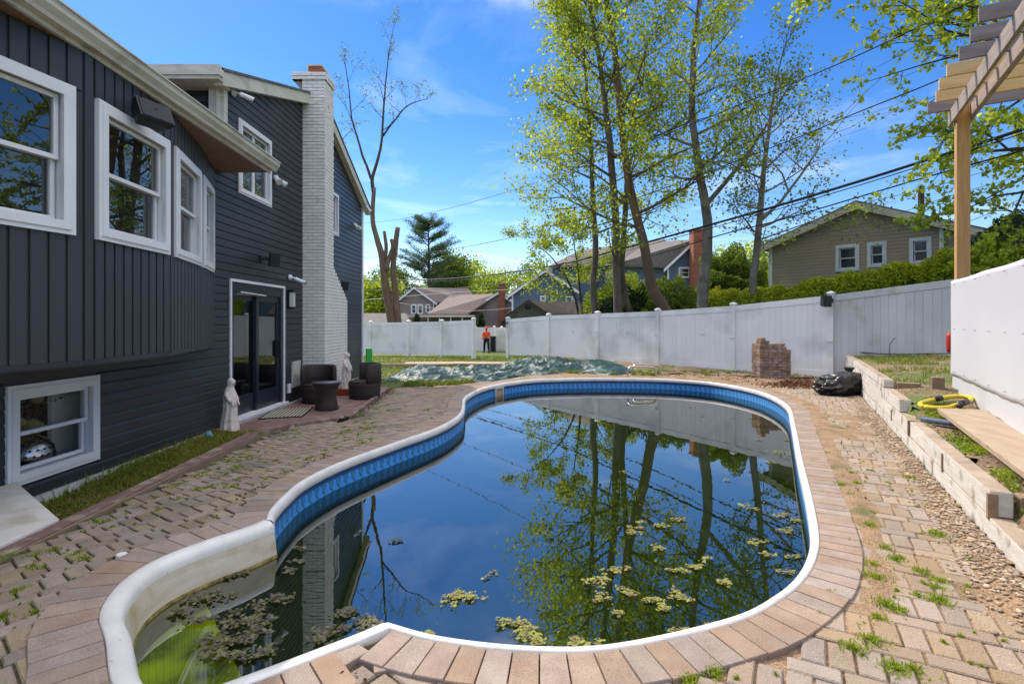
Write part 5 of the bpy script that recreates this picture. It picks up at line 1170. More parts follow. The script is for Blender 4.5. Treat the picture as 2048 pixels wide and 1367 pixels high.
# metal brackets on posts and panels
brs = [(fp[1], 1.0), (fp[2], .93), (fp[3], .90), (fp[4], .86), (fp[5], .84)]
mb = MB()
for i, t_ in enumerate((-.5, .5, 1.5, 2.6)):
    x, y = fpost(t_); z = .95; n_ = np.array([FDIR[1], -FDIR[0]]); n_ = n_ if n_[1] < 0 else -n_
    mb.obox((x+n_[0]*.024, y+n_[1]*.024, z), (FDIR[0]*.12, FDIR[1]*.12, 0), (n_[0]*.008, n_[1]*.008, 0), (0, 0, .02))
for (x, y), z in brs[1:]:
    n_ = np.array([FDIR[1], -FDIR[0]]); n_ = n_ if n_[1] < 0 else -n_
    mb.obox((x-FDIR[0]*.075+n_[0]*.065, y-FDIR[1]*.075+n_[1]*.065, z), (FDIR[0]*.15, FDIR[1]*.15, 0), (n_[0]*.01, n_[1]*.01, 0), (0, 0, .022))
mb.build('brackets', M['cream'], fence)['kind'] = 'stuff'
lf = empty('white_fence', (-3.3, 22.6, 0), 'plain white vinyl fence left of the open gateway beyond the lawn', 'fence')
LP = [(-1.57, 21.5), (-3.06, 22.9), (-4.70, 23.9), (-6.7, 24.9), (-8.7, 26)]
fence_run(lf, LP, [1.37, 1.30, 1.27, 1.24, 1.22], [-.09, -.15, -.19, -.22, -.25], M['fence'])
# far fence with gate leaf beyond the gateway
ff = empty('white_fence', (-1.5, 37, -.8), 'lower white fence far behind the gateway, behind the worker', 'fence')
fence_run(ff, [(-4.6, 37.4), (-2.6, 37.2), (-1.25, 37.0), (-.72, 36.9), (1.2, 36.6)], [.86, .86, .86, .84, .80], [-.82]*5, M['fence'])
gt = empty('gate', (-.25, 36, -.8), 'white gate with dark hinges beyond the gateway at right of the worker', 'gate')
mb = MB(); mb.box(-1.1, -.22, 36.2, 36.25, -.62, .78); mb.build('gate_panel', M['fence'], gt)
for z in (.55, -.5): mb = MB(); mb.box(-.32, -.17, 36.12, 36.2, z, z+.12); mb.build('hinge', M['black'], gt)
mb = MB(); mb.box(-.27, -.20, 30.9, 31.0, -.8, .9); tag(mb.build('gate_post', M['greywood'], None), 'dark slim gate post just inside the gateway', 'post')
speaker((fp[5][0]-.2, fp[5][1]-.22, 1.80), R(8), R(4), (.20, .27, .17), 'navy speaker on the fence post above the bin bag', (fp[5][0]-.05, fp[5][1]-.1, 1.82))
speaker((fp[0][0]-.12, fp[0][1]-.12, 1.25), R(70), 0, (.16, .24, .14), 'dark speaker on the gateway fence post', (fp[0][0]-.02, fp[0][1]-.08, 1.25))

# ---------------- retaining wall ----------------
rw = empty('retaining_wall', (5, 7, 0), 'stepped whitewashed timber retaining wall right of the pool', 'retaining wall')
WN = np.array([-WDIR[1], WDIR[0]])
def wp(y, off=0.): return np.array([wallx(y), y])-WN*off
def timb(y0, y1, z0, z1, th=.115, off=0., mat=None):
    a, b = wp(y0, off), wp(y1, off); mb = MB(); mb.obox((*a, z0), (*(b-a), 0), (*(-WN*th), 0), (0, 0, z1-z0)); mb.mi = [0, 1, 0, 0, 0, 0]; mb.build('timber', [mat or M['timberwhite'], M['timbertop']], rw, bevel=.006)
lay_ = [(-.02, .135, [(1.0, 2.6), (2.61, 4.6), (4.61, 6.5), (6.51, 8.6), (8.61, 10.6), (10.61, 12.3)]), (.138, .30, [(3.28, 4.9), (4.91, 5.52), (5.60, 7.3), (7.31, 9.4), (9.41, 11.4), (11.41, 12.3)]), (.303, .45, [(6.05, 7.0), (7.02, 8.6), (8.61, 10.3), (10.31, 12.3)]), (.453, .56, [(7.1, 9.0), (9.01, 10.9), (10.91, 12.3)])]
for z0, z1, ss in lay_:
    for a, b in ss: timb(a, b, z0+rnd.uniform(0, .003), z1-.002, .115, rnd.uniform(0, .012))
for (y, z0, z1) in [(4.28, .12, .27), (5.55, .14, .30), (6.5, .12, .25), (3.27, .12, .28)]: 
    a = wp(y); mb = MB(); mb.obox((*(a+WN*.004), z0), (*(WDIR*.035), 0), (*(-WN*.05), 0), (0, 0, z1-z0)); mb.build('brown_post', M['timber'], rw)  # short solid brown posts set in the wall face
a = wp(3.27, .15); mb = MB(); mb.obox((*a, .12), (*(WDIR*.12), 0), (*(-WN*.62), 0), (0, 0, .16)); mb.build('return_timber', M['timber'], rw, bevel=.006)
a = wp(7.05, .15); mb = MB(); mb.obox((*a, .40), (*(WDIR*.11), 0), (*(-WN*.25), 0), (0, 0, .13)); mb.build('return_timber', M['timber'], rw, bevel=.006)
# vertical boards closing the far end
for k in range(4): a = wp(12.32+k*.0, .02+k*.13); mb = MB(); mb.obox((*a, 0), (*(WDIR*.03), 0), (*(-WN*.11), 0), (0, 0, .60)); mb.build('end_board', M['timberwhite'], rw)
mb = MB(); a = np.array([5.30, 6.62]); mb.obox((*a, .42), (.11, -.06, 0), (.06, .11, 0), (0, 0, .22)); tag(mb.build('wood_block', M['timber'], None, bevel=.005), 'short brown timber stub standing in the soil by the white sheet', 'timber stub')
# long plank on the terrace and pipes
mb = MB(); a = np.array([4.48, 5.55]); b = np.array([2.60, 2.1]); d_ = b-a; mb.obox((*a, .40), (*d_, -.10), (.43, -.20, .0), (0, 0, .045)); tag(mb.build('plank', M['plank'], None, bevel=.004), 'long bare plank lying on the terrace beside the white sheet', 'plank')
mb = MB(); mb.obox((5.42, 6.25, .42), (-2.9, -4.9, -.08), (.05, -.03, 0), (0, 0, .09)); tag(mb.build('plank', M['plank'], None, bevel=.004), 'narrow batten on edge at the foot of the white sheet', 'batten')
for k, (pts, lb) in enumerate([([(3.72, 3.72, .36), (3.45, 3.2, .335), (3.15, 2.6, .31), (2.9, 2.1, .30)], 'grey blue pipe lying nearer the timber wall on the terrace'), ([(3.85, 3.66, .38), (3.58, 3.15, .36), (3.3, 2.55, .33), (3.05, 2.05, .32)], 'grey blue pipe lying nearer the plank on the terrace'), ([(4.15, 5.32, .36), (4.28, 5.05, .36)], 'short stub of dark pipe in the soil by the yellow hose')]):
    mb = MB(); mb.tube(catmull(pts, 4), .028, 10); tag(mb.build('pipe', M['bluepipe'], None, True), lb, 'pipe')
hz = empty('hose', (4.85, 5.75, .46), 'yellow hose bent in a flat loop with black tape on the plank end', 'hose')
HS = lambda q: [(4.78+(a-4.78)*.78, 5.72+(b-5.72)*.78, c) for a, b, c in q]
lp = [(4.28, 5.55, .44), (4.36, 5.72, .455), (4.75, 5.95, .47), (5.08, 6.0, .50), (5.18, 5.86, .50), (4.98, 5.66, .485), (4.70, 5.50, .47), (4.45, 5.42, .445)]
mb = MB(); lp = HS(lp); mb.tube(catmull(lp, 6, True)+[lp[0]], .023, 10); mb.build('loop', M['yellow'], hz, True)
mb = MB(); mb.tube(HS([(4.92, 5.62, .487), (4.80, 5.55, .48), (4.70, 5.50, .475)]), .032, 10); mb.build('coupling', M['black'], hz, True); mb = MB(); mb.tube(HS([(4.85, 5.97, .485), (4.72, 5.93, .475)]), .03, 10); mb.build('tape', M['black'], hz, True); mb = MB(); mb.tube(HS([(4.74, 5.52, .48), (4.60, 5.36, .47)]), .024, 10); mb.build('nozzle', M['black'], hz, True)
mb = MB(); mb.tube(catmull([(7.9, 12.0, .63), (8.2, 11.4, .62), (8.6, 10.9, .66), (9.0, 10.55, .70)], 5), .012, 5); mb.tube(catmull([(8.2, 11.4, .6), (8.25, 11.45, .85), (8.32, 11.4, .98)], 4), .007, 4); tag(mb.build('fallen_branch', M['barkdark'], None), 'thin fallen branch at the foot of the stained fence', 'branch')
# ---------------- white sheet fence ----------------
def shx(y): return 1.65+.598*y
sdir = np.array([.598, 1]); sdir /= np.linalg.norm(sdir); sn = np.array([-sdir[1], sdir[0]])
ws = empty('sheet_fence', (4.5, 5, .5), 'white plastic sheet screen fixed along the terrace under the pergola', 'screen')
def sheet(y0, y1, z0f, z1f, nm, off, wav=.02):
    n1, n2 = 110, 26; V = []
    for j in range(n2):
        for i in range(n1):
            y = y0+(y1-y0)*i/(n1-1); v = j/(n2-1); z = z0f(y)+(z1f(y)-z0f(y))*v; o_ = off+wav*noise.noise((y*.9, z*1.2, 2.))+wav*.35*noise.noise((y*3, z*3, 5.)); V.append((shx(y)+sn[0]*o_, y+sn[1]*o_, z))
    F = [(j*n1+i, j*n1+i+1, (j+1)*n1+i+1, (j+1)*n1+i) for j in range(n2-1) for i in range(n1-1)]
    o = qmesh(nm, V, F, M['frp'], ws, False); s__ = o.modifiers.new('solid', 'SOLIDIFY'); s__.thickness = .004; s__.offset = -1
sheet(.6, 6.80, lambda y: .655+.004*math.sin(y*9)+.003*math.sin(y*23), lambda y: 1.86+.004*math.sin(y*5), 'upper_sheet', .022, .008)
sheet(.6, 6.76, lambda y: .42+.02*math.sin(y*4)+.008*math.sin(y*17), lambda y: .665, 'lower_sheet', .012, .006)
mb = MB()
for y in np.arange(1, 6.6, .46):
    for z in (.72, 1.25, 1.8): mb.tube([(shx(y)+sn[0]*.055, y+sn[1]*.055, z), (shx(y)+sn[0]*.035, y+sn[1]*.035, z)], .0045, 8)
mb.build('screws', M['metal'], ws)['kind'] = 'stuff'
for y in np.arange(.9, 6.9, 1.9): mb = MB(); mb.box(shx(y)+.03, shx(y)+.12, y-.045, y+.045, .2, 1.84); mb.build('post', M['timber'], ws)
for z in (.75, 1.3, 1.78): mb = MB(); mb.bar((shx(.6)+.025, .6, z), (shx(6.7)+.025, 6.7, z), .03, .08); mb.build('batten', M['timber'], ws)
mb = MB(); mb.lathe([(.0, 0), (.04, .01), (.05, .06), (.05, .22), (.04, .27), (0, .28)], (5.90, 7.06, .92), 16); tag(mb.build('red_float', M['red'], None, True), 'red plastic object peeping out behind the end of the white sheet', 'float')
# ---------------- pergola ----------------
pg = empty('pergola', (5.8, 6.85, .5), 'timber pergola with one tall yellow post, paired beams and cantilevered rafters', 'pergola')
E0 = np.array([5.54, 7.0]); wd_ = np.array([-.495, -.869]); rd = np.array([.869, -.495]); HB = 4.10
pp = E0+rd*.335+wd_*.12
mb = MB(); q = .068; mb.obox((pp[0]-q*(wd_[0]+rd[0]), pp[1]-q*(wd_[1]+rd[1]), .3), (*(wd_*2*q), 0), (*(rd*2*q), 0), (0, 0, HB-.3+.02)); mb.build('post', M['cedar'], pg, bevel=.005)
p2 = pp+wd_*4.6; mb = MB(); mb.obox((p2[0]-q, p2[1]-q, .1), (2*q, 0, 0), (0, 2*q, 0), (0, 0, HB-.1)); mb.build('post', M['cedar'], pg)
for off, nm in ((-q-.041, 'beam'), (q+.003, 'beam')):
    a = pp+rd*off-wd_*.20; mb = MB(); mb.obox((*a, HB-.185), (*(wd_*7.2), 0), (*(rd*.038), 0), (0, 0, .185)); mb.build(nm, M['beam'], pg, bevel=.003)
for k in range(14):
    a = E0+wd_*.41*k; mt_ = M['pine'] if k in (1, 2, 3) else M['greywood']; j = rnd.uniform(-.02, .02)
    mb = MB(); mb.obox((*(a+rd*j), HB+.002), (*(rd*3.6), 0), (*(wd_*.038), 0), (0, 0, .14)); mb.build('rafter', mt_, pg, bevel=.003)
for k in range(5): a = E0-wd_*.05+rd*(3.45); mb = MB()
a = E0+rd*3.3-wd_*.2; mb = MB(); mb.obox((*a, HB-.185), (*(wd_*7.2), 0), (*(rd*.038), 0), (0, 0, .185)); mb.build('beam', M['beam'], pg)
mb = MB(); a = E0+rd*3.32+wd_*.1; mb.obox((*a, .3), (*(wd_*.14), 0), (*(rd*.14), 0), (0, 0, HB-.3)); mb.build('post', M['cedar'], pg)
# ---------------- far houses ----------------
def gable_house(name, label, A_, B_, depth, z0, eA, apex_t, eApex, eB, h, wallm, roofm, wins=(), roof_over=.3, corner=True):
    """facade from A_ to B_ (plan points, facing the viewer), gable apex at fraction apex_t; eA/eApex/eB heights"""
    A_, B_ = np.array(A_, float), np.array(B_, float); d = B_-A_; Ls = np.linalg.norm(d); u = d/Ls; n_ = np.array([u[1], -u[0]])
    if n_[1] > 0: n_ = -n_
    hs = empty(name, (*((A_+B_)/2), z0), label, 'house'); ap = Ls*apex_t
    def clipf(z):
        if z >= eApex: return None
        lo = 0 if z <= eA else ap*(z-eA)/(eApex-eA); hi = Ls if z <= eB else Ls-(Ls-ap)*(z-eB)/(eApex-eB); return (lo, hi)
    hol = [(w_[0], w_[1], w_[2], w_[3]) for w_ in wins]
    clap(hs, wallm, A_, u, n_, z0, eApex-.02, h, clipf, hol, joined=True, t=.02)
    mb = MB(); prof = [(0, z0-.5), (Ls, z0-.5), (Ls, eB), (ap, eApex), (0, eA)]
    f = [W3(A_, u, n_, a, -.12, z) for a, z in prof]; b = [W3(A_, u, n_, a, -depth, z) for a, z in prof]; mb.add(f+b, [(4, 3, 2, 1, 0), (5, 6, 7, 8, 9)]+[(i, (i+1) % 5, 5+(i+1) % 5, 5+i) for i in range(5)])
    mb.build('wall', wallm, hs)
    for (a0, a1, z_0, z_1, *k) in wins: window(hs, A_, u, n_, a0, a1, z_0, z_1, 'hung', .09, .04, 0, pane=M['darkglass'], muntin=k[0] if k else None)
    # roof: two slabs with thickness, white rake boards
    def rs(a0, z_a, a1, z_b, nm):
        sl_ = (z_b-z_a)/(a1-a0); m2 = MB(); o0, o1 = roof_over, -depth-.3; ext = .35*(1 if a0 < a1 else -1)
        if nm == 'L': a0 -= .35; z_a -= .35*sl_
        else: a1 += .35; z_b += .35*sl_
        p = [W3(A_, u, n_, a, o_, z) for a, z in ((a0, z_a), (a1, z_b)) for o_ in (o0, o1)]
        p += [(q[0], q[1], q[2]+.12) for q in p]; m2.add(p, [(0, 1, 3, 2), (4, 6, 7, 5), (0, 4, 5, 1), (2, 3, 7, 6), (0, 2, 6, 4), (1, 5, 7, 3)]); m2.build('roof', roofm, hs)
        m3 = MB(); p = [W3(A_, u, n_, a, o_, z+zz_) for zz_ in (-.16, .06) for a, z in ((a0, z_a), (a1, z_b)) for o_ in (o0+.03, o0+.002)]
        m3.add(p, [(0, 1, 3, 2), (4, 6, 7, 5), (0, 4, 5, 1), (2, 3, 7, 6), (0, 2, 6, 4), (1, 5, 7, 3)]); m3.build('rake_board', M['white'] if wallm is not M['housetan'] else M['cream'], hs)
    rs(0, eA+.02, ap, eApex+.02, 'L'); rs(ap, eApex+.02, Ls, eB+.02, 'R')
    if corner:
        m4 = MB(); wbox(m4, A_, u, n_, -.02, .10, -.05, .03, z0, eA); wbox(m4, A_, u, n_, Ls-.10, Ls+.02, -.05, .03, z0, eB); m4.build('corner_board', M['white'], hs)
    return hs, A_, u, n_
M['darkglass'] = pm('dark far window glass', (.03, .035, .04), (.06, .065, .07), 3, .08, spec=.8)
# tan house on the right
def tu(px):     # distance along the tan facade from its left corner for an image column
    X0, Y0 = 9.57, 19.5; r__ = (px-1024)/FPX; return (r__*Y0-X0)/(.645+.765*r__)
tA = (9.57, 19.5); Lt = tu(1950); tB = (9.57+.645*Lt, 19.5-.765*Lt)
def tz_(px, py): s__ = tu(px); Y = 19.5-.765*s__; return CAMZ-(py-640)*Y/FPX
wins = []
for (l_, r__, tp, bt) in [(1672, 1719, 491.5, 544), (1735, 1774, 485.5, 535.5), (1819, 1864, 477, 530.5)]: wins.append((tu(l_), tu(r__), tz_(l_, bt), tz_(l_, tp)))
Lt2 = tu(1884)
th_, A_, u, n_ = gable_house('house', 'tan vinyl sided house with three white windows above the hedge', tA, tB, 7, .6, tz_(1539, 493), tu(1717)/Lt, tz_(1717, 411), tz_(1950, 462), .112, M['housetan'], M['roofdark'], wins, .25)
mb = MB(); wbox(mb, A_, u, n_, Lt2-.04, Lt2+.06, .03, .11, .6, tz_(1884, 440)); mb.build('downspout', M['white'], th_)
mb = MB(); s__ = tu(1828); wbox(mb, A_, u, n_, s__-.08, s__+.08, .02, .08, tz_(1828, 455), tz_(1828, 448)); mb.build('vent', M['white'], th_)
mb = MB(); q = W3(A_, u, n_, tu(1817), -1.5, 0); mb.tube([(q[0], q[1], 4.6), (q[0], q[1], 5.75)], .09, 10); mb.build('flue_pipe', M['barkdark'], th_)
# grey roofed house at far right edge
gh = empty('house', (18, 19, 2), 'grey shingle roof of a house showing at the right edge behind the dark shrub', 'house')
mb = MB(); a = P(1955, 474, 19); b = P(2120, 480, 15); c = P(2150, 430, 19); d_ = P(1985, 447, 23); mb.add([a, b, c, d_, (a[0], a[1], a[2]-.15), (b[0], b[1], b[2]-.15), (c[0], c[1], c[2]-.15), (d_[0], d_[1], d_[2]-.15)], [(0, 1, 2, 3), (7, 6, 5, 4), (0, 4, 5, 1), (1, 5, 6, 2), (2, 6, 7, 3), (3, 7, 4, 0)]); mb.build('roof', M['roofdark'], gh)
mb = MB(); mb.add([a, b, (b[0], b[1], 0), (a[0], a[1], 0), d_, c, (c[0], c[1], 0), (d_[0], d_[1], 0)], [(0, 3, 2, 1), (0, 4, 7, 3), (1, 2, 6, 5), (4, 5, 6, 7)]); mb.v = [(x, y, z-.16) for x, y, z in mb.v]; mb.build('wall', M['housetan'], gh)
# generic facade-parallel helper: points from picture columns at a given distance
def fh(name, label, Y, xl, xr, ytop_l, xa, ya, ytop_r, ybase, wm, rm, wins=(), depth=9, h=.15, skew=0., **k):
    A_ = P(xl, 0, Y)[:2]; B_ = P(xr, 0, Y+skew)[:2]; zf = lambda y: CAMZ-(y-640)*Y/FPX
    s_ = Y/FPX; t_ = (xa-xl)/(xr-xl)
    wn = [((l_-xl)*s_, (r__-xl)*s_, zf(b), zf(t), *kk) for (l_, r__, t, b, *kk) in wins]
    return gable_house(name, label, A_, B_, depth, zf(ybase), zf(ytop_l), t_, zf(ya), zf(ytop_r), h, wm, rm, wn, **k)
Yt = 52
h1 = fh('house', 'taupe house left gable with white windows behind the left fence', Yt+4, 791, 868, 606, 829, 575, 603, 668, M['housetaupe'], M['roofbrown'], [(822, 833, 608, 628), (835, 846, 608, 628), (851, 861, 608, 625)], depth=9)
hs = h1[0]
mb = MB(); zf = lambda y, Y: CAMZ-(y-640)*Y/FPX
def quadpx(mb, pts, th=.15):
    q = [P(*p) for p in pts]; q2 = [(a, b+.02, c-th) for a, b, c in q]; n = len(q); mb.add(q+q2, [tuple(range(n)), tuple(range(2*n-1, n-1, -1))]+[(i, n+i, n+(i+1) % n, (i+1) % n) for i in range(n)])
quadpx(mb, [(829, 575, 56), (868, 603, 56), (960, 603, 60), (935, 576, 66)]); mb.build('roof', M['roofbrown'], hs)
h2 = fh('house', 'taupe house wing with tall red brick chimney behind the gateway', Yt, 934, 1032, 625, 997, 587, 606, 668, M['housetaupe'], M['roofbrown'], depth=12, skew=-1)
hs2 = h2[0]
mb = MB(); quadpx(mb, [(855, 627, 50), (934, 627, 50), (997, 587, 52), (900, 590, 58)]); mb.build('roof', M['roofbrown'], hs2)
mb = MB(); a = P(817, 0, 50.5); b = P(934, 0, 50.5); mb.box(a[0], b[0], 50.4, 58, -1, zf(632, 50.5)); mb.build('wall', M['housetaupe'], hs2)
mb = MB(); a = P(817, 0, 49); b = P(949, 0, 49); mb.box(a[0], b[0], 47.5, 50.3, zf(634, 49), zf(630, 49)); mb.build('porch_roof', M['cream'], hs2)
for k in range(7):
    x = a[0]+(b[0]-a[0])*k/6; mb = MB(); mb.box(x-.05, x+.05, 47.6, 47.7, -1, zf(634, 49)); mb.build('porch_post', M['white'], hs2)
def brick_chimney(par, px0, px1, yt, yb, Y, dep, nm='chimney'):
    a = P(px0, yt, Y); b = P(px1, yb, Y); m_ = MB(); m_.box(a[0], b[0], Y, Y+dep, b[2], a[2]); c = m_.build(nm, M['mortarwhite'] if False else M['brickred'], par)
    j = MB(); z = b[2]; r_ = 0; bw, bh_ = .32, .13
    while z < a[2]-.05:
        x = a[0]-(.16 if r_ % 2 else 0)
        while x < b[0]:
            x0, x1 = max(x, a[0]), min(x+bw-.02, b[0])
            if x1-x0 > .04: j.box(x0, x1, Y-.02, Y+.01, z, z+bh_-.02)
            x += bw
        y = Y
        while y < Y+dep-.1: j.box(b[0]-.01, b[0]+.02, y+.02, min(y+bw-.02, Y+dep), z, z+bh_-.02); y += bw
        z += bh_; r_ += 1
    j.build('bricks', M['brickred'], c)['kind'] = 'stuff'
    m_ = MB(); m_.box(a[0]-.06, b[0]+.06, Y-.06, Y+dep+.06, a[2], a[2]+.12); m_.build('chimney_cap', M['brickred'], c)
brick_chimney(hs2, 997, 1010, 568, 668, 50.8, 1.0)
# blue house
h3 = fh('house', 'large blue sided house with grey roof behind the tree clump', 40, 1024, 1150, 587, 1090, 541, 580, 660, M['houseblue'], M['roofdark'], [(1080, 1092, 591, 603), (1101, 1113, 591, 603), (1131, 1146, 592, 606)], depth=8, h=.14)
hs3 = h3[0]
mb = MB(); a = P(1105, 0, 44); b = P(1345, 0, 44); mb.box(a[0], b[0], 44, 54, -1, zf(528, 44)); mb.build('wall', M['houseblue'], hs3)
mb = MB(); quadpx(mb, [(1098, 531, 43.6), (1350, 531, 43.6), (1330, 478, 49), (1160, 500, 49)]); mb.build('roof', M['roofdark'], hs3)
h4 = fh('house', 'right wing of the blue house with red brick chimney between the trunks', 38, 1335, 1450, 532, 1392, 478, 535, 620, M['houseblue'], M['roofdark'], [(1357, 1381, 534, 556), (1414, 1426, 539, 556, (3, 2)), (1427, 1439, 539, 556, (3, 2))], depth=9, h=.14)
mb = MB(); quadpx(mb, [(1230, 528, 37.6), (1340, 532, 37.8), (1392, 478, 38), (1300, 484, 46)]); mb.build('roof', M['roofdark'], h4[0])
mb = MB(); a = P(1235, 0, 38.2); b = P(1336, 0, 38.2); mb.box(a[0], b[0], 38.2, 46, -1, zf(531, 38)); mb.build('wall', M['houseblue'], h4[0])
brick_chimney(h4[0], 1387, 1405, 460, 620, 36.9, .9)
# shed with vertical boards
sh = empty('shed', (1, 27, 0), 'grey board shed with round vent and brown roof behind the white fence', 'shed')
Ys = 27.; a = P(1017, 631, Ys); ap = P(1056, 603, Ys); b = P(1095, 629, Ys); r2 = P(1176, 606, Ys+.8); r3 = P(1186, 630, Ys+.3)
nb = 14
for k in range(nb):
    x0 = a[0]+(b[0]-a[0])*k/nb+.008; x1 = a[0]+(b[0]-a[0])*(k+1)/nb-.008; zt = lambda x: a[2]+(ap[2]-a[2])*(x-a[0])/(ap[0]-a[0]) if x < ap[0] else b[2]+(ap[2]-b[2])*(b[0]-x)/(b[0]-ap[0])
    mb = MB(); mb.add([(x0, Ys-.02, -.2), (x1, Ys-.02, -.2), (x1, Ys-.02, zt(x1)), (x0, Ys-.02, zt(x0)), (x0, Ys+.0, -.2), (x1, Ys, -.2), (x1, Ys, zt(x1)), (x0, Ys, zt(x0))], [(0, 1, 2, 3), (7, 6, 5, 4), (0, 4, 5, 1), (1, 5, 6, 2), (2, 6, 7, 3), (3, 7, 4, 0)]); mb.build('board', M['shedgrey'], sh)
mb = MB(); mb.add([(a[0], Ys+.02, -.2), (b[0], Ys+.02, -.2), (b[0], Ys+.02, b[2]), (ap[0], Ys+.02, ap[2]), (a[0], Ys+.02, a[2]), (a[0], Ys+3, -.2), (b[0], Ys+3, -.2), (b[0], Ys+3, b[2]), (ap[0], Ys+3, ap[2]), (a[0], Ys+3, a[2])], [(0, 1, 2, 3, 4), (9, 8, 7, 6, 5)]+[(i, 5+i, 5+(i+1) % 5, (i+1) % 5) for i in range(5)]); mb.box(b[0], r3[0]-.1, Ys+.1, Ys+2.5, -.2, b[2]-.05); mb.build('wall', M['shedgrey'], sh)
for k in range(7):
    f0, f1 = k/7, (k+1)/7-.012; mb = MB()
    L_ = lambda f: tuple(np.array(ap)+(np.array(b)-np.array(ap))*f); Rr = lambda f: tuple(np.array(r2)+(np.array(r3)-np.array(r2))*f)
    q = [L_(f0), L_(f1), Rr(f1), Rr(f0)]; q = [(x+(-.0), y-.12*(i < 2), z+.05*(1-f0*0)-.02*(i in (1, 2))*0) for i, (x, y, z) in enumerate(q)]; q2 = [(x, y, z-.05) for x, y, z in q]; mb.add(q+q2, [(0, 1, 2, 3), (7, 6, 5, 4), (0, 4, 5, 1), (1, 5, 6, 2), (2, 6, 7, 3), (3, 7, 4, 0)]); mb.build('shingle_course', M['roofbrown'], sh)
mb = MB(); mb.bar((a[0]-.15, Ys-.12, a[2]-.05), (ap[0], Ys-.12, ap[2]+.05), .06, .09); mb.bar((ap[0], Ys-.12, ap[2]+.05), (b[0]+.15, Ys-.12, b[2]-.05), .06, .09); mb.build('rake_board', M['barkdark'], sh)
mb = MB(); c = P(1056, 613, Ys); mb.tube([(c[0], Ys-.05, c[2]), (c[0], Ys-.02, c[2])], .16, 8); mb.build('vent', M['black'], sh)
# low roofs and red car glimpse at the far left
lr = empty('garage', (-15, 46, 0), 'low grey shingle garage roof just above the left fence', 'garage')
mb = MB(); quadpx(mb, [(726, 646, 42), (822, 646, 42), (812, 626, 47), (728, 626, 47)]); mb.build('roof', M['roofdark'], lr); mb = MB(); a = P(728, 0, 42.5); b = P(818, 0, 42.5); mb.box(a[0], b[0], 42.5, 47, -1, zf(646, 42)); mb.build('wall', M['housetaupe'], lr)

# ---------------- worker and bin ----------------
def skin(name, pts, edges, rad, mat, par, sub=2, root=0):
    me = bpy.data.meshes.new(name); me.from_pydata(pts, edges, []); o = bpy.data.objects.new(name, me); COL.objects.link(o)
    m_ = o.modifiers.new('s', 'SKIN'); m_.use_smooth_shade = True
    for i, r_ in enumerate(rad): me.skin_vertices[0].data[i].radius = (r_, r_) if not isinstance(r_, tuple) else r_
    me.skin_vertices[0].data[root].use_root = True
    s__ = o.modifiers.new('sub', 'SUBSURF'); s__.levels = sub; s__.render_levels = sub
    dg = bpy.context.evaluated_depsgraph_get(); m2 = bpy.data.meshes.new_from_object(o.evaluated_get(dg)); bpy.data.objects.remove(o); m2.materials.clear(); return link_mesh(name, m2, mat, par)
wx, wy = -1.72, 35.3; wz = gz1(wx, wy)
wk = empty('person', (wx, wy, wz), 'worker in orange top and helmet with dark trousers standing beyond the gateway', 'person')
q = lambda x, y, z: (wx+x, wy+y, wz+z)
pts = [q(0, 0, .92), q(0, 0, 1.1), q(0, .01, 1.3), q(0, .0, 1.40), q(0, -.01, 1.47), q(0, -.02, 1.56), q(0, -.02, 1.64), q(-.10, 0, .86), q(-.13, -.02, .48), q(-.15, .02, .09), q(-.16, -.10, .04), q(.10, 0, .86), q(.14, -.04, .48), q(.16, .02, .09), q(.17, -.10, .04),
       q(-.17, 0, 1.36), q(-.24, -.02, 1.1), q(-.16, -.20, .98), q(-.12, -.27, .98), q(.17, 0, 1.36), q(.23, -.03, 1.12), q(.12, -.20, 1.0), q(.07, -.26, 1.0)]
ed_ = [(0,1),(1,2),(2,3),(3,4),(4,5),(5,6),(0,7),(7,8),(8,9),(9,10),(0,11),(11,12),(12,13),(13,14),(2,15),(15,16),(16,17),(17,18),(2,19),(19,20),(20,21),(21,22)]
skin('body', pts, ed_, [.13,.13,.15,.06,.055,.085,.07,.09,.06,.045,.04,.09,.06,.045,.04,.055,.045,.035,.03,.055,.045,.035,.03], M['skin'], wk)
skin('orange_top', [pts[i] for i in (0, 1, 2, 3, 15, 16, 17, 19, 20, 21)], [(0,1),(1,2),(2,3),(2,4),(4,5),(5,6),(2,7),(7,8),(8,9)], [.17,.165,.18,.09,.085,.075,.06,.085,.075,.06], M['orange'], wk)
skin('trousers', [pts[i] for i in (0, 7, 8, 9, 11, 12, 13)], [(0,1),(1,2),(2,3),(0,4),(4,5),(5,6)], [.15,.115,.09,.075,.115,.09,.075], M['trouser'], wk)
for sx in (-1, 1): mb = MB(); mb.box(wx+sx*.165-.055, wx+sx*.165+.055, wy-.20, wy+.08, wz, wz+.10); mb.build('boot', M['black'], wk, bevel=.02)
mb = MB(); mb.lathe([(.145, 0), (.13, .005), (.125, .06), (.09, .12), (.02, .145)], (wx, wy-.02, wz+1.62), 18); mb.build('helmet', M['orange'], wk, True)
mb = MB(); mb.tube([(wx-.30, wy-.28, wz+.95), (wx+.15, wy-.32, wz+.98), (wx+.32, wy-.32, wz+.80)], .02, 6); tag(mb.build('tool', M['black'], None), 'dark hand tool held by the worker in orange', 'tool')
mb = MB(); mb.box(-1.5, -1.12, 36.0, 36.5, -.80, .20); mb.box(-1.54, -1.08, 35.96, 36.54, .20, .26); tag(mb.build('wheelie_bin', M['black'], None, bevel=.03), 'dark bin standing just behind the worker', 'bin')

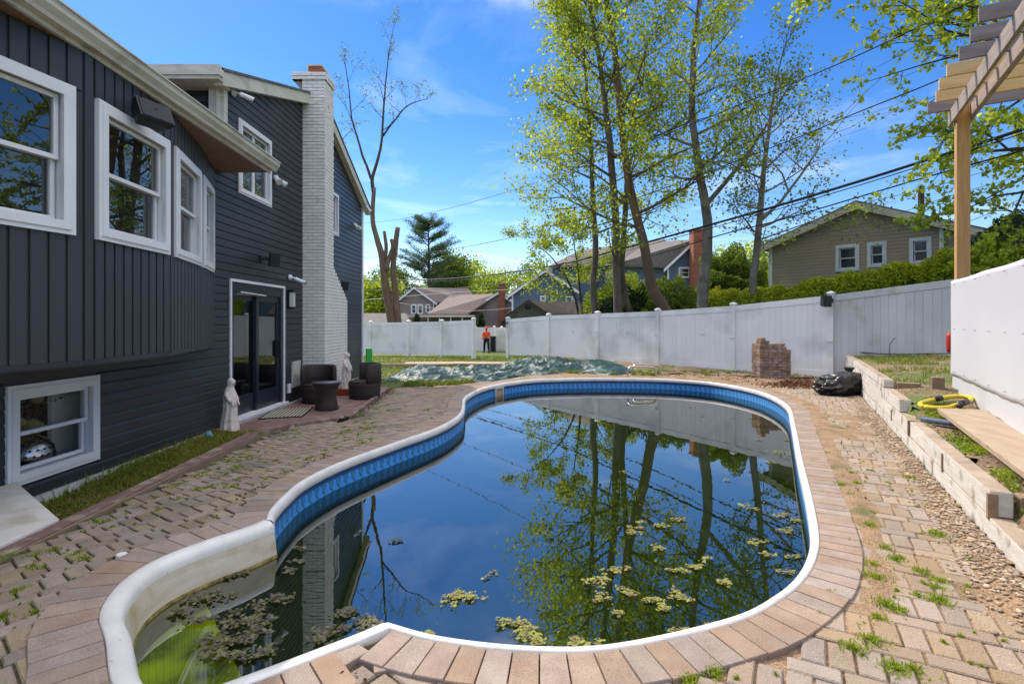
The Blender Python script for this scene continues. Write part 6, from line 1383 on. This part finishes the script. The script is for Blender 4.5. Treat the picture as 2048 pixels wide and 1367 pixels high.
# ---------------- cables ----------------
def cable(pxs, pA, pB, r_, label, mat=None):
    A_, B_ = np.array(pA, float), np.array(pB, float); d = B_-A_; out = []
    for px, py in pxs:
        k = (px-1024)/FPX; t = (k*A_[1]-A_[0])/(d[0]-k*d[1]); Y = A_[1]+d[1]*t; out.append((k*Y, Y, CAMZ-(py-640)*Y/FPX))
    mb = MB(); mb.tube([tuple(v) for v in catmull(out, 8)], r_, 6); tag(mb.build('overhead_cable', mat or M['wire'], None, True), label, 'cable', 'overhead cables')
LA, LB = (-14.5, 51), (10.2, 10.4)
cable([(600, 566), (725, 562), (900, 557), (1095, 533), (1245, 497), (1400, 455), (1560, 410), (1720, 362), (1860, 318), (2048, 258), (2200, 205)], LA, LB, .034, 'thickest black utility cable crossing the trees and the post')
cable([(600, 570), (725, 566), (900, 561), (1095, 538), (1245, 503), (1400, 462), (1560, 417), (1720, 370), (1860, 326), (2048, 266), (2200, 213)], (-14.4, 51.3), (10.3, 10.6), .012, 'cable lashed just under the thickest utility cable')
cable([(600, 578), (800, 580), (1000, 568), (1150, 545), (1300, 512), (1440, 470), (1560, 440), (1700, 399), (1860, 352), (2048, 300), (2200, 255)], (-14.2, 51), (10.8, 10.6), .018, 'second black cable below the thickest one')
cable([(600, 520), (725, 515), (830, 508), (960, 488), (1100, 455), (1250, 404), (1400, 350), (1500, 311), (1600, 273), (1720, 223), (1884, 157), (2048, 80), (2200, 10)], (-14.5, 53), (9.5, 10.8), .014, 'cable rising from the stump past the middle trunks')
cable([(600, 452), (740, 445), (860, 425), (1000, 388), (1130, 345), (1260, 297), (1380, 250), (1500, 201), (1700, 118), (1950, 0), (2050, -50)], (-14.8, 54), (8.8, 10.8), .014, 'topmost cable running up to the upper right corner')
cable([(725, 600), (900, 585), (1000, 580), (1100, 573), (1200, 560)], (-13, 46), (8, 40), .02, 'pale drop cable in front of the taupe roof', M['cream'])
cable([(780, 602), (900, 620), (1000, 618), (1080, 605)], (-11, 48), (4, 44), .018, 'lowest pale sagging cable before the taupe house', M['cream'])
cable([(1560, 440), (1700, 410), (1850, 378), (2048, 318)], (8, 18), (12, 12), .006, 'thin service cable above the tan roof left end')
cable([(1884, 440), (1860, 445), (1895, 452), (1950, 438), (2048, 395)], (12.5, 16), (13, 13), .007, 'thin service cable fixed at the tan house downspout')
cable([(1640, 470), (1780, 432), (1900, 392), (2048, 350)], (9, 18), (12.5, 12), .006, 'thin service cable across the tan house gable')

# ---------------- trees ----------------
def branchy(mbL, p, d, ln, r_, lv, G_, prm, tips, twigs):
    n = 5 if lv < 2 else 3; pts = [Vector(p)]; d = Vector(d).normalized()
    for i in range(n):
        w_ = prm['wig']*(1+.4*lv); d = (d+Vector((G_.normal(0, w_), G_.normal(0, w_), G_.normal(0, w_)*.7+prm['up']))).normalized(); pts.append(pts[-1]+d*ln/n)
    rad = [max(r_*(1-.8*i/n), .004) for i in range(n+1)]; mbL.tube(pts, rad, 5 if lv == 0 else 3 if lv > 1 else 4, cap=False)
    if lv >= prm['lv']-1:
        for i in range(1, n+1): tips.append((pts[i], lv))
    if lv < prm['lv']:
        m = prm['ch'][lv]
        for k in range(m):
            t = .25+.75*(k+G_.random())/m; i = min(int(t*n), n-1); f = t*n-i; q = pts[i].lerp(pts[i+1], min(max(f, 0), 1)); ax = (pts[i+1]-pts[i]).normalized()
            side = ax.cross(Vector(G_.normal(size=3))).normalized(); a = R(prm['ang'])*(.7+.6*G_.random()); nd = ax*math.cos(a)+side*math.sin(a)
            branchy(mbL, q, nd, ln*(.42+.28*G_.random())*(1.15-t*.4), max(rad[i]*.6, .005), lv+1, G_, prm, tips, twigs)
def tree(name, label, trunks, seed, leafmat, bark, nl=14, start=.35, ln=2.6, ang=42, up=.03, wig=.10, lv=2, ch=(5, 4), per=10, ls=.10, spread=.16, cat='tree', group=None, elev=(25, 60), bias=(0, 0), extra=(), grad=None, topx=1.0):
    G_ = np.random.default_rng(seed); root = empty(name, tuple(trunks[0][0][:3]), label, cat, group); prm = dict(wig=wig, up=up, lv=lv, ch=ch, ang=ang); tips = []; mbL = MB()
    for ti, tr in enumerate(trunks):
        pts = catmull([q[:3] for q in tr], 4); n0 = len(tr)-1; rr = np.interp(np.linspace(0, n0, len(pts)), range(n0+1), [q[3] for q in tr])*(.88 if cat == 'tree' else 1)
        pj = [Vector(p)+Vector((noise.noise(Vector(p)*1.3), noise.noise(Vector(p)*1.3+Vector((5, 5, 5))), 0))*.04 for p in pts]
        mb = MB(); mb.tube(pj, list(rr), 10); mb.build('trunk' if ti == 0 else 'stem', bark, root, True)
        tot = len(pts)-1; az = G_.random()*6.28; nlt = nl if not hasattr(nl, '__len__') else nl[ti]
        for k in range(nlt):
            t = start+(1-start)*(k+G_.random()*.8)/nlt; i = min(int(t*tot), tot-1); p = Vector(pj[i]).lerp(Vector(pj[i+1]), t*tot-i); az += 2.4+G_.normal(0, .3)
            el = R(elev[0]+(elev[1]-elev[0])*(t-start)/(1-start)); d = Vector((math.cos(az)*math.cos(el)+bias[0], math.sin(az)*math.cos(el)+bias[1], math.sin(el)))
            branchy(mbL, p, d, ln*(1-.45*(t-start)/(1-start))*(.75+.5*G_.random()), rr[i]*.42, 0, G_, prm, tips, None)
        if topx: branchy(mbL, Vector(pj[-1]), Vector(pj[-1])-Vector(pj[-3]), ln*.7*topx, rr[-1], 0, G_, prm, tips, None)
    for (p, d, l_, r_) in extra: branchy(mbL, p, d, l_, r_, 0, G_, prm, tips, None)
    mbL.build('limbs', bark, root)
    T = np.array([tuple(t[0]) for t in tips]); 
    if per and len(T):
        k = np.repeat(T, per, axis=0) if isinstance(per, int) else T[G_.random(len(T)) < per]
        # clustered: leaves gather round twig tips in bunches
        k = k+G_.normal(0, spread, k.shape)*np.array([1, 1, .7]); leaves('crown', k, ls, leafmat, root, seed, .35)
    return root, T
def TP(lst, Y, dy=None): return [(*P(px, py, Y+(dy[i] if dy else 0)), r_) for i, (px, py, r_) in enumerate(lst)]
tree('maple_tree', 'leftmost slender maple trunk of the clump behind the fence', [TP([(1192, 640, .17), (1186, 560, .15), (1191, 500, .14), (1186, 400, .12), (1182, 300, .10), (1176, 210, .08), (1168, 110, .06), (1160, 20, .04)], 20.6)], 1, M['leafA'], M['bark'], 15, .30, 2.7, per=4, ls=.12, ch=(6, 5), elev=(10, 55), bias=(-.25, 0))
tree('maple_tree', 'straight dark maple behind the fence, second trunk of the clump', [TP([(1236, 640, .21), (1233, 540, .18), (1230, 430, .165), (1220, 300, .15), (1209, 200, .12), (1196, 100, .10), (1178, 0, .08), (1160, -110, .05)], 19.6), TP([(1270, 645, .22), (1250, 600, .17), (1243, 540, .14), (1248, 470, .13), (1252, 400, .12), (1256, 330, .09)], 19.9)], 2, M['leafA'], M['bark'], (20, 4), .36, 3.4, per=4, ls=.12, ch=(6, 5), elev=(12, 62), bias=(-.22, 0), topx=1)
tree('maple_tree', 'maple with a curved leaning base, third of the clump behind the fence', [TP([(1345, 645, .26), (1322, 606, .24), (1304, 572, .215), (1294, 520, .20), (1282, 470, .19), (1266, 400, .175), (1250, 310, .155), (1240, 220, .14), (1232, 120, .12), (1215, 20, .09), (1200, -90, .06)], 18.8)], 3, M['leafA'], M['barkred'], 20, .42, 3.3, per=4, ls=.12, ch=(6, 5), elev=(15, 62), bias=(.08, 0))
tree('maple_tree', 'tall pale maple standing right of the clump, its trunk bending left at mid height', [TP([(1404, 640, .23), (1408, 560, .20), (1414, 490, .185), (1413, 420, .17), (1400, 350, .15), (1389, 270, .13), (1384, 190, .115), (1388, 100, .10), (1398, 10, .08), (1406, -90, .05)], 17.6)], 4, M['leafA'], M['barkgrey'], 18, .42, 2.6, per=3, ls=.11, ch=(6, 5), elev=(8, 60), bias=(.22, 0), extra=[(P(1412, 410, 17.6), (.55, -.1, .75), 4.6, .09)])
tree('young_tree', 'slim sparsely leaved tree before the tan house', [TP([(1502, 640, .14), (1507, 560, .125), (1515, 480, .115), (1522, 400, .10), (1530, 330, .08), (1540, 240, .055), (1552, 160, .035)], 16.6)], 5, M['leafB'], M['barkgrey'], 15, .28, 2.3, per=2, ls=.095, ch=(6, 5), elev=(8, 55), bias=(.1, 0), wig=.12,
     extra=[(P(1522, 440, 16.6), (.80, -.15, .50), 4.6, .06), (P(1514, 480, 16.6), (.9, -.1, .3), 3.0, .028)])
# leafless forked tree with cut stubs behind the left fence
Y0_ = 29.
tree('bare_forked_tree', 'tall thin leafing tree with sawn stubs behind the left fence', [
    TP([(784, 650, .27), (775, 600, .25), (768, 550, .235), (764, 515, .21), (752, 470, .16), (745, 430, .14), (748, 375, .12)], Y0_),
    TP([(797, 650, .22), (791, 590, .20), (786, 540, .18), (790, 500, .17), (796, 455, .15)], Y0_+.1),
    TP([(772, 540, .15), (777, 520, .14), (785, 495, .13), (783, 478, .11)], Y0_-.1), TP([(770, 520, .12), (772, 490, .11), (769, 462, .09)], Y0_)], 6, M['leafB'], M['barkred'], (0, 0, 0, 0), .3, 2.6, topx=0, per=0)
tree('bare_crown_tree', 'thin upper stems with sparse leaves rising beside the chimney', [
    TP([(747, 385, .125), (745, 355, .11), (760, 300, .08), (766, 240, .065), (770, 180, .05), (776, 120, .03), (786, 55, .012)], Y0_),
    TP([(744, 360, .09), (728, 320, .075), (716, 280, .06), (703, 230, .045), (698, 180, .035), (690, 120, .02)], Y0_),
    TP([(748, 450, .10), (738, 415, .08), (715, 365, .07), (696, 310, .055), (680, 270, .045), (660, 225, .03)], Y0_+.1),
    TP([(765, 272, .07), (790, 240, .055), (815, 212, .04), (845, 200, .02)], Y0_)], 16, M['leafB'], M['barkdark'], (9, 6, 2, 4), .42, 1.5, ang=32, up=.08, per=1, ls=.11, ch=(3, 2), spread=.14, elev=(30, 65), topx=.6)
# overhanging maple at the right, trunk outside the picture
tree('maple_tree', 'overhanging bright maple boughs behind the pergola at the upper right', [[(15.2, 12.6, .5, .3), (15.0, 12.6, 3, .27), (14.6, 12.4, 6, .22), (14.0, 12.2, 9, .15), (13.6, 12.0, 11.5, .08)]], 7, M['leafA'], M['barkdark'], 14, .3, 3.4, per=13, ls=.115, ch=(5, 4), elev=(-5, 45), bias=(-.45, 0), up=-.01, spread=.07,
     extra=[((14.6, 12.2, 6.2), (-1, -.2, .05), 5.2, .10), ((14.3, 12.2, 7.6), (-1, -.1, .1), 5.0, .10), ((15, 12.5, 4.8), (-1, -.15, -.02), 4.2, .08), ((14, 12, 9), (-1, 0, .05), 4.4, .08), ((14.2, 12, 8), (-.95, -.4, .1), 5.0, .08), ((14.9, 12.3, 5.4), (-1, .1, .05), 5.2, .08), ((14.6, 12, 7), (-1, -.3, .15), 5.6, .08), ((14.6, 12, 6.6), (-1, .2, .22), 5.0, .08)])
tree('maple_tree', 'bough tip of a maple dipping in at the top edge right of centre', [[(9.5, 11.5, 9.2, .09), (8.2, 11.4, 9.0, .06), (7.2, 11.3, 8.75, .03), (6.3, 11.3, 8.35, .012)]], 8, M['leafA'], M['barkdark'], 6, .4, .9, per=5, ls=.12, lv=1, ch=(4,), spread=.08, elev=(-20, 10), topx=0)
# shrub-like young stems in front of the blue house
tree('shrub_tree', 'many stemmed young tree before the blue gable', [TP([(1160, 640, .07), (1145, 580, .055), (1120, 535, .04), (1092, 505, .025), (1065, 485, .012)], 23.5), TP([(1165, 640, .07), (1158, 560, .05), (1150, 500, .03), (1142, 470, .012)], 23.3), TP([(1165, 640, .06), (1182, 600, .05), (1200, 560, .03)], 23)], 9, M['leafA'], M['barkdark'], (8, 6, 4), .3, 1.5, per=5, ls=.10, ch=(4, 3), spread=.12, elev=(0, 50))
def bush(name, label, c, rx, ry, rz_, n, mat, ls, seed, cat='shrub', group=None, lump=.35, stems=5, base=0., flat=0.):
    G_ = np.random.default_rng(seed); root = empty(name, (c[0], c[1], c[2]), label, cat, group)
    d = G_.normal(size=(n*2, 3)); d /= np.linalg.norm(d, axis=1)[:, None]; d[:, 2] = np.where(d[:, 2] < -.35, -d[:, 2], d[:, 2]); d = d[:n]
    l1 = np.array([noise.noise(Vector(v)*1.9+Vector((seed, 0, 0))) for v in d]); l2 = np.array([noise.noise(Vector(v)*4.6+Vector((0, seed, 0))) for v in d])
    r_ = (1+lump*l1+lump*.6*l2)*(1-.22*G_.random(n)**2); X = np.stack([c[0]+d[:, 0]*r_*rx, c[1]+d[:, 1]*r_*ry, c[2]+rz_*.35+d[:, 2]*r_*rz_*.75], 1)
    leaves('crown', X, ls, mat, root, seed, .2)
    mb = MB()
    for k in range(stems): a = G_.random()*6.28; mb.tube([(c[0]+.1*math.cos(a), c[1]+.1*math.sin(a), c[2]-.2+base), (c[0]+.4*rx*math.cos(a), c[1]+.4*ry*math.sin(a), c[2]+rz_*.4), (c[0]+.7*rx*math.cos(a), c[1]+.7*ry*math.sin(a), c[2]+rz_*.8)], [.04, .03, .01], 5)
    mb.lathe([(.3*min(rx, ry), -.2), (.66*min(rx, ry), .2*rz_), (.62*min(rx, ry), .6*rz_), (.2*min(rx, ry), .85*rz_)], (c[0], c[1], c[2]), 10) if stems > 3 and flat == 0 else None  # dark solid core added behind the leaves for shaded depth
    mb.build('stems_and_core', M['barkdark'], root); return root
# hedge along the fence in front of the tan house
hd = empty('hedge', (9.5, 14.5, 1), 'long yellow green hedge between the white fence and the tan house', 'hedge')
G_ = np.random.default_rng(21); n = 62000
t = G_.uniform(-.3, 6.9, n); cA = np.array([7.1, 17.6]); px_ = cA[0]+t*.645*1.13; py_ = cA[1]-t*.764*1.13
top = np.interp(t, [0, 3, 7], [.2, .06, .02])+np.interp(t, [-.5, 1.0, 2.5, 4, 5, 6, 7], [2.05, 2.15, 2.4, 2.72, 2.9, 3.02, 3.05]); nn_ = np.array([noise.noise((a*2.1, b*2.1, 0)) for a, b in zip(px_, py_)])*.20+np.array([noise.noise((a*5.1, b*5.1, 3)) for a, b in zip(px_, py_)])*.12
w_ = .62; ang_ = G_.uniform(-1.2, math.pi+.1, n); rr_ = 1-.15*G_.random(n)**2
off = np.cos(ang_)*w_*rr_*(1+nn_); zz_ = .3+(top-.3+nn_)*np.clip(.52+.5*np.sin(ang_), 0.05, 1.05)*rr_
nf = np.array([-.764, -.645]); X = np.stack([px_+nf[0]*off, py_+nf[1]*off, zz_+G_.normal(0, .03, n)], 1); leaves('foliage', X, .075, M['leafC'], hd, 21, .1)
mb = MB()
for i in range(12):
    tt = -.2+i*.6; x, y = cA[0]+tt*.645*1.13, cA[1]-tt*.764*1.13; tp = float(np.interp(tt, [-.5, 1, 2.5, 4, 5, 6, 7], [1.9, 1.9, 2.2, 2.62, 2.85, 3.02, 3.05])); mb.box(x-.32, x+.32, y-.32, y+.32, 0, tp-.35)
mb.build('dark_core', M['leafD'], hd)  # solid dark boxes inside the foliage stand for its shaded depth
bush('shrub', 'dark evergreen shrub right of the pergola post behind the sheet screen', (13.5, 12.9, 1.4), 1.8, 1.5, 2.5, 16000, M['leafD'], .085, 31)
bush('shrub', 'dark green rounded shrub between the blue house and the tan house', (8.9, 21.5, 1.2), 1.35, 1.3, 2.6, 14000, M['leafB'], .10, 32)
for i, (x, y, z, rx, rz_, mt_, lb) in enumerate([(6.0, 19.8, .2, 1.3, 2.5, 'leafB', 'green shrub behind the fence between the leaning maple and the pale maple'), (4.7, 20.6, .1, 1.3, 2.3, 'leafD', 'dark shrub in the gap between the middle maple trunks'), (7.5, 18.9, .3, 1.1, 1.9, 'leafC', 'yellow green shrub between the pale maple and the slim tree'),
        (3.6, 21.3, .0, 1.0, 1.5, 'leafB', 'low green shrub left of the clump base'), (5.2, 19.2, .1, .9, 1.3, 'leafA', 'bright low shrub at the foot of the clump'), (8.6, 18.4, .4, 1.0, 1.8, 'leafC', 'yellow green shrub behind the slim tree base'), (4.6, 22.5, .2, 1.5, 2.8, 'leafA', 'taller light green shrub behind the clump trunks')]):
    bush('shrub', lb, (x, y, z), rx, rx*.9, rz_, 9000, M[mt_], .085, 40+i)
# conifer
def pine():
    Y = 66.; c = P(858, 640, Y); root = empty('pine_tree', (c[0], c[1], 0), 'dark green white pine behind the left fence and taupe house', 'tree'); G_ = np.random.default_rng(3)
    top = P(858, 437, Y)[2]; mb = MB(); mb.tube([(c[0], Y, -1), (c[0]+.1, Y, 4), (c[0], Y, 8), (c[0]-.1, Y, top)], [.32, .26, .16, .04], 8); mb.build('trunk', M['barkdark'], root); L_ = MB(); pts = []
    for k in range(84):
        t = G_.random(); z = 1.9+(top-2.2)*t; az = G_.random()*6.28; ln = (4.5*(1-t)**.5+1.1)*(.5+.7*G_.random()); d = np.array([math.cos(az), math.sin(az), .12+.25*t]); e = np.array([c[0], Y, z])
        q = [e+d*ln*s_+np.array([0, 0, .10*ln*s_*s_]) for s_ in (0, .35, .7, 1)]; L_.tube([tuple(v) for v in q], [.07, .05, .03, .015], 4)
        for s_ in np.linspace(.35, 1, 9):
            b = e+d*ln*s_+np.array([0, 0, .10*ln*s_*s_]); m = 55; pts.append(b+G_.normal(0, 1, (m, 3))*np.array([.30, .30, .12])+np.array([0, 0, .10]))
    L_.build('limbs', M['barkdark'], root); leaves('crown', np.vstack(pts), .19, M['needle'], root, 5, -.3, .28)
pine()
def bgtree(px, py, Y, w_, mat, seed, label, n=5200, ls=.34):
    c = P(px, 0, Y); top = P(0, py, Y)[2]; h = top+1; G_ = np.random.default_rng(seed); root = empty('background_tree', (c[0], Y, -1), label, 'tree', 'trees beyond the houses')
    mb = MB(); mb.tube([(c[0], Y, -1), (c[0]+.2, Y, h*.5), (c[0], Y, h*.8)], [.3, .2, .06], 6)
    for k in range(7): a = G_.random()*6.28; mb.tube([(c[0], Y, h*(.25+.05*k)), (c[0]+w_*.35*math.cos(a), Y+w_*.35*math.sin(a), h*(.5+.06*k))], [.1, .03], 4)
    mb.build('trunk', M['barkdark'], root)
    nb = 26; B = G_.normal(0, 1, (nb, 3)); B /= np.linalg.norm(B, axis=1)[:, None]; B = B*(.35+.55*G_.random((nb, 1)))*np.array([w_*.5, w_*.5, h*.36])+np.array([c[0], Y, -1+h*.62])
    k = G_.integers(0, nb, n); X = B[k]+G_.normal(0, 1, (n, 3))*np.array([w_*.09, w_*.09, h*.055]); X[:, 2] = np.minimum(X[:, 2], top); leaves('crown', X, ls, mat, root, seed, .2)
for i, (px, py, Y, w_, m_, lb) in enumerate([(745, 545, 62, 7, 'leafA', 'yellow tree low behind the left fence at the house corner'), (700, 535, 75, 9, 'leafB', 'green tree partly behind the house corner'), (925, 505, 75, 9, 'leafA', 'light green tree right of the pine'), (965, 530, 82, 8, 'leafA', 'light green tree left of the blue house, above the taupe ridge'),
        (1010, 520, 85, 9, 'leafA', 'sparse spring tree above the red brick chimney'), (1060, 515, 90, 8, 'leafB', 'thin tree just left of the blue gable'), (1475, 470, 52, 7, 'leafA', 'hazy spring tree between blue house and tan house'), (1440, 500, 60, 8, 'leafB', 'tree behind the blue house chimney'), (780, 520, 80, 9, 'leafB', 'green tree behind the pine on its left'), (895, 495, 70, 8, 'leafB', 'green tree behind the pine on its right'),
        (1230, 470, 80, 10, 'leafA', 'tree behind the blue house roof'), (1530, 480, 60, 7, 'leafA', 'spring tree behind the tan house left corner')]):
    bgtree(px, py, Y, w_, M[m_], 60+i, lb, 2600 if i in (4, 5, 6) else 5200)
c_ = P(961, 640, 45.); bush('arborvitae', 'small dark arborvitae before the taupe wing', (c_[0], 45., -.9), .45, .45, 2.6, 2600, M['leafD'], .12, 71, stems=0, lump=.1)
c_ = P(834, 640, 47.); bush('arborvitae', 'small dark arborvitae by the porch of the taupe house', (c_[0], 47., -.9), .4, .4, 2.6, 2200, M['leafD'], .12, 72, stems=0, lump=.1)
# a far wood closing the horizon all round
G_ = np.random.default_rng(9); n = 34000; a = G_.uniform(0, 6.283, n); rr_ = G_.uniform(105, 125, n); hh = 7+3*np.array([noise.noise((math.cos(v)*9, math.sin(v)*9, 0)) for v in a]); X = np.stack([rr_*np.sin(a), rr_*np.cos(a), -1+hh*G_.random(n)**.7], 1)
tag(leaves('far_wood', X, 1.5, M['leafB'], None, 99, .2), kind='stuff')
